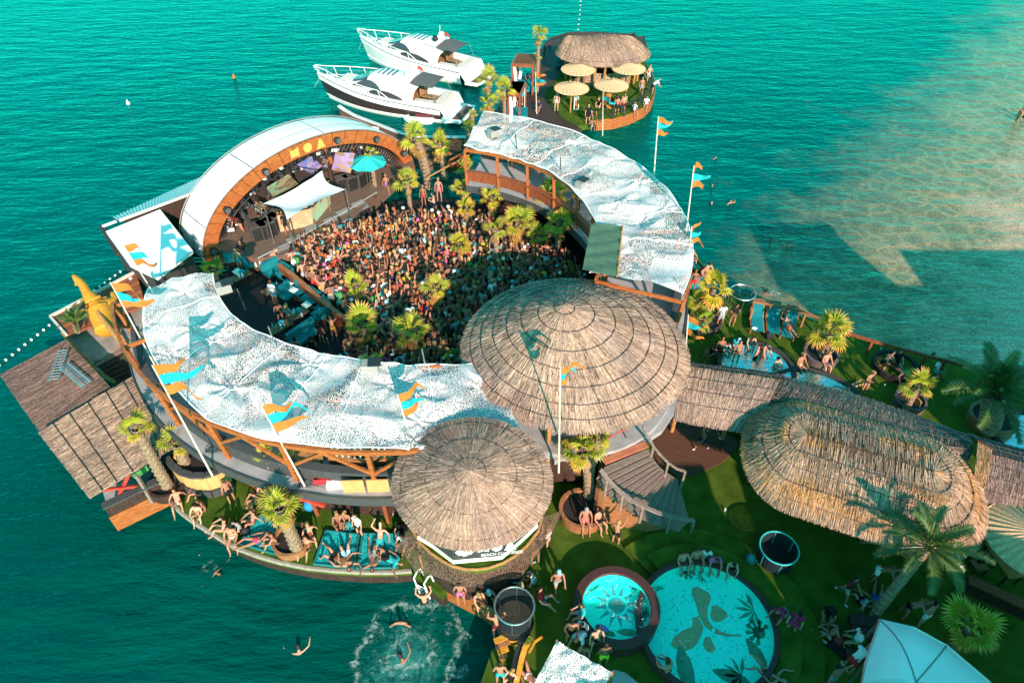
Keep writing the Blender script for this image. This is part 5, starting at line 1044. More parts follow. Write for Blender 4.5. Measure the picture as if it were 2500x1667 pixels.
lp = thing('curved_partition', 'low curved brown partition beside the shade-toned stair at the left', 'partition', Z(5, 1200, 1050, 1.5)); P = [Z(5, x, y, 2.3) for x, y in ((1100, 860), (1150, 960), (1230, 1050), (1330, 1090))]
for a, b in zip(P, P[1:]): MB().beam(a - Vector((0, 0, .4)), b - Vector((0, 0, .4)), .1, .8).obj('board', wood_r, lp)
o = MB().prism([Z(5, x, y, 1.7)[:2] for x, y in ((640, 870), (1390, 560), (1390, 1000), (1130, 960), (990, 1060), (850, 1110), (740, 960))], 1.5, 1.7).obj('stone_landing', mat('stone_slab', (.34, .29, .25), (.22, .19, .17), scale=2, rough=.9)); tag(o, kind='structure')
ds = thing('shade_toned_stair', 'timber stair with shade-toned treads between the left deck and the pale thatched hut', 'staircase', Z(5, 1100, 1250, 1.0))
for k in range(7):
    f = k / 7; a, b = Z(5, 880 + 35 * k, 1105 + 33 * k, 1.65 - .1 * k), Z(5, 1120 + 45 * k, 960 + 38 * k, 1.65 - .1 * k); MB().beam(a, b, .32, .06).obj('tread', wood_g if k < 2 else wood_d, ds)  # lower treads take dark wood for the shade of the hut
sp_m = mat('straw_edge', (.5, .34, .18), (.36, .22, .11), scale=8, rough=.9)
tag(MB().tube([Z(5, 600, 830, 2.0), Z(5, 720, 970, 2.0), Z(5, 860, 1130, 2.0), Z(5, 960, 1220, 2.0), Z(5, 1110, 1310, 1.8)], .09, 6).obj('edge_pole', log_m), 'curved pole edging the stair beside the dark thatched roof', 'pole')
def ladder_px(label, a, b, z, w=.42, n=11, m=metal_m, zz=None):
    A, B = Z(5, *a, z), Z(5, *b, zz or z); d = (B - A).normalized(); s_ = Vector((-d.y, d.x, 0)) * w / 2; t = thing('ladder', label, 'ladder', A)
    for q in (-1, 1): MB().tube([A + s_ * q, B + s_ * q], .03, 5).obj('rail', m, t)
    for k in range(n): p = A.lerp(B, (k + .5) / n); MB().tube([p - s_, p + s_], .018, 4).obj('rung', m, t)
ladder_px('pale ladder lying on the dark thatched roof, left of two', (605, 990), (505, 1290), 2.95); ladder_px('steel ladder lying on the dark thatched roof beside the straw', (605, 1140), (830, 1330), 2.95, n=15)
# white service block and corrugated roof left of the stage
wb = [Z(18, 262, 585, 3.2), Z(18, 1180, 215, 3.2), Z(18, 1728, 905, 3.2), Z(18, 1120, 1365, 3.2), Z(18, 660, 1140, 3.2)]
wt = thing('white_service_block', 'flat white-roofed block at the left of the stage', 'building', (wb[0].x, wb[0].y, 0)); MB().prism([p[:2] for p in wb], 3.0, 3.2).obj('roof', white_m, wt); c_ = sum(wb, Vector()) / 5; MB().prism([c_.lerp(p, .95)[:2] for p in wb], -.3, 2.99).obj('wall', mat('dark_cladding', (.05, .045, .045), rough=.8), wt)
MB().beam(Z(18, 190, 505, 2.9), Z(18, 480, 975, 2.9), .25, .15).obj('side_beam', wood_d, wt); MB().beam(Z(18, 205, 505, 3.0), Z(18, 440, 415, 3.0), .15, .1).obj('roof_beam', white_m, wt)
cA, cB, cC, cD = Z(18, 385, 350, 1.9), Z(3, 270, 640, 1.9), Z(3, 200, 800, 3.4), Z(18, 490, 405, 3.4)
cr_t = thing('corrugated_roof', 'turquoise-shaded corrugated strip roof behind the white block', 'roof', cD)
rows = []
for i in range(121):
    f = i / 120; a, b = cA.lerp(cB, f), cD.lerp(cC, f); dz = Vector((0, 0, .035 * math.sin(i * math.pi / 2)))
    rows.append([a + dz, b + dz])
MB().grid(rows).obj('sheet', mat('white_corrugated_sheet', (.72, .74, .74), rough=.4), cr_t); MB().beam(cD, cC, .1, .15).obj('eave_board', edge_m, cr_t)
MB().beam(cD + Vector((.1, .3, -1.7)), cC + Vector((.1, .3, -1.7)), .2, 3.0).obj('wall', wood_d, cr_t)
tag(MB().prism([Z(18, x, y, 1.2)[:2] for x, y in ((1180, 260), (1750, 100), (1700, 300), (1640, 700), (1640, 850))], .9, 1.2).obj('crate_yard_floor', darkm), kind='structure')
for k in range(14):
    p = Z(18, 1390 + 60 * (k % 5) + 20 * (k // 5), 320 + 75 * (k // 5) + 25 * (k % 2), 1.25); tag(MB().box((p.x, p.y, 1.35), (.34, .26, .2), .6).box((p.x, p.y, 1.47), (.3, .22, .03), .6).obj('small_crate', (white_m, mat('salmon_plastic', (.6, .2, .15), rough=.5))[k % 2]), ('small white crate stored in the yard behind the stage', 'small salmon crate stored in the yard behind the stage')[k % 2], 'crate', 'small crates behind the stage')
# ------------------------------------------------------------------ yachts
cream = mat('cream_gelcoat', (.80, .76, .72), (.76, .72, .68), scale=.6, rough=.25, coat=.3); blackhull = mat('black_hull_paint', (.035, .022, .022), (.045, .03, .03), rough=.2, coat=.4); teak = mat('teak', (.32, .18, .09), (.24, .13, .06), scale=6, rough=.7); cushion = mat('cream_cushion', (.66, .58, .52), rough=.9); awn = mat('grey_awning', (.10, .095, .10), rough=.9)
def yacht(label, bow, stern, L, band, seed, grey_awn=True):
    d = bow - stern; d.z = 0; d.normalize(); lat = Vector((-d.y, d.x, 0)); O = Vector((stern.x, stern.y, 0))
    T = lambda x, y, z: O + d * x + lat * y + Vector((0, 0, z))
    t = thing('motor_yacht', label, 'yacht', O, 'motor yachts moored by the island'); B = 2.3
    hb_ = lambda s: B * ((1 - .10 * (.4 - s) / .4) if s < .4 else max(0.02, 1 - ((s - .4) / .6) ** 2.3)); zd = lambda s: 1.3 + .75 * s ** 1.4
    N = 28
    def sec(s):
        b = hb_(s); z = zd(s); x = lambda zz: L * s + (.9 * s ** 6) * (zz / z); return [(x(0), b * .55, -.4), (x(.1), b * .86, .12), (x(.4), b * .90, .38), (x(z - .45), b * .98, z - .45), (x(z), b, z), (x(z), b * .93, z + .02)]
    S_ = [sec(.06 + .94 * i / N) for i in range(N + 1)]
    for nm, j0, j1, m in (('bottom', 0, 2, cream), ('hull_side', 2, 3, band), ('topside', 3, 5, cream)):
        for sg in (1, -1): MB().grid([[T(p[0], sg * p[1], p[2]) for p in s_[j0:j1 + 1]] for s_ in S_]).obj(nm, m, t, smooth=True)
    for sg in (1, -1): MB().tube([T(s_[2][0], sg * (s_[2][1] + .02), s_[2][2]) for s_ in S_], .05, 5).obj('spray_rail', cream, t); MB().tube([T(s_[4][0], sg * s_[4][1], s_[4][2]) for s_ in S_], .045, 5).obj('rub_rail', metal_m, t)
    k0 = 9      # foredeck starts
    MB().grid([[T(s_[5][0], y * s_[5][1], s_[5][2] + .10 * (1 - y * y)) for y in (-1, -.5, 0, .5, 1)] for s_ in S_[k0:]]).obj('foredeck', cream, t, smooth=True)
    for sg in (1, -1): MB().grid([[T(s_[5][0], sg * s_[5][1], s_[5][2]), T(s_[5][0], sg * s_[5][1] * .76, s_[5][2])] for s_ in S_[:k0 + 1]]).obj('side_deck', cream, t); MB().grid([[T(s_[5][0], sg * s_[5][1] * .76, s_[5][2]), T(s_[5][0], sg * s_[5][1] * .74, 1.0)] for s_ in S_[:k0 + 1]]).obj('cockpit_coaming', cream, t)
    MB().add([T(L * .06, -B * .7, 1.0), T(L * .42, -B * .78, 1.0), T(L * .42, B * .78, 1.0), T(L * .06, B * .7, 1.0)], [(0, 1, 2, 3)]).obj('cockpit_floor', teak, t)
    # transom and swim platform
    MB().add([T(L * .06, -B * .9, 1.3), T(L * .06, B * .9, 1.3), T(L * .02, B * .86, .45), T(L * .02, -B * .86, .45)], [(0, 1, 2, 3)]).obj('transom', cream, t)
    MB().prism([T(L * .03, -B * .86, 0)[:2], T(L * .03, B * .86, 0)[:2], T(-L * .07, B * .8, 0)[:2], T(-L * .085, B * .4, 0)[:2], T(-L * .085, -B * .4, 0)[:2], T(-L * .07, -B * .8, 0)[:2]], .25, .42).obj('swim_platform', cream, t)
    MB().prism([T(-L * .003, -B * .66, 0)[:2], T(-L * .003, B * .66, 0)[:2], T(-L * .068, B * .6, 0)[:2], T(-L * .068, -B * .6, 0)[:2]], .421, .44).obj('platform_teak', mat('dark_teak', (.09, .06, .05), rough=.8), t)
    # cabin shell
    prof = lambda s: np.interp(s, [.26, .34, .42, .55, .62, .70, .80, .86], [.85, 1.4, 1.6, 1.55, 1.3, .8, .3, .02]); wid = lambda s: np.interp(s, [.26, .4, .55, .7, .86], [1.65, 1.75, 1.68, 1.3, .6])
    cs = np.linspace(.27, .86, 26)
    def csec(s):
        h, w, z0 = prof(s), wid(s), zd(s); x = L * s; return [(x, w, z0), (x, w * .97, z0 + h * .38), (x, w * .84, z0 + h * .74), (x, w * .55, z0 + h * .95), (x, 0, z0 + h)]
    G = [csec(s) for s in cs]
    MB().grid([[T(*p) for p in g_] + [T(p[0], -p[1], p[2]) for p in g_[-2::-1]] for g_ in G]).obj('cabin', cream, t, smooth=True); cab = [c for c in t.children if c.name.startswith('cabin')][0]
    def surf(s, q, off=.05):
        g_ = csec(s); k = min(3, int(q)); f = q - k; p = [g_[k][i] * (1 - f) + g_[k + 1][i] * f for i in range(3)]; return p[0], p[1] + off * (q < 3), p[2] + off * .8
    for sg in (1, -1):      # two lens-shaped side windows, windscreen half, sunroof slats
        for (s0, s1, q0, q1) in ((.50, .75, .8, 2.15), (.33, .62, .04, .9)):
            top = [];bot = []
            for i in range(13):
                f = i / 12; s = s0 + (s1 - s0) * f; e = math.sin(f * math.pi) ** .6; p = surf(s, q0 + (q1 - q0) * e); top.append(T(p[0], sg * p[1], p[2])); p = surf(s, q0); bot.append(T(p[0], sg * p[1], p[2]))
            MB().grid([bot, top]).obj('side_window', glassd, cab)
        rows = []
        for i in range(7):
            s = .615 + .135 * i / 6; rows.append([T(surf(s, q)[0], sg * surf(s, q)[1] + 0, surf(s, q)[2] + .01) for q in (2.1, 2.7, 3.4, 3.97)])
        MB().grid(rows).obj('windscreen', glassd, cab)
    for k in range(4):
        s = .44 + .035 * k; P = [T(*surf(s_, 3.35)[:1], y, prof(s_) * .985 + zd(s_) + .03) for s_, y in ((s, -.7), (s + .016, -.7), (s + .016, .7), (s, .7))]; MB().add(P, [(0, 1, 2, 3)]).obj('roof_slat_window', glassd, cab)
    # radar arch, domes, mast
    MB().tube([T(L * .30, -1.5, 2.0), T(L * .31, -1.25, 3.05), T(L * .31, 0, 3.3), T(L * .31, 1.25, 3.05), T(L * .30, 1.5, 2.0)], .13, 8).obj('radar_arch', cream, t)
    for y, r_, m in ((-.55, .34, white_m), (.55, .3, white_m if band is blackhull else blackm), (0.0, .22, white_m)): c = T(L * .33, y, 3.35); MB().lathe((c.x, c.y, c.z - .1), [(.001, 0), (r_ * .8, .02), (r_, r_ * .6), (r_ * .8, r_ * 1.2), (r_ * .4, r_ * 1.5), (.001, r_ * 1.55)], 14).obj('radome', m, t, smooth=True)
    MB().tube([T(L * .31, .2, 3.2), T(L * .30, .2, 4.6)], .025, 5).obj('antenna', white_m, t)
    fl = T(L * .29, -.3, 3.8); MB().grid([[fl + d * (-.5 * f) + Vector((0, 0, .1 * math.sin(f * 5) - .3 * j)) for j in (0, 1)] for f in np.linspace(0, 1, 6)]).obj('ensign', red_m, t)
    # awning over the cockpit
    A = [[T(L * (.29 - .16 * f), 1.35 * y, 3.0 + .10 * (1 - y * y) - .2 * f) for y in np.linspace(-1, 1, 7)] for f in np.linspace(0, 1, 5)]; MB().grid(A).obj('awning', awn, t, smooth=True)
    for sg in (1, -1): MB().tube([A[-1][0 if sg < 0 else -1], T(L * .1, sg * 1.6, 1.6)], .025, 5).obj('awning_pole', metal_m, t)
    MB().grid([[T(L * .33 - 1.2 * f, y * 1.4, 2.95 + .1 * (1 - f) + .12 * (1 - y * y)) for y in np.linspace(-1, 1, 7)] for f in np.linspace(-.6, .35, 6)]).obj('hardtop', cream, t, smooth=True)
    # cockpit furniture
    MB().box(T(L * .10, 0, 1.3), (.8, 2.9, .5), math.atan2(d.y, d.x)).obj('aft_sofa', cushion, t); MB().box(T(L * .20, 1.2, 1.3), (1.9, .6, .5), math.atan2(d.y, d.x)).obj('side_sofa', cushion, t); MB().box(T(L * .20, .2, 1.6), (1.1, .7, .06), math.atan2(d.y, d.x)).obj('table', teak, t); MB().box(T(L * .20, .2, 1.3), (.12, .12, .55), 0).obj('table_leg', metal_m, t); MB().box(T(L * .28, -.8, 1.5), (.5, .6, .9), math.atan2(d.y, d.x)).obj('helm_seat', teak, t)
    MB().box(T(L * .79, 0, zd(.79) + .32), (1.8, 1.5, .12), math.atan2(d.y, d.x)).obj('sun_pad', cushion, t); MB().box(T(L * .90, 0, zd(.9) + .14), (.5, .5, .06), math.atan2(d.y, d.x)).obj('deck_hatch', glassd, t)
    # rails
    for sg in (1, -1):
        P = []
        for i in range(15):
            s = .42 + .58 * i / 14; p = sec(min(s, .995)); h = .75 if i > 1 else .2 + .3 * i; P.append(T(p[4][0] + (.25 if i == 14 else 0), sg * max(p[4][1] - .06, .12), p[4][2] + h))
            if i % 2 == 0 and i > 1: MB().tube([P[-1], T(p[4][0] - .25, sg * max(p[4][1] - .06, .08), p[4][2])], .026, 5).obj('stanchion', white_m, t)
        MB().tube(P, .032, 5).obj('guard_rail', white_m, t); MB().tube([p - Vector((0, 0, .34)) for p in P[5:]], .018, 4).obj('mid_rail', metal_m, t)
    MB().tube([T(L * .99, -.12, 2.55), T(L + 1.2, -.1, 2.5)], .06, 6).obj('bow_roller', metal_m, t)
    for x, sg in ((.14, -1), (.45, -1), (.78, -1), (.3, -1)): p = T(L * x, sg * (hb_(x) + .16), zd(x) - .95); MB().lathe((p.x, p.y, p.z - .3), [(.001, 0), (.13, .05), (.15, .3), (.13, .58), (.04, .66), (.001, .66)], 10).obj('fender', white_m, t, smooth=True)
    for x in (.2, .55): p = T(L * x, -(hb_(x) * .97), zd(x) - 1.0); MB().lathe((p.x, p.y, p.z), [(.001, 0), (.1, .0)], 10).obj('porthole', metal_m, t)
    for dx, dy, in ((2.6, -2.4), (1.2, -3.2), (-.8, -3.6)): tag(MB().tube([T(L + .4, 0, 2.2), T(L + dx, dy * .5 - .4, .02)], .02, 4).obj('mooring_line', white_m, t), None)
    # second boat gear on the platform
    MB().tube([T(-L * .04, -.9, .45), T(-L * .04, -.9, .8), T(-L * .04, .6, .8), T(-L * .04, .6, .45)], .03, 5).obj('platform_hoop', metal_m, t)
    return T
yb, ys = Z(1, 340, 560, 2.05), Z(1, 1640, 900, .6)
Ly = (Vector((yb.x - ys.x, yb.y - ys.y))).length
yacht('nearer motor yacht with a black hull band and grey cockpit awning', yb, ys, Ly * .97, blackhull, 1)
yb2, ys2 = Z(1, 690, 195, 2.05), Z(1, 1830, 560, .6); navy = mat('navy_hull', (.55, .56, .56), rough=.2)
yacht('farther motor yacht with an all-white hull and dark radar dome', yb2, ys2, Ly * .97, cream, 2)
# jet ski tender lying alongside
js = Z(1, 1270, 1010, .05); t = thing('jet_ski', 'small pale jet ski moored beside the nearer yacht', 'boat', js); P = [(1.5, 0), (1.1, .36), (.3, .5), (-1.0, .48), (-1.4, .3), (-1.4, -.3), (-1.0, -.48), (.3, -.5), (1.1, -.36)]
rz = R(172); rot = lambda x, y, z: js + Vector((x * math.cos(rz) - y * math.sin(rz), x * math.sin(rz) + y * math.cos(rz), z))
g = MB(); g.grid([[rot(x * .8, y * .7, -.1) for x, y in P + P[:1]], [rot(x, y, .35) for x, y in P + P[:1]], [rot(x * .85, y * .75, .5) for x, y in P + P[:1]]]); g.obj('hull', mat('turquoise_hull', (.35, .6, .62), (.6, .65, .66), scale=2, rough=.3), t, smooth=True); MB().add([rot(x * .85, y * .75, .49) for x, y in P], [tuple(range(9))]).obj('deck', white_m, t)
MB().box(rot(-.4, 0, .62), (1.3, .34, .28), rz).obj('seat', mat('maroon_seat', (.12, .03, .035), rough=.6), t); MB().box(rot(.5, 0, .7), (.5, .36, .35), rz).obj('console', blackm, t); MB().tube([rot(.35, -.32, .95), rot(.4, 0, .9), rot(.35, .32, .95)], .03, 5).obj('handlebar', blackm, t)
b = Z(1, 1517, 990, .35); tag(MB().lathe((b.x, b.y, b.z - .3), [(.001, -.1), (.3, .05), (.36, .3), (.3, .55), (.001, .66)], 14).obj('fender_ball', mat('turquoise_fender', (.2, .55, .56), rough=.5), smooth=True), 'pale turquoise fender ball at the stern of the nearer yacht', 'fender')
# prow-like timber wall behind the stage
pw = thing('prow_wall', 'timber wall shaped like a ship bow with a pale capping behind the stage', 'wall', Z(1, 900, 1100, 0))
tp_ = [Z(1, x, y, z) for x, y, z in ((497, 862, 3.2), (560, 905, 3.0), (650, 955, 2.9), (780, 1005, 2.8), (900, 1050, 2.8), (1040, 1105, 2.8), (1190, 1150, 2.8), (1450, 1160, 2.8), (1710, 1160, 2.8))]
for r_ in range(8):
    f0, f1 = r_ / 8, (r_ + 1) / 8 - .008; MB().grid([[p * (1 - f) + Vector((p.x + .12 * (1 if i < 7 else 0), p.y + .1, .05)) * f for i, p in enumerate(tp_)] for f in (f0, f1)]).obj('plank', mat('grey_brown_planks', (.17, .085, .05), (.10, .055, .04), scale=3, rough=.8, stretch=(1, 1, 8)) if r_ < 9 else wood_o, pw)
for a, b in zip(tp_, tp_[1:]): MB().beam(a + Vector((0, 0, .04)), b + Vector((0, 0, .04)), .3, .07).obj('capping', mat('pale_capping', (.6, .6, .58), rough=.6), pw)
P = [Z(1, x, y, 2.7) for x, y in ((1480, 1170), (1700, 1175))]; Pb = [Z(1, x, y, 1.4) for x, y in ((1560, 1340), (1700, 1270))]
rs = thing('red_plank_screen', 'glossy orange plank screen behind the tall twin palms', 'screen', Pb[0])
for k in range(8): f0, f1 = k / 8 + .01, (k + 1) / 8 - .01; MB().grid([[a.lerp(b, f0) for a, b in zip(P, Pb)], [a.lerp(b, f1) for a, b in zip(P, Pb)]]).obj('plank', wood_o, rs)
fn = thing('slat_fence', 'sloping red-brown slat fence below the orange plank screen', 'fence', Z(1, 1580, 1400, 1))
for k in range(15): a = Z(1, 1560 + 15 * k, 1380 - 8 * k, 2.5); MB().beam(a, Z(1, 1510 + 17 * k, 1530 - 9 * k, 1.2), .28, .05).obj('slat', wood_r, fn)
MB().beam(Z(1, 1560, 1376, 2.55), Z(1, 1785, 1262, 2.55), .1, .08).obj('top_rail', wood_o, fn); MB().tube([Z(1, 1350, 1540, 2.4), Z(1, 1780, 1310, 3.6)], .05, 6).obj('rope_pole', log_m, fn)
wp = [Z(4, 570, 400, 2.6), Z(4, 640, 350, 3.2), Z(4, 665, 420, 3.0), Z(4, 650, 480, 1.6), Z(4, 590, 490, 1.4)]
tag(MB().add(wp + [p + Vector((.05, .1, -.05)) for p in wp], [(0, 1, 2, 3, 4), (9, 8, 7, 6, 5)] + [(i, (i + 1) % 5, 5 + (i + 1) % 5, 5 + i) for i in range(5)]).obj('white_sail_panel', fabric_w), 'white slanted panel at the inner foot of the right terrace', 'panel')
# flat shaded roof wedge behind the stage shell
fwp = [Z(3, 1400, 130, 3.4), Z(3, 1640, 118, 3.6), Z(3, 1900, 215, 3.2), Z(3, 1770, 225, 3.0), Z(3, 1540, 165, 3.3)]
tag(MB().prism([p[:2] for p in fwp], 3.1, 3.3).obj('roof_wedge', white_m), 'pale roof wedge just behind the top of the stage shell', 'roof')

# ------------------------------------------------------------------ island with thatched bar
isl = [(740, 770), (770, 700), (830, 640), (900, 540), (930, 430), (1300, 330), (1700, 430), (1775, 540), (1800, 640), (1795, 720), (1765, 800), (1690, 870), (1560, 930), (1400, 975), (1240, 985), (1180, 1040), (1060, 1050), (930, 985), (830, 885)]
ip = [Z(2, x, y, 1.0) for x, y in isl]; o = MB().prism([p[:2] for p in ip], .6, 1.0).obj('island_lawn', grass_m); tag(o, kind='structure')
fc_ = thing('island_fascia', 'curved orange timber edge of the island lawn', 'edging', ip[12])
seq = ip[7:15]
for a, b in zip(seq, seq[1:]):
    for k in range(4): MB().beam(a + Vector((0, -.03, -.14 - .24 * k)), b + Vector((0, -.03, -.14 - .24 * k)), .08, .22).obj('plank', wood_o, fc_)
for k, p in enumerate(seq[::2]): MB().tube([(p.x, p.y + .2, -.5), (p.x, p.y + .2, .9)], .09, 7).obj('pile', pile_m, fc_)
o = MB().prism([Z(2, x, y, .97)[:2] for x, y in ((250, 930), (300, 860), (420, 600), (600, 560), (690, 480), (690, 330), (800, 220), (960, 165), (1240, 150), (1600, 170), (1710, 230), (1740, 330), (1700, 430), (1300, 340), (930, 440), (890, 560), (760, 720), (760, 790), (860, 930), (980, 1010), (1100, 1080), (700, 1060))], .55, .97).obj('island_boardwalk', wood_d); tag(o, kind='structure')
rL, rR = Z(2, 862, 355, 3.4), Z(2, 1757, 375, 3.4); ic = (rL + rR) / 2; rx = (rR - rL).length / 2; iy0 = Z(2, 1300, 462, 3.4).y; ry = max(2.4, ic.y - iy0 + 1.0); icy = iy0 + ry
bar = thing('thatched_bar', 'round thatched bar hut on the island', 'bar', (ic.x, icy, 1)); ap = np.array([ic.x - .5, icy + .2, 4.6])
def S_bar(u, v):
    t_ = u * 2 * np.pi; x = ic.x + rx * np.cos(t_); y = icy + ry * np.sin(t_); rim = np.stack([x, y, np.full_like(x, 3.3)], -1); v = np.asarray(v)[:, None]; rg = ap[None] + np.stack([2.6 * np.cos(t_), 0 * t_, 0 * t_], -1); return rg * (1 - v) + rim * v + np.stack([0 * t_, 0 * t_, .25 * np.sin(np.clip(v[:, 0], 0, 1) * np.pi)], -1)
thatch(bar, S_bar, 12000, 2 * math.pi * rx, 4.2, L=.9, w=.045, tone=(.92, .80, .74), seed=41, over=.4, bands=3); ring_wire(bar, S_bar, .93)
for k in range(11): a = R(200 + 14 * k); MB().tube([(ic.x + (rx - .7) * math.cos(a), icy + (ry - .6) * math.sin(a), .98), (ic.x + (rx - .6) * math.cos(a), icy + (ry - .5) * math.sin(a), 3.6)], .1, 7).obj('post', log_m, bar)
brick_m = mat('pale_brick', (.42, .30, .22), (.3, .2, .15), rough=.9)
for rr in range(5):
    for k in range(18):
        a0 = R(205 + 7.2 * k + 3.6 * (rr % 2)); a1 = a0 + R(6.6); p, q = [Vector((ic.x + (rx - 1.5) * math.cos(a), icy + (ry - 1.1) * math.sin(a), 1.12 + .24 * rr)) for a in (a0, a1)]; MB().beam(p, q, .16, .2).obj('brick', brick_m, bar)
MB().box((ic.x, icy + .6, 1.9), (rx * 1.1, 1.6, 1.9)).obj('back_counter', wood_d, bar)
for k in range(6): p = Z(2, 1010 + 85 * k, 575 + 6 * abs(k - 2.5), 1.0); s_t = thing('bar_stool', ['leftmost', 'second from left', 'third from left', 'fourth from left', 'fifth from left', 'rightmost'][k] + ' wooden bar stool in front of the island bar counter', 'stool', p, 'stools at the island bar'); MB().lathe(p, [(.001, .75), (.17, .75), (.17, .7), (.001, .7)], 12).obj('seat', wood_d, s_t); [MB().tube([(p.x + .08 * math.cos(a), p.y + .08 * math.sin(a), p.z + .7), (p.x + .18 * math.cos(a), p.y + .18 * math.sin(a), p.z)], .02, 5).obj('leg', metal_d, s_t) for a in (.8, 2.4, 3.9, 5.5)]
def railing(name, label, pts, post_to, m, r=.05, n=None, mid=True, z0=1.0, grp=None):
    t = thing(name, label, 'railing', (pts[0].x, pts[0].y, z0), grp)
    for a, b in zip(pts, pts[1:]):
        MB().beam(a, b, r * 2, r * 2.4).obj('top_rail', m, t)
        if mid: dz = Vector((0, 0, -(a.z - z0) * .5)); MB().beam(a + dz, b + dz, r * 1.2, r * 1.4).obj('mid_rail', m, t)
    for p in pts: MB().beam((p.x, p.y, z0), p - Vector((0, 0, r * 1.2)), r * 2, r * 2).obj('post', m, t)
    return t
railing('railing', 'dark timber railing along the back of the island boardwalk', [Z(2, x, y, 2.1) for x, y in ((705, 480), (705, 335), (745, 270), (800, 218), (965, 162), (1225, 157), (1440, 182), (1530, 185), (1600, 165), (1610, 215), (1700, 195), (1695, 300))], 0, wood_d, .06, z0=.97)
railing('railing', 'dark curved railing at the front right of the island lawn', [Z(2, x, y, 2.0) for x, y in ((1290, 890), (1400, 872), (1520, 848), (1600, 812), (1660, 778), (1740, 710), (1775, 620), (1770, 540), (1700, 475))], 0, metal_d, .04)
def gazebo(label, cs, z0, h):
    P = [Z(2, x, y, z0 + h) for x, y in cs]; t = thing('gazebo', label, 'gazebo', (P[0].x, P[0].y, z0))
    for p in P: MB().beam((p.x, p.y, z0), (p.x, p.y, z0 + h), .16, .16).obj('post', wood_r, t)
    for a, b in zip(P, P[1:] + P[:1]): MB().beam(a, b, .14, .22).obj('top_beam', wood_r, t)
    for k in range(11): f = (k + .5) / 11; MB().beam(P[0].lerp(P[1], f) + Vector((0, 0, .15)), P[3].lerp(P[2], f) + Vector((0, 0, .15)), .26, .04).obj('roof_slat', wood_b, t)
    for p, q in ((P[0], P[1]), (P[3], P[2]), (P[3], P[0]), (P[2], P[1])):
        c = p.lerp(q, .07); MB().grid([[c + (q - p).normalized() * (.16 * math.sin(i * 1.8) + .18 * (1 - abs(j / 5 - .55) * 1.6)) + Vector((0, .05 * math.cos(i * 1.8), -h * j / 5.3)) for j in range(6)] for i in range(4)]).obj('curtain', fabric_w, t)
    c = sum(P, Vector()) / 4; MB().box((c.x, c.y, z0 + .3), (1.9, 1.7, .5)).obj('day_bed', teal_f, t)
gazebo('slat-roofed gazebo with white curtains at the left of the island', ((432, 470), (632, 480), (692, 385), (480, 375)), 1.0, 2.5); gazebo('lower slat-roofed gazebo with white curtains by the quay palms', ((395, 755), (505, 760), (560, 645), (425, 640)), 1.0, 2.4)
p = Z(2, 1043, 890, 1.0); t = thing('litter_bin', 'white litter bin with an orange front on the island lawn', 'bin', p); MB().box((p.x, p.y, 1.5), (.42, .42, 1.0)).obj('body', white_m, t); MB().box((p.x, p.y - .22, 1.5), (.3, .03, .75)).obj('front', orange_f, t)
p = Z(2, 885, 470, 1.0); tag(MB().lathe(p, [(.3, 0), (.42, .6), (.25, 1.5), (.05, 1.9), (.001, 1.92)], 10).obj('folded_umbrella', teal_f), 'folded turquoise umbrella beside the island bar', 'umbrella')
# ------------------------------------------------------------------ right-hand sun deck
def lounger(label, p, rz, L=2.0):
    t = thing('sun_lounger', label, 'lounger', p, 'turquoise loungers on the right deck'); x = Vector((math.cos(rz), math.sin(rz), 0)); y = Vector((-x.y, x.x, 0))
    for s_ in (-1, 1): MB().beam(p + y * s_ * .34 + Vector((0, 0, .3)), p + x * L * .62 + y * s_ * .34 + Vector((0, 0, .3)), .06, .08).obj('side_rail', wood_b, t); MB().beam(p + x * L * .6 + y * s_ * .34 + Vector((0, 0, .3)), p + x * L + y * s_ * .34 + Vector((0, 0, .85)), .06, .08).obj('back_rail', wood_b, t)
    rows = [[p + x * (L * f) + y * (.31 * g_) + Vector((0, 0, (.36 if f < .6 else .36 + (f - .6) / .4 * .56))) for g_ in (-1, 0, 1)] for f in np.linspace(0, 1, 9)]; g = MB(); g.grid(rows); g.grid([[v - Vector((0, 0, .06)) for v in r] for r in rows]); g.obj('sling', teal_f, t, smooth=True)
    MB().beam(p + x * L + y * .36 + Vector((0, 0, .9)), p + x * L - y * .36 + Vector((0, 0, .9)), .08, .1).obj('head_bar', wood_b, t)
    for f in (.06, .55, .95): [MB().beam(p + x * L * f + y * s_ * .34, p + x * L * f + y * s_ * .34 + Vector((0, 0, .3 if f < .9 else .8)), .06, .06).obj('leg', wood_b, t) for s_ in (-1, 1)]
    return t
for k, (x0, y0, x1, y1) in enumerate(((565, 545, 572, 400), (672, 560, 678, 410), (760, 585, 795, 430))):
    a, b = Z(9, x0, y0, 1.0), Z(9, x1, y1, 1.5); lounger(['turquoise sling lounger with a white towel, leftmost of three', 'empty turquoise sling lounger in the middle of three', 'turquoise sling lounger under the man in orange shorts'][k], a, math.atan2(b.y - a.y, b.x - a.x), 2.0)
p = Z(9, 555, 498, 1.42); tag(MB().add([p + Vector((.14 * math.cos(t_) * (1 + .4 * math.sin(3 * t_)), .12 * math.sin(t_), .03 * math.sin(5 * t_))) for t_ in np.linspace(0, 6.28, 12)[:-1]], [tuple(range(11))]).obj('crumpled_towel', white_m), 'small crumpled white towel on the leftmost lounger', 'towel')
railing('railing', 'sunlit timber railing along the water behind the loungers', [Z(17, x, y, 2.0) for x, y in ((1055, 1035), (1305, 1075), (1560, 1120), (1805, 1190), (2020, 1290))], 0, wood_b, .05, mid=False); railing('railing', 'short timber railing at the left of the loungers', [Z(17, x, y, 2.0) for x, y in ((1045, 1140), (1055, 1040))], 0, wood_b, .05, mid=False)
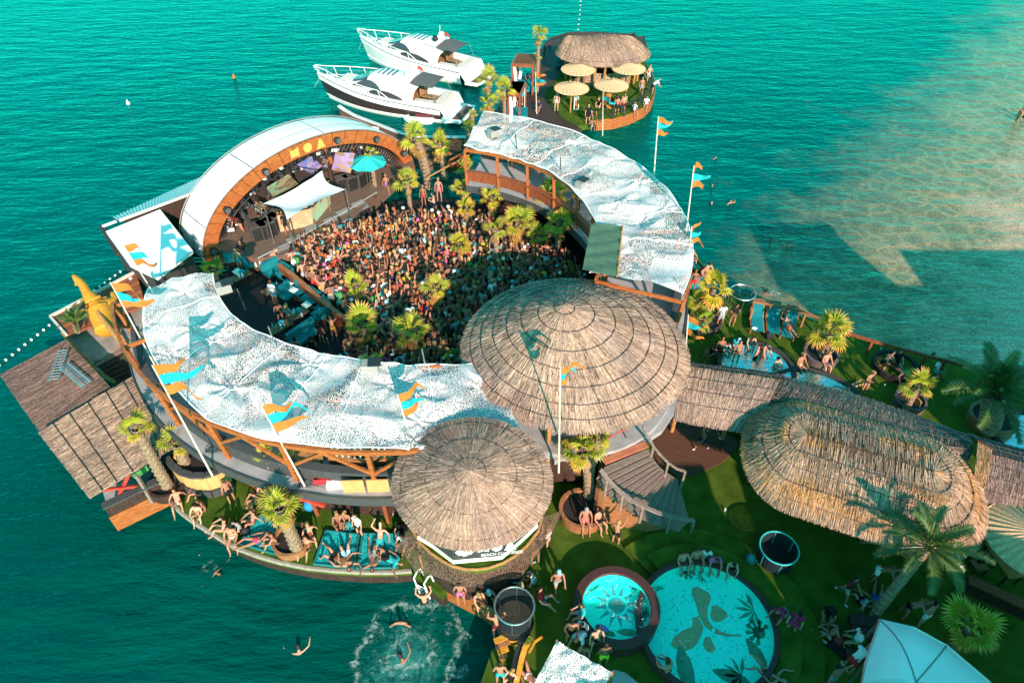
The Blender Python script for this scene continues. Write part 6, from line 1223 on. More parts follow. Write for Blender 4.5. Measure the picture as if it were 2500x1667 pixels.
railing('railing', 'reddish timber railing along the far right waterside', [Z(9, x, y, 2.0) for x, y in ((1000, 440), (1160, 525), (1340, 580), (1560, 640), (1700, 680), (1830, 710), (2100, 790), (2400, 880))], 0, wood_r, .06, mid=False)
Q3 = Z(9, 565, 745, 1.3); r3 = (Z(9, 800, 780, 1.3) - Z(9, 325, 700, 1.3)).length / 2; pt3, zf3 = pool('round pool with a meander border partly under the walkway roof', (Q3.x, Q3.y), r3, .2, 1.3, mat('dark_rim', (.05, .04, .04), rough=.8))
for k in range(26):
    a = 2 * math.pi * k / 26; c, s_ = math.cos(a), math.sin(a); P = lambda r_, b_: (Q3.x + r_ * math.cos(a + b_), Q3.y + r_ * math.sin(a + b_))
    for r0_, r1_, b0_, b1_ in ((.9, .94, -.1, .1), (.8, .9, -.1, -.08), (.8, .84, -.1, .05), (.84, .87, .03, .05)): flat([P(r3 * r0_, b0_), P(r3 * r1_, b0_), P(r3 * r1_, b1_), P(r3 * r0_, b1_)], zf3, mat('meander_print', (.03, .30, .32), rough=.6), pt3)
Q4 = Z(9, 960, 1000, 1.2); pool('round pool mostly hidden under the lean-to thatch', (Q4.x, Q4.y), 2.3, .18, 1.25, MATS['dark_rim'])
Q5 = Z(9, 2420, 1230, 1.2); pool('round pool at the right edge below the stout date palm', (Q5.x, Q5.y), 1.6, .18, 1.25, MATS['dark_rim'])
def planter(label, p, r, h, m, fill=None):
    t = thing('round_planter', label, 'planter', p); MB().lathe(p, [(r, 0), (r * 1.04, h), (r * .88, h), (r * .86, h - .12)], 26).obj('wall', m, t); MB().lathe(p, [(.001, h - .13), (r * .87, h - .13)], 26).obj('soil', fill or darkm, t)
planter('round grey-brown planter under the palm beyond the loungers', Z(9, 985, 700, 1.0), .85, .45, mat('grey_brown_rim', (.12, .09, .085), rough=.8)); planter('round turf-topped seat by the far-right rail', Z(9, 1480, 770, 1.0), 1.05, .4, darkm, grass_m); planter('round dark planter near the lean-to thatch edge', Z(9, 1575, 1010, 1.0), .7, .45, MATS['grey_brown_rim']); planter('round dark planter under the corner fan palm', Z(9, 215, 470, 1.0), .9, .35, MATS['dark_rim'])
planter('round brown planter at the foot of the curved stair palm', Z(8, 1455, 800, 1.0), .95, .5, wood_b); planter('round board planter under the leaning palm on the crescent deck', Z(6, 1500, 1300, 1.0), .75, .4, wood_b); planter('round brown planter under the stout date palm', Z(9, 2120, 1130, 1.0), 1.0, .5, wood_b); planter('round base of the bare-trunked palm beside the hut', Z(6, 630, 905, 1.0), .8, .5, wood_d)
# bamboo planter ring under the near terrace
bpn = thing('bamboo_planter', 'large curved planter faced with split bamboo beside the near terrace', 'planter', Z(6, 860, 860, 1)); P = [Z(6, x, y, 2.35) for x, y in ((600, 690), (640, 745), (700, 790), (780, 815), (870, 815), (950, 790), (1020, 750))]
for a, b in zip(P, P[1:]): MB().beam(a, b, .28, .12).obj('rim', greyd, bpn); MB().beam(a - Vector((0, 0, .5)), b - Vector((0, 0, .5)), .1, .85).obj('bamboo_panel', MATS['split_bamboo'], bpn); MB().beam(a - Vector((0, 0, 1.15)), b - Vector((0, 0, 1.15)), .3, .4).obj('foot', greyd, bpn)
MB().prism([p[:2] for p in P] + [Z(6, 900, 600, 2.2)[:2], Z(6, 700, 540, 2.2)[:2]], 2.0, 2.2).obj('soil', darkm, bpn)
# rope hammock nets on the crescent deck
for k, q in enumerate((((1275, 1085), (1425, 1165), (1365, 1370), (1115, 1292)), ((1728, 1205), (1962, 1232), (1920, 1468), (1645, 1440)), ((1990, 1226), (2252, 1230), (2235, 1466), (1950, 1470)))):
    P = [Z(6, x, y, 1.12) for x, y in q]; t = thing('net_lounger', ['turquoise rope-net lounger beside the leaning palm', 'turquoise rope-net lounger, left of the square pair', 'turquoise rope-net lounger, right of the square pair'][k], 'net lounger', P[3], 'rope-net loungers on the crescent deck')
    rows = [[P[0].lerp(P[1], i / 10).lerp(P[3].lerp(P[2], i / 10), j / 10) - Vector((0, 0, .06 * math.sin(i * math.pi / 10) * math.sin(j * math.pi / 10))) for i in range(11)] for j in range(11)]; MB().grid(rows).obj('rope_net', net_t, t)
    MB().prism([p[:2] for p in P], 1.006, 1.02).obj('well', mat('dark_teal_well', (.012, .10, .11), rough=.8), t)
    for a, b in zip(P, P[1:] + P[:1]): MB().tube([a, b], .05, 6).obj('frame_bar', mat('teal_bar', (.01, .16, .17), rough=.5), t)
for k, q in enumerate((((75, 40), (155, 30), (215, 100), (100, 110)), ((95, 150), (240, 120), (280, 230), (110, 250)))):
    P = [Z(9, x, y, 1.1) for x, y in q]; t = thing('net_lounger', ['turquoise net beside the right terrace, farther of two', 'turquoise net beside the right terrace, nearer of two'][k], 'net lounger', P[3]); MB().grid([[P[0].lerp(P[1], i / 6).lerp(P[3].lerp(P[2], i / 6), j / 6) - Vector((0, 0, .1 * math.sin(i * .52) * math.sin(j * .52))) for i in range(7)] for j in range(7)]).obj('rope_net', net_t, t)
    for a, b in zip(P, P[1:] + P[:1]): MB().tube([a, b], .07, 6).obj('frame_bar', grass_m, t)
o = MB().prism([Z(9, x, y, 1.0)[:2] for x, y in ((0, -40), (140, -40), (200, 60), (260, 200), (260, 330), (60, 330))], .85, .99).obj('corner_turf', grass_m); tag(o, kind='structure')
# swim ladder
ld = thing('swim_ladder', 'white tubular swim ladder at the water edge', 'ladder', Z(14, 200, 1100, .6)); 
for pts in (((200, 950, 1.2), (155, 870, 1.9), (110, 900, 1.9), (60, 1000, 1.3), (100, 1110, .6), (155, 1225, -.1)), ((345, 1045, 1.2), (305, 960, 1.9), (260, 990, 1.9), (205, 1085, 1.3), (250, 1190, .6), (300, 1310, -.1))): MB().tube([Z(14, *q) for q in pts], .035, 6).obj('side_tube', white_m, ld)
for k in range(4): MB().tube([Z(14, 90 + 18 * k, 1090 + 40 * k, .75 - .25 * k), Z(14, 238 + 18 * k, 1165 + 40 * k, .75 - .25 * k)], .025, 5).obj('rung', white_m, ld)
# lounge inside the ring
lw = thing('lounge_wall', 'long dark-red wooden wall between the sofas and the crowd', 'wall', Z(7, 760, 520, 1)); P = [Z(7, x, y, 2.1) for x, y in ((470, 285), (620, 400), (800, 560), (950, 680), (1070, 760))]
for a, b in zip(P, P[1:]): MB().beam(a - Vector((0, 0, .55)), b - Vector((0, 0, .55)), .12, 1.1).obj('panel', wood_r, lw); MB().beam(a, b, .25, .06).obj('cap', wood_b, lw)
def sofa(label, pts, w=.75):
    P = [Z(7, x, y, 1.0) for x, y in pts]; t = thing('sofa', label, 'sofa', P[0], 'turquoise lounge sofas'); side = 1
    for a, b in zip(P, P[1:]):
        d = (b - a).normalized(); nn_ = Vector((-d.y, d.x, 0)); ov = d * .06
        MB().beam(a + nn_ * w * .5 + Vector((0, 0, .2)) - ov, b + nn_ * w * .5 + Vector((0, 0, .2)) + ov, w, .36).obj('base', wood_d, t); MB().beam(a + nn_ * w * .55 + Vector((0, 0, .46)) - ov, b + nn_ * w * .55 + Vector((0, 0, .46)) + ov, w * .9, .16).obj('seat', teal_f, t); MB().beam(a + nn_ * .1 + Vector((0, 0, .68)) - ov, b + nn_ * .1 + Vector((0, 0, .68)) + ov, .2, .62).obj('backrest', teal_f, t)
    return t
sofa('curved turquoise sofa with two white pillows by the red wall, upper', [(640, 490), (615, 420), (530, 370)]); sofa('long turquoise sofa with white pillows by the red wall', [(930, 720), (860, 640), (740, 560), (650, 510)]); sofa('turquoise sofa at the lower end of the long one', [(800, 800), (920, 750)]); sofa('small turquoise bench at the top of the red wall', [(470, 330), (350, 400)]); sofa('turquoise corner sofa at the far left of the lounge', [(60, 320), (170, 300), (215, 370)]); sofa('long turquoise bench at the bottom of the lounge', [(760, 830), (560, 970)]); sofa('turquoise bench between the two curved sofas', [(560, 530), (480, 590)])
for k, (x, y, r_) in enumerate(((550, 450, .5), (590, 495, .3), (700, 615, .2), (808, 675, .1), (130, 345, .2))):
    p = Z(7, x, y, 1.62); g = MB(); g.lathe((0, 0, 0), [(.001, .09), (.2, .08), (.30, .0), (.2, -.08), (.001, -.09)], 4); o = g.obj('pillow', fabric_w); o.location = p; o.rotation_euler = (.2, .1, r_); tag(o, ['white square pillow at the top of the upper curved sofa', 'white square pillow at the bend of the upper curved sofa', 'white square pillow in the middle of the long sofa', 'white square pillow at the lower end of the long sofa', 'white square pillow on the far-left corner sofa'][k], 'pillow')
ice = mat('white_bucket', (.7, .74, .74), rough=.4)
for k, (x, y) in enumerate(((640, 745), (500, 850), (355, 340), (430, 540), (180, 430))):
    p = Z(7, x, y, 1.0); t = plank_table(['low lounge table with bottles in front of the standing pair', 'low lounge table at the bottom left of the lounge', 'low lounge table with glasses by the small bench', 'low lounge table under the man in the pale shirt', 'low lounge table by the corner sofa'][k], p, .85, 1.15, .6, wood_b, h=.45)
    for j in range(5):
        q = p + Vector((random.uniform(-.35, .35), random.uniform(-.3, .3), .48)); MB().lathe(q, [(.001, 0), (.06, 0), (.06, .2), (.02, .27), (.02, .34), (.001, .34)], 7).obj('bottle', bottle_m if j % 2 else ice, t)
    q = p + Vector((.1, .05, .48)); MB().lathe(q, [(.001, 0), (.13, 0), (.18, .26), (.16, .26), (.001, .1)], 12).obj('ice_bucket', tealflag, t)
# thin posts standing on the canopy edges
for k, (i, a, b, z) in enumerate(((7, (465, 995), (385, 795), 6.6), (7, (935, 1090), (865, 890), 1.0), (4, (960, 225), (948, 85), 6.6), (4, (1300, 395), (1296, 265), 6.6), (7, (200, 660), (130, 490), 4.0), (7, (1670, 1100), (1645, 980), 6.6))):
    p = Z(i, *a, z); zt = ztop(p, ZM[i][1] + b[1] / ZM[i][2]); q = Z(i, *b, zt); tag(MB().tube([p, q], .03, 6).obj('thin_pole', (metal_m, metal_d)[k in (2, 3)]), ['thin pale pole beside the lounge rail at the inner edge of the near canopy', 'thin pale pole among the people below the sofas', 'thin dark pole on the inner edge of the right canopy, farther of two', 'thin dark pole on the inner edge of the right canopy, nearer of two', 'thin pale pole at the corner sofa end of the lounge', 'thin pale pole in front of the large palm at the near canopy'][k], 'pole')
# bottom right furniture
t = plank_table('orange plank table under the pleated parasol at the right', Z(12, 1790, 640, 1.0), R(95), 1.5, .8, mat('orange_tabletop', (.5, .24, .07), (.38, .16, .04), scale=4, rough=.5)); tag(t, None)
for k, (x, y) in enumerate(((1610, 590), (1690, 590), (1610, 650))): p = Z(12, x, y, 1.0); tt_ = thing('stool', ['square brown stool farthest from the parasol table', 'square brown stool next to the parasol table', 'square brown stool nearest the leaning date palm'][k], 'stool', p, 'stools by the parasol table'); MB().box((p.x, p.y, 1.45), (.5, .45, .06), .2).obj('seat', wood_b, tt_); [MB().box((p.x + a * .2, p.y + b * .18, 1.21), (.05, .05, .42), .2).obj('leg', metal_d, tt_) for a in (-1, 1) for b in (-1, 1)]
bn = thing('bench_wall', 'long red-brown bench wall at the right edge', 'bench', Z(12, 1800, 830, 1)); a, b = Z(12, 1560, 715, 1.75), Z(12, 2100, 960, 1.75); MB().beam(a, b, .4, .08).obj('seat', wood_r, bn); MB().beam(a - Vector((0, 0, .4)), b - Vector((0, 0, .4)), .12, .7).obj('front', wood_d, bn)
ss_ = thing('dark_bench', 'dark stepped bench between the dome and the seated people', 'bench', Z(12, 660, 1100, 1))
for k, (x0, y0, x1, y1) in enumerate(((600, 1130, 780, 1180), (560, 1330, 730, 1370), (590, 1040, 830, 1080))): MB().beam(Z(12, x0, y0, 1.4), Z(12, x1, y1, 1.4), .4, .08).obj('seat', wood_d, ss_); MB().beam(Z(12, x0, y0, 1.18), Z(12, x1, y1, 1.18), .3, .36).obj('support', wood_d, ss_)
# red brace frame and hanging bits under the near terrace
rf = thing('red_brace_frame', 'red painted brace under the near terrace floor', 'brace', Z(6, 1600, 1000, 1)); MB().beam(Z(6, 1350, 905, 3.5), Z(6, 1720, 1030, 2.2), .12, .16).obj('brace_bar', red_m, rf); MB().beam(Z(6, 1350, 905, 3.5), Z(6, 1680, 960, 3.4), .12, .16).obj('brace_bar', red_m, rf)
tag(MB().lathe(Z(6, 1620, 1060, 1.3), [(.001, 0), (.15, .1), (.24, .35), (.12, .6), (.001, .66)], 10).obj('blue_bag', mat('blue_nylon', (.02, .22, .5), rough=.6)), 'small blue bag hanging under the near terrace', 'bag')
# float lines and buoys
fl_m = mat('white_float', (.8, .78, .76), rough=.5)
def float_line(label, pts, n, z=.02):
    t = thing('float_line', label, 'float line', pts[0]); MB().tube(pts, .015, 4).obj('rope', wire_m, t); L = sum((b - a).length for a, b in zip(pts, pts[1:]))
    for k in range(n):
        s_ = L * (k + .5) / n; q = 0
        for a, b in zip(pts, pts[1:]):
            l = (b - a).length
            if q + l >= s_: p = a.lerp(b, (s_ - q) / l); break
            q += l
        MB().lathe((p.x, p.y, p.z - .06), [(.001, 0), (.06, .03), (.075, .09), (.06, .14), (.001, .16)], 9).obj('float', fl_m, t, smooth=True)
float_line('white float line running out to the left from the orange deck', [Z(5, x, y, .02) for x, y in ((500, 740), (400, 825), (270, 925), (140, 1030), (0, 1140), (-200, 1260))], 11); float_line('white float line behind the orange deck and the white block', [Z(5, x, y, .02) for x, y in ((880, 450), (990, 370), (1100, 290), (1180, 235))], 6); float_line('white float line running away from the island at the top', [Z(2, x, y, .02) for x, y in ((1058, 155), (1070, 60), (1080, -30), (1090, -160))], 7)
for k, (x, y, m) in enumerate(((295, 240, white_m), (538, 180, orange_f))): p = D(x, y, 0); tag(MB().lathe(p, [(.001, -.1), (.16, .0), (.18, .1), (.09, .24), (.03, .42), (.001, .44)], 12).obj('buoy', m, smooth=True), ('white conical buoy on the open water at the left', 'small orange buoy on the open water above the stage')[k], 'buoy')
# foam where someone has just jumped in: a thin sheet on the water, torn by noise into rings
def foam_sheet(label, c, r, rings, dens, seed, colr=(.62, .78, .74), lo=.62, hi=.86, z=.02):
    m = bpy.data.materials.new('torn_foam'); m.use_nodes = True; n = m.node_tree.nodes; l = m.node_tree.links; p = n['Principled BSDF']; p.inputs['Base Color'].default_value = (*colr, 1); p.inputs['Roughness'].default_value = .9
    tc = n.new('ShaderNodeTexCoord'); nz = n.new('ShaderNodeTexNoise'); nz.inputs['Scale'].default_value = 2.2; nz.inputs['Detail'].default_value = 8; nz.inputs['Roughness'].default_value = .75; nz.inputs['Distortion'].default_value = 1.5; l.new(tc.outputs['Object'], nz.inputs[0])
    wz = n.new('ShaderNodeTexNoise'); wz.inputs['Scale'].default_value = .9; l.new(tc.outputs['Object'], wz.inputs[0])
    def mth(op, a, b=0.0):
        q = n.new('ShaderNodeMath'); q.operation = op
        for i, x in enumerate((a, b)):
            if isinstance(x, (int, float)): q.inputs[i].default_value = x
            else: l.new(x, q.inputs[i])
        return q.outputs[0]
    ln = n.new('ShaderNodeVectorMath'); ln.operation = 'LENGTH'; l.new(tc.outputs['Object'], ln.inputs[0]); dist = mth('ADD', ln.outputs['Value'], mth('MULTIPLY', mth('SUBTRACT', wz.outputs[0], .5), r * 1.1)); tot = None
    for r0, w, a in rings:
        e = mth('MULTIPLY', mth('MAXIMUM', mth('SUBTRACT', 1.0, mth('DIVIDE', mth('ABSOLUTE', mth('SUBTRACT', dist, r0 * r)), w * r)), 0.0), a); tot = e if tot is None else mth('MAXIMUM', tot, e)
    mr = n.new('ShaderNodeMapRange'); mr.interpolation_type = 'SMOOTHSTEP'; l.new(mth('ADD', nz.outputs[0], mth('MULTIPLY', tot, .26)), mr.inputs[0]); mr.inputs[1].default_value = lo; mr.inputs[2].default_value = hi
    al = mth('MULTIPLY', mr.outputs[0], mth('MINIMUM', mth('MULTIPLY', tot, 3.0), dens)); l.new(al, p.inputs['Alpha'])
    o = MB().lathe((0, 0, 0), [(.001, 0), (r * .5, 0), (r * 1.3, 0)], 40).obj('foam', m); o.location = (c.x, c.y, z); o['kind'] = 'stuff'; o['label'] = label; return o
foam_sheet('white foam ring of a fresh jump on the green water', Z(13, 480, 870, 0), 2.0, ((.95, .22, .9), (.35, .35, .8)), .42, 1); foam_sheet('pale aerated water inside the foam ring', Z(13, 430, 930, 0), 1.6, ((.1, 1.0, 1.0),), .55, 4, (.06, .42, .38), .5, .95, .012); foam_sheet('small white splash beside the timber railing', Z(17, 1370, 930, 0), .8, ((.2, .5, .8),), .7, 2); foam_sheet('faint foam round the floating swimmer', Z(6, 905, 1470, 0), .7, ((.3, .4, .6),), .6, 3)
rr = random.Random(4); mat('sea_foam', (.30, .50, .46), (.16, .34, .31), rough=.9)
# glitter of the two pools, put in as white flecks over the water
for nm, par, cx_, R0, zz in (('pool_glints', pt2, P2c, 1.9, 1.406), ('pool_glints', pt1, P1c, 1.1, 1.656)):
    P = []
    for _ in range(26):
        a = rr.random() * 6.28; q = R0 * math.sqrt(rr.random()); x0, y0 = cx_[0] + q * math.cos(a), cx_[1] + q * math.sin(a); th = rr.random() * 6
        for k in range(7): P.append((x0 + .05 * k * math.cos(th + .3 * k), y0 + .05 * k * math.sin(th + .3 * k)))
    o = foam(nm, P, .03, zz, 9).obj(nm, glint_m, par); o['kind'] = 'stuff'
# scattered cups and litter on the turf
cupm = [mat('white_cup', (.75, .8, .8), rough=.5), mat('turquoise_cup', (.1, .5, .5), rough=.5)]
for k in range(18):
    x, y = random.choice([(random.uniform(1000, 2300), random.uniform(1150, 1560)), (random.uniform(1640, 2250), random.uniform(760, 900)), (random.uniform(480, 900), random.uniform(1150, 1290))]); p = D(x, y, 1.01)
    if (p.xy - Vector(P2c)).length < 2.8 or (p.xy - Vector(P1c)).length < 2: continue
    o = MB().lathe((0, 0, 0), [(.001, 0), (.03, 0), (.045, .12), (.04, .12), (.001, .02)], 8).obj('plastic_cup', cupm[k % 2]); o.location = p; o.rotation_euler = (R(90) * (k % 2), 0, random.random() * 6); o.location.z += .045 * (k % 2); tag(o, ('white plastic cup standing on ', 'turquoise plastic cup lying on ')[k % 2] + ('the crescent deck' if x < 900 else 'the lawn behind the walkway roof' if y < 950 else 'the lawn left of the small pool' if x < 1400 else 'the lawn right of the pools' if x > 1750 else 'the lawn above the pools'), 'cup', 'plastic cups left on the turf')

# bags left beside the sunbathers
for k, (i, x, y, z) in enumerate(((6, 1170, 1230, 1.0), (6, 1900, 1185, 1.0), (14, 1500, 1050, 1.0), (12, 480, 1240, 1.0), (9, 640, 560, 1.0), (11, 1890, 390, 1.2), (2, 1460, 890, 1.0), (7, 700, 820, 1.0))):
    p = Z(i, x, y, z); t = thing('backpack', ['dark', 'teal', 'dark', 'red', 'teal', 'pale', 'dark', 'red'][k] + ' backpack ' + ['by the first net lounger', 'by the terrace wall pair', 'behind the plank wall', 'by the lying woman in white shoes', 'beside the loungers', 'behind the large pool', 'by the island rail', 'on the lounge floor'][k], 'bag', p)
    m = mat('bag_%d' % (k % 4), [(.02, .02, .03), (.02, .2, .22), (.02, .02, .03), (.3, .03, .03)][k % 4], rough=.8)
    MB().lathe(p, [(.001, 0), (.16, .02), (.19, .15), (.15, .34), (.06, .42), (.001, .43)], 9).obj('bag_body', m, t, smooth=True); MB().tube([p + Vector((.1, -.1, .35)), p + Vector((.22, -.16, .2)), p + Vector((.15, -.12, .05))], .02, 5).obj('strap', m, t); MB().box((p.x, p.y - .17, p.z + .14), (.2, .08, .16)).obj('pocket', m, t)
# ------------------------------------------------------------------ people
def vec(*a): return Vector(a).normalized()
DN = (0, 0, -1)
POSES = dict(
    stand=dict(h=.90, sp=(0, 0, 1), hd=(0, .1, 1), aL=((-.25, .05, -1), (-.05, .25, -1)), aR=((.25, .0, -1), (.05, .3, -1)), lL=((-.1, .05, -1), (0, -.05, -1)), lR=((.12, .0, -1), (0, 0, -1))),
    phone=dict(h=.90, sp=(0, .03, 1), hd=(0, .45, 1), aL=((-.35, .25, -1), (.45, .9, .25)), aR=((.3, .2, -1), (-.4, .9, .3)), lL=((-.12, .1, -1), (0, -.15, -1)), lR=((.1, 0, -1), (0, 0, -1))),
    armsup=dict(h=.90, sp=(.03, 0, 1), hd=(0, .05, 1), aL=((-.6, .2, .9), (.2, .2, 1)), aR=((.6, .15, .9), (-.1, .1, 1)), lL=((-.12, .05, -1), (0, -.05, -1)), lR=((.12, .0, -1), (0, 0, -1))),
    onearm=dict(h=.90, sp=(-.06, 0, 1), hd=(.1, .1, 1), aL=((-.3, .1, -1), (-.1, .6, -.7)), aR=((.35, .3, 1), (.2, .25, 1)), lL=((-.12, .1, -1), (0, -.1, -1)), lR=((.12, .0, -1), (0, 0, -1))),
    dance=dict(h=.86, sp=(.12, .1, 1), hd=(.1, .3, 1), aL=((-.7, .4, -.2), (-.1, .5, .9)), aR=((.7, .4, -.1), (.2, .8, .5)), lL=((-.22, .25, -1), (0, -.35, -1)), lR=((.2, .05, -1), (.05, -.15, -1))),
    walk=dict(h=.88, sp=(0, .1, 1), hd=(0, .15, 1), aL=((-.2, .45, -1), (0, .7, -.8)), aR=((.2, -.45, -1), (.05, 0, -1)), lL=((-.05, -.45, -1), (0, -.65, -.8)), lR=((.06, .5, -1), (0, .1, -1))),
    bend=dict(h=.85, sp=(0, .85, .55), hd=(0, .8, .4), aL=((-.2, .5, -1), (0, .4, -1)), aR=((.2, .6, -1), (0, .6, -.8)), lL=((-.15, .05, -1), (0, -.15, -1)), lR=((.15, .1, -1), (0, -.15, -1))),
    sit=dict(h=.10, sp=(0, -.02, 1), hd=(0, .35, 1), aL=((-.3, .35, -.9), (.15, .8, -.3)), aR=((.3, .35, -.9), (-.15, .8, -.3)), lL=((-.15, 1, -.05), (0, .05, -1)), lR=((.15, 1, -.05), (0, .1, -1))),
    sitfwd=dict(h=.10, sp=(0, .38, 1), hd=(0, .7, .7), aL=((-.2, .7, -.7), (.3, .6, -.5)), aR=((.2, .7, -.7), (-.3, .6, -.5)), lL=((-.2, 1, .05), (0, .15, -1)), lR=((.2, 1, .05), (0, .15, -1))),
    ground=dict(h=.12, sp=(0, -.3, 1), hd=(0, .2, 1), aL=((-.35, -.5, -.8), (-.1, -.35, -1)), aR=((.4, .6, -.5), (-.2, .8, -.1)), lL=((-.2, .7, .7), (0, .5, -.85)), lR=((.3, .85, .4), (0, .6, -.7))),
    hug=dict(h=.12, sp=(0, .12, 1), hd=(0, .4, .9), aL=((-.25, .7, -.6), (.35, .7, -.1)), aR=((.25, .7, -.6), (-.35, .7, -.1)), lL=((-.12, .75, .65), (0, .45, -.9)), lR=((.14, .75, .62), (0, .5, -.85))),
    lie=dict(h=.13, sp=(0, -1, .12), hd=(0, -1, .25), aL=((-.7, -.3, .0), (-.3, -.9, .1)), aR=((.35, .8, -.05), (.0, 1, .0)), lL=((-.1, 1, .0), (0, 1, -.02)), lR=((.12, .9, .35), (0, .85, -.5))),
    recline=dict(h=.13, sp=(0, -.8, .6), hd=(0, -.55, .8), aL=((-.5, .2, -.6), (-.2, .9, -.2)), aR=((.8, -.4, .6), (-.5, -.6, .7)), lL=((-.1, 1, .04), (0, 1, -.1)), lR=((.1, 1, .06), (.05, 1, -.1))),
    kneesup=dict(h=.13, sp=(0, -1, .1), hd=(0, -1, .3), aL=((-.5, .6, .3), (.2, .9, .4)), aR=((.6, -.3, .1), (.2, -.9, .2)), lL=((-.15, .65, .75), (0, .5, -.85)), lR=((.2, .6, .8), (.3, .75, -.3))),
    prone=dict(h=.10, sp=(0, 1, .08), hd=(0, 1, .5), aL=((-1, .5, -.05), (-.5, 1, 0)), aR=((1, .4, -.05), (.6, .9, 0)), lL=((-.25, -1, -.05), (-.1, -1, -.05)), lR=((.25, -1, -.05), (.1, -1, .02))),
    float=dict(h=-.16, sp=(0, -1, .25), hd=(0, -1, .5), aL=((-1, -.1, .02), (-1, .2, .05)), aR=((1, -.1, .02), (1, .1, .08)), lL=((-.3, 1, -.15), (-.05, .9, -.3)), lR=((.3, 1, .1), (.05, 1, .1))),
    swim=dict(h=-.2, sp=(0, 1, .38), hd=(0, 1, .8), aL=((-1, .5, -.05), (-.5, 1, .1)), aR=((1, .6, .15), (.3, 1, .1)), lL=((-.25, -1, -.3), (-.1, -1, -.2)), lR=((.25, -1, -.3), (.1, -1, -.1))),
    treadwater=dict(h=-.55, sp=(0, .15, 1), hd=(0, .2, 1), aL=((-.9, .35, -.1), (-.5, .8, .1)), aR=((.9, .35, -.1), (.5, .8, .1)), lL=((-.2, .3, -1), (0, -.3, -1)), lR=((.2, .2, -1), (0, -.3, -1))),
    facewipe=dict(h=-.45, sp=(0, .15, 1), hd=(0, .3, 1), aL=((-.7, .5, .1), (.6, .2, .9)), aR=((.7, .5, .1), (-.6, .2, .9)), lL=((-.2, .3, -1), (0, -.3, -1)), lR=((.2, .2, -1), (0, -.3, -1))),
)
def skeleton(ps):
    V = []; E = []; B = []         # verts(with radius), edges, bones (name, a, b)
    def add(p, r, parent=None):
        V.append((*p, r)); i = len(V) - 1
        if parent is not None: E.append((parent, i))
        return i
    Pv = Vector((0, 0, ps['h'])); sp = vec(*ps['sp']); xx = Vector((1, 0, 0))
    pel = add(Pv, (.150, .105)); w1 = Pv + sp * .17; waist = add(w1, (.118, .088), pel); ch = Pv + sp * .36; chest = add(ch, (.150, .105), waist); nb = Pv + sp * .52; neckb = add(nb, (.075, .07), chest)
    hd = vec(*ps['hd']); hl = nb + hd * .10; nk = add(nb + hd * .06, (.052, .052), neckb); h1 = add(nb + hd * .15, (.078, .09), nk); h2 = add(nb + hd * .25, (.082, .095), h1); h3 = add(nb + hd * .32, (.05, .055), h2)
    B += [('pelvis', Pv - sp * .04, Pv + sp * .10), ('torso', Pv + sp * .12, Pv + sp * .50), ('neck', nb, nb + hd * .07), ('head', nb + hd * .10, nb + hd * .32)]
    hands = []
    for sd, k in ((-1, 'L'), (1, 'R')):
        ua, fa = [vec(*v) for v in ps['a' + k]]; sh = Pv + sp * .455 + xx * sd * .175; s0 = add(Pv + sp * .44 + xx * sd * .1, (.072, .068), chest); s1 = add(sh, (.062, .062), s0); el = sh + ua * .28; mid = add(sh + ua * .14, (.05, .05), s1); e1 = add(el, (.040, .042), mid); wr = el + fa * .245; m2 = add(el + fa * .1, (.042, .04), e1); wv = add(wr, (.027, .03), m2); pm = add(wr + fa * .075, (.022, .038), wv)
        B += [('ua' + k, sh, el), ('fa' + k, el, wr), ('hand' + k, wr, wr + fa * .17)]; hands.append((wr + fa * .07, fa, sd))
        th, sn = [vec(*v) for v in ps['l' + k]]; hp = Pv - sp * .04 + xx * sd * .085; hv = add(hp + th * .05, (.092, .09), pel); kn = hp + th * .43; tm = add(hp + th * .22, (.076, .074), hv); k1 = add(kn, (.052, .054), tm); an = kn + sn * .40; cm = add(kn + sn * .14, (.054, .056), k1); a1 = add(an, (.034, .036), cm)
        fdir = ps.get('f' + k); flat_leg = abs(sn.z) < .55; fd = Vector((0, .35, .9)).normalized() if flat_leg and sn.y > 0 else (Vector((0, .9, -.1)).normalized() if not flat_leg else vec(sn.x, sn.y, -.3)); hl_ = add(an + sn * .05 + fd * .02, (.036, .036), a1); ft = add(an + sn * .055 + fd * .14, (.026, .040), hl_)
        B += [('th' + k, hp, kn), ('sh' + k, kn, an), ('foot' + k, an + sn * .03, an + sn * .05 + fd * .16)]
    return V, E, B, hands, (nb, hd, sp)
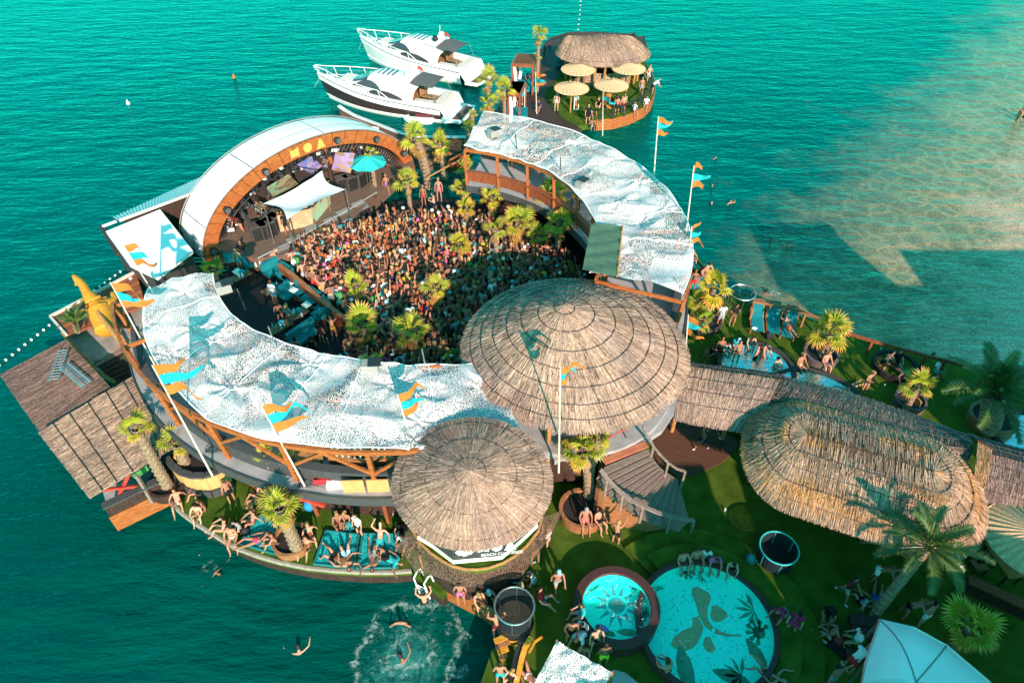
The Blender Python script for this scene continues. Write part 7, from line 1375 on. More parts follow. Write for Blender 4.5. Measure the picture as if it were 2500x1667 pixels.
def build_pose(name, ps, lod=0):
    V, E, B, hands, (nb, hd, sp) = skeleton(ps)
    me = skin_obj(name, V, E, skin_m, sub=0 if lod else 1)
    co = np.empty(len(me.vertices) * 3, np.float32); me.vertices.foreach_get('co', co); co = co.reshape(-1, 3)
    faces = [tuple(p.vertices) for p in me.polygons]; nrm = np.array([v.normal[:] for v in me.vertices])
    names = [b[0] for b in B]; best = np.full(len(co), 1e9); lab = np.zeros(len(co), int); par = np.zeros(len(co))
    for i, (nm, a, b) in enumerate(B):
        a = np.array(a); d = np.array(b) - a; L2 = (d * d).sum(); t = ((co - a) @ d) / L2; tc = np.clip(t, 0, 1); dist = np.linalg.norm(co - (a + tc[:, None] * d), axis=1); dist *= {'torso': .75, 'pelvis': .72, 'head': .8}.get(nm, 1.0); k = dist < best; best[k] = dist[k]; lab[k] = i; par[k] = t[k]
    face_dir = Vector((0, 1, 0)) if abs(hd.z) > .6 else Vector((0, 0, 1)); face_dir = np.array((face_dir - hd * face_dir.dot(hd)).normalized()); hc = np.array(nb + hd * .21)
    fwd = np.array(face_dir)
    def vsel(fn): return np.array([fn(names[lab[i]], par[i], co[i], nrm[i]) for i in range(len(co))])
    S = dict(
        shorts=vsel(lambda n, t, c, q: n == 'pelvis' or (n[:2] == 'th' and t < .62)), brief=vsel(lambda n, t, c, q: (n == 'pelvis' and t < .8) or (n[:2] == 'th' and t < .10)), shirt=vsel(lambda n, t, c, q: n == 'torso' or (n == 'pelvis' and t > .45) or (n[:2] == 'ua' and t < .62)),
        bra=vsel(lambda n, t, c, q: n == 'torso' and .48 < t < .86), hair=vsel(lambda n, t, c, q: n == 'head' and (float((c - hc) @ fwd) < .030 or t > .90)), cap=vsel(lambda n, t, c, q: n == 'head' and t > .55), shoes=vsel(lambda n, t, c, q: n[:4] == 'foot'), trousers=vsel(lambda n, t, c, q: n == 'pelvis' or n[:2] == 'th' or (n[:2] == 'sh' and t < .9)))
    out = {'body': me, 'co': co, 'faces': faces, 'S': S, 'nrm': nrm}
    if lod: return out
    def shell(nm, sel, off, m, extra=None):
        keep = [f for f in faces if sum(sel[i] for i in f) >= max(2, len(f) - 1)]; idx = sorted({i for f in keep for i in f}); mp = {i: k for k, i in enumerate(idx)}; vs = [tuple(co[i] + nrm[i] * off) for i in idx]; g = MB(); g.add(vs, [tuple(mp[i] for i in f) for f in keep])
        if extra: extra(g)
        return g.mesh(nm, m, smooth=True)
    up_ = lambda g: None
    def longhair(g):
        bk = Vector(-fwd); b0 = nb + hd * .22 + bk * .075; g.tube([b0 + hd * .05, b0 - hd * .04 + bk * .03, b0 - hd * .14 + bk * .05, b0 - hd * .24 + bk * .05], [.05, .085, .075, .02], 8)
    def brim(g):
        c = nb + hd * .265; X = hd.cross(Vector(fwd)); g.add([c + Vector(fwd) * (.07 + .13 * math.cos(t) * (abs(t) < 1.5)) + X * (.09 * math.sin(t)) for t in np.linspace(-1.4, 1.4, 7)] + [c + X * -.08, c + X * .08], [(0, 1, 2, 3, 4, 5, 6)])
    out['parts'] = dict(shorts=shell('shorts', S['shorts'], .018, cloth_m), brief=shell('swim_brief', S['brief'], .010, cloth_m), shirt=shell('shirt', S['shirt'], .020, cloth_m), bra=shell('bikini_top', S['bra'], .010, cloth_m), hair=shell('hair', S['hair'], .016, hair_m), longhair=shell('hair', S['hair'], .018, hair_m, longhair), cap=shell('cap', S['cap'], .022, cloth_m, brim), shoes=shell('shoes', S['shoes'], .010, cloth_m))
    out['parts']['printshirt'] = out['parts']['shirt'].copy(); out['parts']['printshirt'].materials[0] = print_m
    # fingers, thumb, nose
    bm = bmesh.new(); bm.from_mesh(me); g = MB()
    for p, fa, sd in hands:
        X = fa.cross(Vector((0, 1, .3))).normalized(); Yv = X.cross(fa)
        for k, (o_, l) in enumerate(((-.027, .062), (-.009, .075), (.009, .07), (.026, .055))): b = p + X * o_; g.tube([b - fa * .01, b + fa * l * .5 + Yv * .006, b + fa * l + Yv * .02], [.009, .0085, .006], 4)
        b = p - fa * .045 - X * .03 * sd; g.tube([b, b - X * .03 * sd + fa * .025, b - X * .04 * sd + fa * .055], [.011, .010, .007], 4)
    f_ = Vector(fwd); hcv = nb + hd * .195 + f_ * .083; g.add([hcv + hd * .035, hcv + hd * -.01 + hd.cross(f_) * .014, hcv - hd * .01 - hd.cross(f_) * .014, hcv + f_ * .024 - hd * .004], [(0, 1, 3), (0, 3, 2), (1, 2, 3)])
    tmp = bpy.data.meshes.new('t'); tmp.from_pydata([tuple(v) for v in g.v], [], g.f); bm.from_mesh(tmp); bm.to_mesh(me); bm.free(); me.materials.clear(); me.materials.append(skin_m); me.polygons.foreach_set('use_smooth', [True] * len(me.polygons)); me.name = 'person'
    return out
BODY = {k: build_pose(k, v) for k, v in POSES.items()}
SK = [(.44, .20, .13), (.50, .25, .165), (.37, .165, .105), (.30, .13, .08), (.55, .30, .21), (.41, .185, .125)]
HR = dict(dark=(.02, .013, .010), brown=(.07, .035, .018), blond=(.42, .26, .10), red=(.35, .09, .03), black=(.012, .011, .012))
CL = dict(black=(.015, .015, .017), white=(.80, .80, .80), red=(.55, .03, .04), pink=(.75, .14, .32), blue=(.03, .12, .40), teal=(.03, .38, .40), orange=(.80, .16, .06), yellow=(.7, .5, .04), green=(.05, .25, .08), grey=(.3, .3, .31), navy=(.02, .03, .09), purple=(.35, .12, .45), lime=(.5, .7, .05), maroon=(.15, .02, .025), lightblue=(.30, .52, .62), brown=(.2, .1, .05), coral=(.85, .22, .18), magenta=(.62, .05, .16))
pn_ = [0]
def person(label, p, pose, rot, look, hair='dark', skin=None, size=None, long=False, cap=None, shoes=None, group=None):
    i = pn_[0]; pn_[0] += 1; b = BODY[pose]; o = bpy.data.objects.new('person', b['body']); col.objects.link(o); o.location = p; s_ = size or (.93 + .05 * math.sin(i * 7.7)); o.scale = (s_,) * 3; o.rotation_euler = (0, 0, rot); c = SK[(skin if skin is not None else i * 5) % 6]; o.color = (*c, 1); tag(o, label, 'person', group)
    def ch(part, c_):
        q = bpy.data.objects.new(b['parts'][part].name.split('.')[0], b['parts'][part]); col.objects.link(q); q.parent = o; q.color = (*c_, 1)
    ch('longhair' if long else 'hair', HR[hair])
    for part, cc in look: ch(part, CL[cc])
    if cap: ch('cap', CL[cap])
    if shoes: ch('shoes', CL[shoes])
    return o
SH = lambda c: [('shorts', c)]
BK = lambda c, d=None: [('brief', c), ('bra', d or c)]
TS = lambda t, s: [('shirt', t), ('shorts', s)]
PS = lambda t, s: [('printshirt', t), ('shorts', s)]
def rz(deg): return R(deg)
# facing: 0 = away from the viewer, 180 = towards the viewer
PEOPLE = [
 # crescent deck
 ('woman in a white and red bikini sitting on the deck edge by the hut', 6, 690, 1010, 1.0, 'ground', 200, BK('white', 'red'), 'brown', 1), ('red-haired woman in purple sitting by the bamboo planter', 6, 850, 945, 1.0, 'ground', 150, [('shirt', 'purple'), ('brief', 'white')], 'red', 1), ('crouching dark-haired couple member in a black swimsuit on the crescent deck', 6, 835, 1090, 1.0, 'hug', 190, BK('black'), 'dark', 1), ('pale person curled up beside the dark-haired crouching woman', 6, 880, 1060, 1.0, 'hug', 120, BK('black', 'white'), 'brown', 0),
 ('shirtless man in black shorts walking on the crescent deck', 6, 1070, 1000, 1.0, 'stand', 60, SH('black'), 'brown', 0), ('woman in a pink and black top leaning over the deck edge', 6, 1010, 1200, 1.0, 'ground', 110, BK('black', 'pink'), 'dark', 0), ('seated woman dipping her legs at the deck edge', 6, 1070, 1255, 1.05, 'sit', 190, BK('white'), 'brown', 1), ('woman in a magenta bikini top sitting on the rope net by the palm', 6, 1215, 1150, 1.15, 'ground', 130, BK('magenta'), 'brown', 1), ('person in dark clothes with a backpack by the turquoise net', 6, 1125, 1200, 1.0, 'hug', 150, TS('grey', 'black'), 'dark', 0),
 ('woman in pink lying on the turquoise net beside the palm', 6, 1240, 1285, 1.15, 'lie', 110, BK('magenta', 'pink'), 'blond', 1), ('shirtless person bending at the corner of the turquoise net', 6, 1375, 1290, 1.1, 'hug', 120, SH('white'), 'brown', 0), ('woman in a red bikini sitting right of the leaning palm', 6, 1625, 1255, 1.0, 'ground', 200, BK('red'), 'blond', 1), ('man in grey trousers sitting between the palm and the square nets', 6, 1600, 1340, 1.0, 'ground', 170, [('shorts', 'grey')], 'brown', 0), ('person in black reading beside the terrace wall', 6, 1245, 1000, 1.0, 'hug', 150, BK('black'), 'dark', 0), ('woman resting against the terrace wall under the red brace', 6, 1300, 950, 1.0, 'sit', 190, BK('pink'), 'brown', 1),
 ('woman in a red bikini sitting by the terrace wall, left of a pair', 6, 1825, 1150, 1.0, 'hug', 200, BK('red'), 'blond', 1), ('woman in orange sitting by the terrace wall, right of a pair', 6, 1885, 1140, 1.0, 'hug', 170, BK('orange'), 'blond', 1), ('person in a white shirt and black shorts standing above the square nets', 6, 1975, 1240, 1.0, 'stand', 150, TS('white', 'black'), 'dark', 0), ('person lying on the left square net in blue shorts', 6, 1880, 1395, 1.12, 'kneesup', 20, SH('lightblue'), 'brown', 0), ('person in a brown top lying with one arm over the net edge', 6, 1800, 1415, 1.12, 'kneesup', 70, [('shirt', 'brown'), ('shorts', 'black')], 'dark', 0), ('man in teal shorts lounging at the top of the right square net', 6, 2115, 1290, 1.12, 'recline', 180, SH('teal'), 'dark', 0), ('person lying with hands behind the head at the bottom of the right square net', 6, 2060, 1400, 1.12, 'lie', 10, SH('grey'), 'brown', 0), ('person in a teal shirt curled at the right of the right square net', 6, 2175, 1410, 1.12, 'lie', 60, TS('teal', 'black'), 'brown', 0),
 ('person in black sitting at the upper edge of the lawn by the smaller thatched roof', 8, 190, 905, 1.0, 'sitfwd', 170, TS('black', 'black'), 'dark', 0), ('pale person in black shorts climbing beside the safety net', 8, 325, 1120, 1.3, 'walk', 20, SH('black'), 'brown', 0), ('person with a red cup crouching beside the safety net', 8, 260, 1010, 1.6, 'hug', 150, BK('white'), 'brown', 1), ('seated person in red trunks behind the smaller thatched roof', 6, 2190, 1030, 1.2, 'sit', 180, SH('red'), 'dark', 0), ('person in patterned clothes on the strip beside the safety net', 8, 200, 1010, 1.1, 'hug', 160, PS('white', 'white'), 'dark', 0),
 # stair foot and lawn
 ('man in coral shorts and a cap sitting on the planter by the stair', 8, 1475, 835, 1.5, 'sit', 185, SH('coral'), 'brown', 0), ('man in black shorts and dark cap sitting on the planter by the stair', 8, 1570, 840, 1.5, 'sit', 210, SH('black'), 'dark', 0), ('shirtless man in black trunks raising one arm by the stair', 8, 1690, 1000, 1.0, 'onearm', 330, SH('black'), 'blond', 0),
 ('man with tied hair leaning on the ledge net, upper', 8, 1170, 1000, 1.3, 'stand', 80, SH('navy'), 'brown', 0), ('man in white shorts behind the ledge net', 8, 1215, 1010, 1.0, 'stand', 70, SH('white'), 'dark', 0), ('shirtless man in brown shorts leaning on the ledge net, lower', 8, 1120, 1135, 1.2, 'bend', 20, SH('brown'), 'brown', 0),
 ('woman in pink shorts standing on the plank wall', 14, 740, 1350, .9, 'phone', 180, [('shorts', 'pink'), ('bra', 'pink')], 'brown', 1), ('woman in a red swimsuit sitting on the plank wall', 14, 960, 1290, 1.2, 'sitfwd', 210, [('brief', 'red'), ('bra', 'red')], 'blond', 1), ('bent man with a turquoise cap beside the woman in red', 14, 1120, 1290, 1.0, 'hug', 200, SH('black'), 'dark', 0), ('person tangled in the safety net behind the plank wall', 14, 900, 1060, 1.3, 'hug', 120, BK('white'), 'blond', 1), ('person in a dark and purple top beside the steel-ringed basket', 14, 1640, 1250, 1.0, 'hug', 60, [('shirt', 'black'), ('shorts', 'purple')], 'blond', 0), ('man in a patterned black and white shirt seen from above', 14, 1790, 1030, 1.0, 'sitfwd', 120, PS('white', 'teal'), 'dark', 0), ('shirtless man in a teal patterned cap kneeling on the lawn', 14, 2110, 1180, 1.0, 'walk', 190, SH('grey'), 'dark', 0), ('person in dark red sitting with one arm stretched out on the lawn', 14, 1900, 1330, 1.0, 'ground', 250, TS('maroon', 'teal'), 'dark', 0), ('man stretching both arms beside the steel-ringed basket', 13, 1190, 700, 1.2, 'armsup', 190, SH('maroon'), 'brown', 0), ('man in teal shorts standing on the lit lawn at the bottom edge', 13, 1215, 1090, 1.0, 'stand', 0, SH('teal'), 'dark', 0), ('woman in a violet hat lying under the ochre slide', 13, 1320, 1060, 1.0, 'hug', 150, BK('pink'), 'grey' if 0 else 'blond', 1), ('person with raised pink shoes lying by the net awning', 13, 1440, 1050, 1.0, 'kneesup', 40, BK('white'), 'brown', 1),
 ('shirtless man in black shorts standing left of the small pool', 11, 325, 1085, 1.0, 'phone', 180, SH('black'), 'dark', 0), ('person in a teal shirt sitting on the small pool rim', 11, 430, 860, 1.75, 'sit', 100, TS('teal', 'grey'), 'brown', 0), ('person in dark shorts leaning on the small pool rim', 11, 450, 960, 1.5, 'sitfwd', 150, PS('white', 'maroon'), 'dark', 0), ('person carrying a light blue bag below the small pool', 11, 440, 1100, 1.0, 'bend', 140, TS('lightblue', 'black'), 'dark', 0), ('woman in a black swimsuit standing below the small pool', 11, 540, 1160, 1.0, 'stand', 190, [('brief', 'black'), ('bra', 'black'), ], 'brown', 1), ('man in lime shorts seen from behind below the small pool', 11, 610, 1290, 1.0, 'stand', 10, SH('lime'), 'dark', 0), ('crouching person with turquoise bracelets by the net awning', 11, 450, 1190, 1.0, 'hug', 160, BK('black'), 'brown', 0),
 ('woman in green bikini with white cloth on the large pool rim, first from the left', 11, 1300, 400, 1.3, 'sit', 190, BK('green'), 'brown', 0), ('shirtless man on the large pool rim, second from the left', 11, 1415, 380, 1.3, 'sit', 185, SH('brown'), 'brown', 0), ('woman in a pink swimsuit on the large pool rim, third from the left', 11, 1565, 400, 1.3, 'sitfwd', 180, [('shirt', 'pink'), ('brief', 'black')], 'brown', 0), ('shirtless man with an orange cup on the large pool rim, fourth from the left', 11, 1715, 440, 1.3, 'sitfwd', 175, SH('black'), 'dark', 0), ('turquoise shirted person sitting behind the pool bathers', 11, 1490, 360, 1.2, 'hug', 180, TS('white', 'lightblue'), 'brown', 0), ('person bathing in the large pool with spread arms', 11, 1485, 1180, .55, 'treadwater', 200, BK('white'), 'brown', 0), ('person with a backpack at the near edge of the large pool', 11, 1170, 1370, 1.2, 'hug', 30, SH('black'), 'brown', 0), ('person lying at the near right edge of the large pool', 11, 2010, 1370, 1.2, 'kneesup', 60, BK('black'), 'brown', 1),
 ('man in a red patterned shirt and turquoise shorts by the large pool, bending', 11, 2150, 900, 1.0, 'bend', 120, PS('magenta', 'teal'), 'dark', 0), ('person in a red patterned shirt and cap by the large pool', 11, 2230, 1010, 1.0, 'stand', 150, PS('magenta', 'magenta'), 'green' if 0 else 'dark', 0),
 ('shirtless man in white shorts bending on the lawn', 12, 770, 720, 1.0, 'bend', 240, SH('white'), 'brown', 0), ('person in a maroon shirt and grey shorts walking on the lawn', 12, 520, 870, 1.0, 'walk', 210, TS('maroon', 'grey'), 'dark', 0), ('man in a white shirt with dark leaf print lying on the lawn', 12, 680, 920, 1.0, 'ground', 20, PS('lightblue', 'black'), 'brown', 0), ('man lying beside the leaf print shirt, in blue trunks', 12, 790, 900, 1.0, 'lie', 330, SH('blue'), 'brown', 0), ('blond person in black bottoms bending beside the leaning palm', 12, 1010, 1020, 1.0, 'bend', 260, BK('black'), 'blond', 0), ('person looking at a phone beside the dome edge', 12, 1160, 1090, 1.0, 'phone', 30, SH('white'), 'dark', 0), ('man in a dark cap sitting on the lawn step', 12, 400, 1010, 1.1, 'hug', 150, TS('black', 'black'), 'dark', 0), ('woman with long dark hair and white shoes lying on the lawn', 12, 420, 1180, 1.0, 'ground', 80, BK('orange'), 'black', 1), ('man in a white T-shirt and green shorts sitting on the dark bench', 12, 640, 1220, 1.3, 'sit', 80, TS('white', 'green'), 'dark', 0), ('person in a white shirt bending by the dark bench', 12, 560, 1460, 1.0, 'bend', 300, TS('white', 'red'), 'dark', 0), ('person holding the head at the bottom edge', 12, 400, 1600, 1.0, 'armsup', 200, BK('teal'), 'black', 1), ('person in black lying by the lawn step', 12, 450, 1280, 1.0, 'lie', 40, TS('black', 'black'), 'dark', 0),
 # round wooden floor and under the oval roof
 ('shirtless man in patterned shorts striding over the brown floor', 19, 1735, 550, 1.05, 'walk', 110, SH('navy'), 'brown', 0), ('person in white shorts walking under the walkway roof', 19, 1880, 380, 1.05, 'walk', 60, SH('white'), 'dark', 0), ('woman in a red top sitting under the oval roof edge', 10, 545, 850, 1.0, 'walk', 200, BK('red'), 'blond', 1), ('person standing under the oval roof edge behind a post', 10, 660, 910, 1.0, 'stand', 0, SH('maroon'), 'dark', 0), ('person in turquoise shorts sitting under the oval roof edge', 10, 770, 930, 1.0, 'stand', 170, SH('teal'), 'dark', 0), ('person lying at the end of the walkway roof with legs out', 10, 360, 400, 1.0, 'lie', 250, SH('blue'), 'dark', 0),
 # right-hand deck
 ('person in a green patterned shirt by the turf-floored basket', 17, 555, 1400, 1.0, 'stand', 10, PS('white', 'grey'), 'brown', 0), ('person in black drinking beside the turf-floored basket', 17, 730, 1380, 1.0, 'phone', 190, TS('black', 'brown'), 'dark', 0), ('man in orange shorts lying on the third lounger', 9, 775, 500, 1.5, 'recline', 190, SH('orange'), 'brown', 0), ('man sitting on the meander pool rim, left', 9, 345, 640, 1.3, 'sitfwd', 190, PS('white', 'teal'), 'brown', 0), ('man in a turquoise cap on the meander pool rim', 9, 420, 610, 1.3, 'sitfwd', 180, TS('teal', 'teal'), 'dark', 0), ('shirtless man on the meander pool rim, right', 9, 520, 600, 1.3, 'sitfwd', 170, SH('teal'), 'dark', 0), ('person in black crouching beside the meander pool', 9, 265, 680, 1.1, 'hug', 120, TS('black', 'black'), 'dark', 0), ('woman standing in the meander pool', 9, 420, 725, 1.0, 'stand', 180, BK('brown'), 'black', 1), ('man in dark shorts stepping into the meander pool', 9, 575, 690, 1.0, 'bend', 200, SH('black'), 'dark', 0), ('bather in the meander pool, left of a close pair', 9, 540, 750, .5, 'stand', 60, SH('black'), 'dark', 0), ('bather in the meander pool, right of a close pair', 9, 585, 745, .5, 'stand', 300, BK('brown'), 'dark', 1), ('woman with dark hair leaning on the near rim of the meander pool', 9, 685, 760, 1.1, 'hug', 200, BK('black'), 'black', 1), ('bather at the left rim of the meander pool', 9, 305, 705, .9, 'stand', 180, SH('black'), 'brown', 0),
 ('woman in a white bikini with white shoes sitting by the palm planter', 9, 850, 745, 1.2, 'sit', 200, BK('white'), 'blond', 1), ('woman with crossed legs sitting on the palm planter', 9, 1020, 730, 1.3, 'sit', 190, BK('purple'), 'blond', 0), ('woman in a black bikini standing on the dark lawn', 9, 1275, 925, 1.0, 'phone', 200, BK('black'), 'blond', 1), ('shirtless man bending over the turf-topped seat', 9, 1385, 790, 1.0, 'bend', 300, SH('black'), 'brown', 0), ('person in black sitting on the far-right rail', 9, 1490, 720, 1.3, 'sit', 180, TS('black', 'black'), 'dark', 0), ('person lying face down on the turf-topped seat', 9, 1500, 770, 1.42, 'prone', 200, SH('black'), 'brown', 0), ('person in a white shirt and turquoise shorts sitting by the far-right rail', 9, 1765, 780, 1.2, 'sit', 190, TS('white', 'teal'), 'black', 0), ('person lying in a black swimsuit beside the lean-to thatch', 9, 1190, 905, 1.0, 'lie', 300, BK('black'), 'black', 1),
 ('woman with a dark bikini sitting on the farther turquoise net', 17, 150, 440, 1.15, 'hug', 200, BK('black'), 'brown', 0), ('couple member sitting on the nearer turquoise net, left', 17, 300, 690, 1.15, 'hug', 220, BK('white'), 'brown', 1), ('couple member sitting on the nearer turquoise net, right', 17, 370, 600, 1.15, 'sitfwd', 200, BK('white'), 'brown', 1), ('man in red trunks standing behind the right terrace', 17, 170, 880, 1.0, 'stand', 170, SH('red'), 'brown', 0), ('person in black sitting on the corner turf', 17, 120, 360, 1.1, 'hug', 100, BK('black'), 'dark', 0),
 # island
 ('man in white shorts at the island rail, upper of three', 2, 1735, 640, 1.0, 'stand', 200, SH('white'), 'dark', 0), ('man in a white shirt leaning on the island rail', 2, 1770, 740, 1.0, 'bend', 280, TS('white', 'navy'), 'dark', 0), ('man in patterned shorts standing on the island lawn near the rail', 2, 1665, 750, 1.0, 'stand', 170, SH('grey'), 'brown', 0), ('person sitting beyond the back right parasol', 2, 1690, 580, 1.0, 'sitfwd', 200, SH('black'), 'dark', 0), ('person in a white top under the back right parasol', 2, 1475, 600, 1.0, 'stand', 180, TS('white', 'white'), 'brown', 0), ('man in black shorts leaning on the front island rail', 2, 1430, 950, 1.0, 'stand', 10, SH('black'), 'brown', 0), ('man in red shorts leaning on the front island rail', 2, 1490, 930, 1.0, 'stand', 0, SH('red'), 'brown', 0), ('seated woman in white on the front island rail', 2, 1600, 905, 1.0, 'sit', 200, [('shirt', 'white'), ('brief', 'red')], 'dark', 1), ('person in grey shorts sitting on the front island rail', 2, 1715, 850, 1.0, 'sit', 160, TS('white', 'grey'), 'dark', 0), ('person in dark clothes under the front right parasol, left', 2, 1270, 860, 1.0, 'sitfwd', 150, TS('black', 'black'), 'blond', 1), ('person under the front right parasol, middle', 2, 1350, 870, 1.0, 'hug', 180, SH('black'), 'brown', 0), ('person under the front right parasol behind the rail', 2, 1420, 820, 1.0, 'sitfwd', 200, TS('black', 'white'), 'dark', 0), ('woman sitting on the lawn among the parasol group', 2, 1510, 820, 1.0, 'hug', 160, BK('coral'), 'brown', 1), ('person in orange standing under the front right parasol', 2, 1340, 800, 1.0, 'stand', 180, [('shirt', 'orange')], 'blond', 1), ('man in dark shorts beside the front left parasol', 2, 895, 830, 1.0, 'stand', 190, TS('black', 'black'), 'dark', 0), ('small pale figure at the lawn edge by the boardwalk', 2, 855, 900, 1.0, 'stand', 180, BK('white'), 'blond', 1), ('shirtless man bending over the front rail below the island lawn', 2, 1190, 1000, 1.0, 'bend', 200, SH('black'), 'dark', 0), ('person crouching on the pale rock below the island lawn', 2, 1200, 1060, .9, 'hug', 180, SH('white'), 'blond', 0), ('person in black standing on the boardwalk below the lawn', 2, 1155, 1030, 1.0, 'stand', 180, TS('black', 'black'), 'dark', 0), ('person in the upper gazebo', 2, 485, 560, 1.3, 'sit', 180, BK('pink'), 'dark', 1), ('person with a red and white towel beside the upper gazebo', 2, 580, 620, 1.0, 'hug', 180, PS('pink', 'white'), 'dark', 0), ('person seated on the boardwalk below the gazebos, left', 2, 450, 850, 1.0, 'sitfwd', 200, SH('maroon'), 'dark', 0), ('person walking on the boardwalk below the gazebos', 2, 540, 830, 1.0, 'walk', 180, SH('teal'), 'dark', 0), ('person in dark clothes on the boardwalk beside the flagpole', 2, 690, 890, 1.0, 'hug', 160, TS('navy', 'black'), 'dark', 0),
 # right terrace
 ('shirtless man holding his head on the right terrace', 15, 560, 180, 4.0, 'onearm', 200, SH('white'), 'brown', 0), ('person in black shorts behind the post on the right terrace', 15, 750, 120, 4.0, 'stand', 190, SH('black'), 'dark', 0), ('shirtless man with dark cap leaning on the inner counter', 15, 830, 300, 4.0, 'stand', 200, SH('black'), 'dark', 0), ('person in a red printed top on the right terrace by the round sign', 15, 985, 330, 4.0, 'stand', 190, TS('maroon', 'black'), 'dark', 0),
 # stage
 ('man in a black jersey with white numbers standing beside the DJ booth', 3, 1035, 1225, 2.0, 'stand', 20, TS('black', 'black'), 'black', 0), ('woman in a white and violet outfit standing right of the stage', 3, 1985, 840, 1.3, 'stand', 180, [('bra', 'white'), ('brief', 'purple')], 'blond', 1), ('person in a turquoise shirt among the gear at the left of the stage', 3, 785, 1110, 2.0, 'stand', 160, TS('lightblue', 'black'), 'dark', 0), ('person bending over gear at the far left of the stage', 3, 590, 1190, 2.0, 'bend', 130, TS('maroon', 'black'), 'dark', 0), ('woman on a podium at the top of the crowd', 4, 360, 600, 1.6, 'stand', 180, BK('pink'), 'blond', 1), ('man in black shorts on a podium above the crowd', 4, 325, 705, 1.6, 'phone', 90, SH('navy'), 'brown', 0), ('woman in red beside the podium', 4, 240, 640, 1.3, 'stand', 170, BK('red'), 'blond', 1),
 # lounge
 ('man in a pale shirt standing on the lounge table', 7, 450, 610, 1.5, 'stand', 340, TS('white', 'lightblue'), 'brown', 0), ('person in teal shorts reaching over the top of the red wall', 7, 410, 330, 1.0, 'bend', 300, [('shorts', 'teal')], 'blond', 0), ('woman in a grey top standing by the lounge table', 7, 580, 800, 1.0, 'stand', 330, [('shirt', 'grey')], 'blond', 1), ('woman in a dark outfit left of the grey-topped woman', 7, 500, 770, 1.0, 'stand', 20, BK('black'), 'brown', 1), ('person in turquoise shorts at the top of the lounge', 7, 165, 330, 1.0, 'stand', 170, SH('teal'), 'dark', 0), ('person in white shorts by the stage end of the lounge', 7, 205, 280, 1.0, 'stand', 200, TS('black', 'white'), 'dark', 0), ('shirtless man in white shorts at the bottom of the lounge', 7, 650, 1080, 1.0, 'stand', 0, SH('white'), 'dark', 0), ('person in black beside the shirtless man at the bottom of the lounge', 7, 770, 1060, 1.0, 'stand', 30, TS('black', 'black'), 'dark', 0), ('person in black with bare legs behind the lower sofa', 7, 830, 930, 1.0, 'stand', 340, TS('black', 'black'), 'dark', 0), ('woman with raised hands behind the lower sofa', 7, 935, 900, 1.0, 'armsup', 180, BK('yellow'), 'brown', 1),
 ('person in a dark top on the walkway behind the white block', 18, 1270, 1510, 1.2, 'hug', 160, TS('maroon', 'black'), 'dark', 0), ('person in a cream top in the cockpit of the nearer yacht', 1, 1270, 720, 1.05, 'sit', 180, TS('brown', 'white'), 'blond', 1),
]
for lab, zi, x, y, z, pose, rot, look, hair, long in PEOPLE:
    cap = None; shoes = None
    if ' cap' in lab: cap = 'lightblue' if 'turquoise cap' in lab or 'teal patterned' in lab else 'grey' if 'coral' in lab else 'black'
    if 'white shoes' in lab or 'striding' in lab or 'walking' in lab: shoes = 'white'
    person(lab, Z(zi, x, y, z), pose, rz(rot), look, hair, long=bool(long), cap=cap, shoes=shoes)
SWIM = [('swimmer floating on the back below the crescent deck', 6, 905, 1470, 'float', 60), ('swimmer holding the swim ladder', 14, 215, 1350, 'armsup', 10), ('swimmer wiping the face below the swim ladder', 13, 400, 590, 'facewipe', 180), ('swimmer surfacing in the foam ring', 13, 470, 990, 'swim', 40), ('lone swimmer near the bottom edge at the left', 0, 690, 1520, 'swim', 20), ('swimmer on the back nearest the far right canopy', 0, 1630, 368, 'float', 120), ('swimmer in the middle of the group beyond the right canopy', 0, 1635, 428, 'treadwater', 170), ('left swimmer of a close pair beyond the right canopy', 0, 1635, 468, 'treadwater', 150), ('right swimmer of a close pair beyond the right canopy', 0, 1674, 466, 'facewipe', 210), ('bearded swimmer standing in the water above the loungers', 17, 1290, 160, 'treadwater', 190), ('swimmer with hand on chest right of the bearded swimmer', 17, 1545, 225, 'facewipe', 170), ('swimmer splashing beside the timber railing', 17, 1200, 980, 'swim', 330), ('wading woman in a green bikini at the right edge', 0, 2335, 278, 'stand', 100), ('wading woman with dark hair at the right edge', 0, 2350, 275, 'walk', 280)]
for lab, zi, x, y, pose, rot in SWIM:
    p = D(x, y, 0) if zi == 0 else Z(zi, x, y, 0)
    if pose in ('stand', 'walk'): p.z = -.45
    if pose == 'armsup': p.z = -.75
    person(lab, p, pose, rz(rot), BK('green') if 'green' in lab else SH('black'), 'dark', long='woman' in lab)

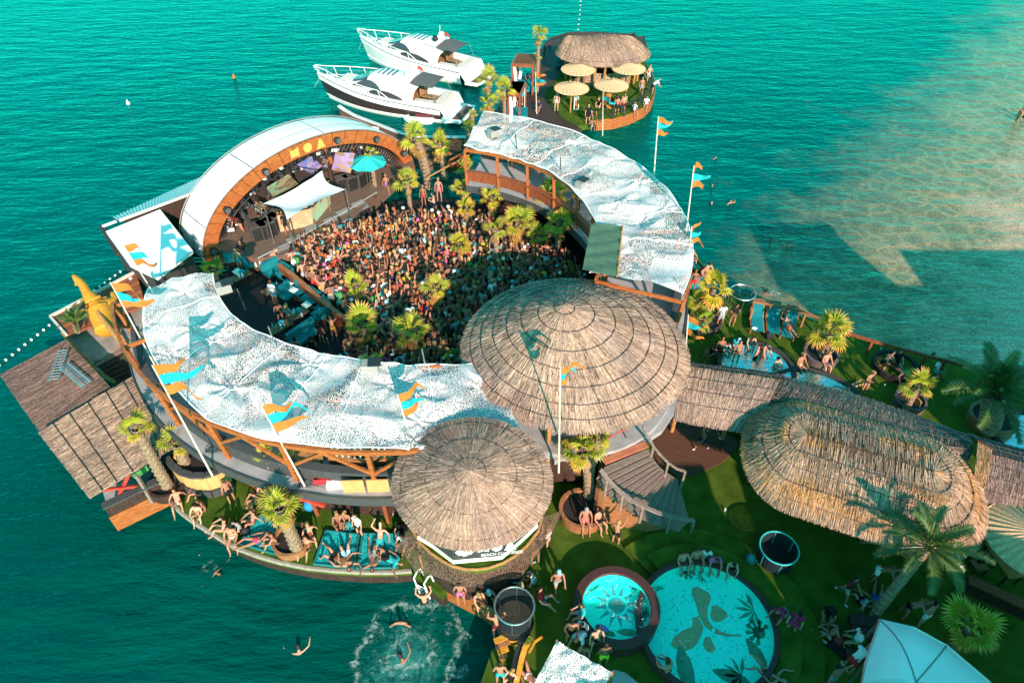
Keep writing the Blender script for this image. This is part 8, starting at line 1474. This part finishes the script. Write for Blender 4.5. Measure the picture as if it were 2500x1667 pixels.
# ------------------------------------------------------------------ the crowd
A_, B_ = Z(7, 470, 285, 1.5), Z(7, 1080, 770, 1.5); S1, S2 = Z(3, 1010, 1440, 1.0), Z(3, 1930, 860, 1.0)
def side(p, a, b): return (b.x - a.x) * (p.y - a.y) - (b.y - a.y) * (p.x - a.x)
rr = random.Random(11); pts = []; cell = {}
def ok(p):
    d = math.hypot(p.x - C.x, p.y - C.y)
    if d > (9.2 if p.y > 33 or p.x < -5 else 10.3): return False
    if p.y > 26 and side(p, S1, S2) > -.55 * (S2 - S1).length: return False
    if side(p, A_, B_) < .3 * (B_ - A_).length and p.y > B_.y - .5: return False
    if p.x < B_.x + .2 and p.y < B_.y + .3: return False
    if math.hypot(p.x - bc[0], p.y - bc[1]) < 3.4: return False
    return True
tries = 0
while len(pts) < 1000 and tries < 60000:
    tries += 1; a = rr.random() * 6.283; q = 9.3 * math.sqrt(rr.random()); p = Vector((C.x + q * math.cos(a), C.y + q * math.sin(a), .96))
    if not ok(p): continue
    fd_ = math.hypot(p.x - .9, p.y - 27); md = .37 if fd_ > 3.6 else .52      # thinner towards the right edge
    if p.y < 22.5: md = .46
    k = (int(p.x / .8), int(p.y / .8)); bad = False
    for i in (-1, 0, 1):
        for j in (-1, 0, 1):
            for o_ in cell.get((k[0] + i, k[1] + j), ()):
                if (o_ - p).length < md: bad = True
    if bad: continue
    cell.setdefault(k, []).append(p); pts.append(p)
pts.sort(key=lambda p: p.y)
face_stage = lambda p: math.atan2(-(AC.x - p.x), (AC.y - p.y))
n_ind = max(0, 300 - pn_[0]); LK = [(SH, 'black'), (SH, 'navy'), (SH, 'red'), (SH, 'teal'), (SH, 'white'), (SH, 'grey'), (BK, 'black'), (BK, 'white'), (BK, 'pink'), (BK, 'yellow'), (TS, 'white'), (TS, 'black'), (TS, 'lightblue'), (PS, 'white'), (TS, 'lime'), (TS, 'grey')]
posep = ['stand', 'stand', 'onearm', 'dance', 'phone', 'stand', 'dance', 'phone']; pword = dict(stand='standing', armsup='with both arms raised', onearm='with one arm raised', dance='dancing', phone='with hands held in front', walk='walking')
for i, p in enumerate(pts[:n_ind]):
    f, c = LK[rr.randrange(len(LK))]; pose = rr.choice(posep); lk = f(c, 'black') if f in (TS, PS) else f(c); what = {id(SH): 'shirtless person in %s shorts', id(BK): 'person in a %s bikini', id(TS): 'person in a %s shirt', id(PS): 'person in a %s patterned shirt'}[id(f)] % c.replace('lightblue', 'pale blue')
    zone = 'left' if p.x < -6.5 else ('right' if p.x > -2.5 else 'middle'); cp = rr.random() < .10; hairc = rr.choice(['dark', 'dark', 'brown', 'brown', 'blond', 'black'])
    person('%s %s, near %s of the crowd' % (what, pword[pose], zone), p, pose, face_stage(p) + rr.gauss(0, .6), lk, hairc, long=f is BK, cap='white' if cp else None, size=rr.uniform(.92, 1.06), group='dancers in the near part of the packed crowd', shoes='white' if rr.random() < .4 else None)
LODP = [build_pose(k, POSES[k], 1) for k in ('stand', 'armsup', 'onearm', 'dance', 'phone')]
Vs, Fs, Cs = [], [], []; base = 0
hcol = list(HR.values()); ccol = [CL[k] for k in ('black', 'black', 'white', 'navy', 'red', 'teal', 'grey', 'white', 'yellow', 'green', 'pink', 'lightblue')]
for p in pts[n_ind:]:
    b = LODP[rr.choice([0, 0, 0, 1, 2, 3, 3, 4, 4, 4])]; co = b['co']; a = face_stage(p) + rr.gauss(0, .6); s_ = rr.uniform(.92, 1.07); cs, sn = math.cos(a), math.sin(a); M3 = np.array([[cs, -sn, 0], [sn, cs, 0], [0, 0, 1]]) * s_
    sk = np.array(SK[rr.randrange(6)]) * rr.uniform(.5, .95); c = np.tile(sk, (len(co), 1)); S_ = b['S']; k = rr.random()
    c[S_['shorts' if k < .7 else 'brief']] = ccol[rr.randrange(12)]
    if k > .8: c[S_['bra']] = ccol[rr.randrange(12)]
    elif k < .34: c[S_['shirt']] = ccol[rr.randrange(12)]
    c[S_['hair']] = hcol[rr.randrange(5)]
    if rr.random() < .07: c[S_['cap']] = ccol[rr.choice([2, 7, 5, 4])]
    Vs.append(co @ M3.T + np.array(p)); Cs.append(c); Fs += [tuple(i + base for i in f) for f in b['faces']]; base += len(co)
V = np.concatenate(Vs); me = bpy.data.meshes.new('crowd'); me.from_pydata(V.tolist(), [], Fs); a = me.color_attributes.new('Col', 'FLOAT_COLOR', 'POINT'); cc = np.ones((len(V), 4), np.float32); cc[:, :3] = np.concatenate(Cs); a.data.foreach_set('color', cc.ravel()); me.materials.append(crowd_m); me.polygons.foreach_set('use_smooth', [True] * len(Fs)); me.update()
o = link('crowd', me); tag(o, 'dense crowd of dancers filling the floor before the stage', None, kind='stuff')
print('PEOPLE', pn_[0], 'crowd', len(pts), 'stuff', len(pts) - n_ind)
for o in list(bpy.data.objects):
    if '_base' in o: del o['_base']
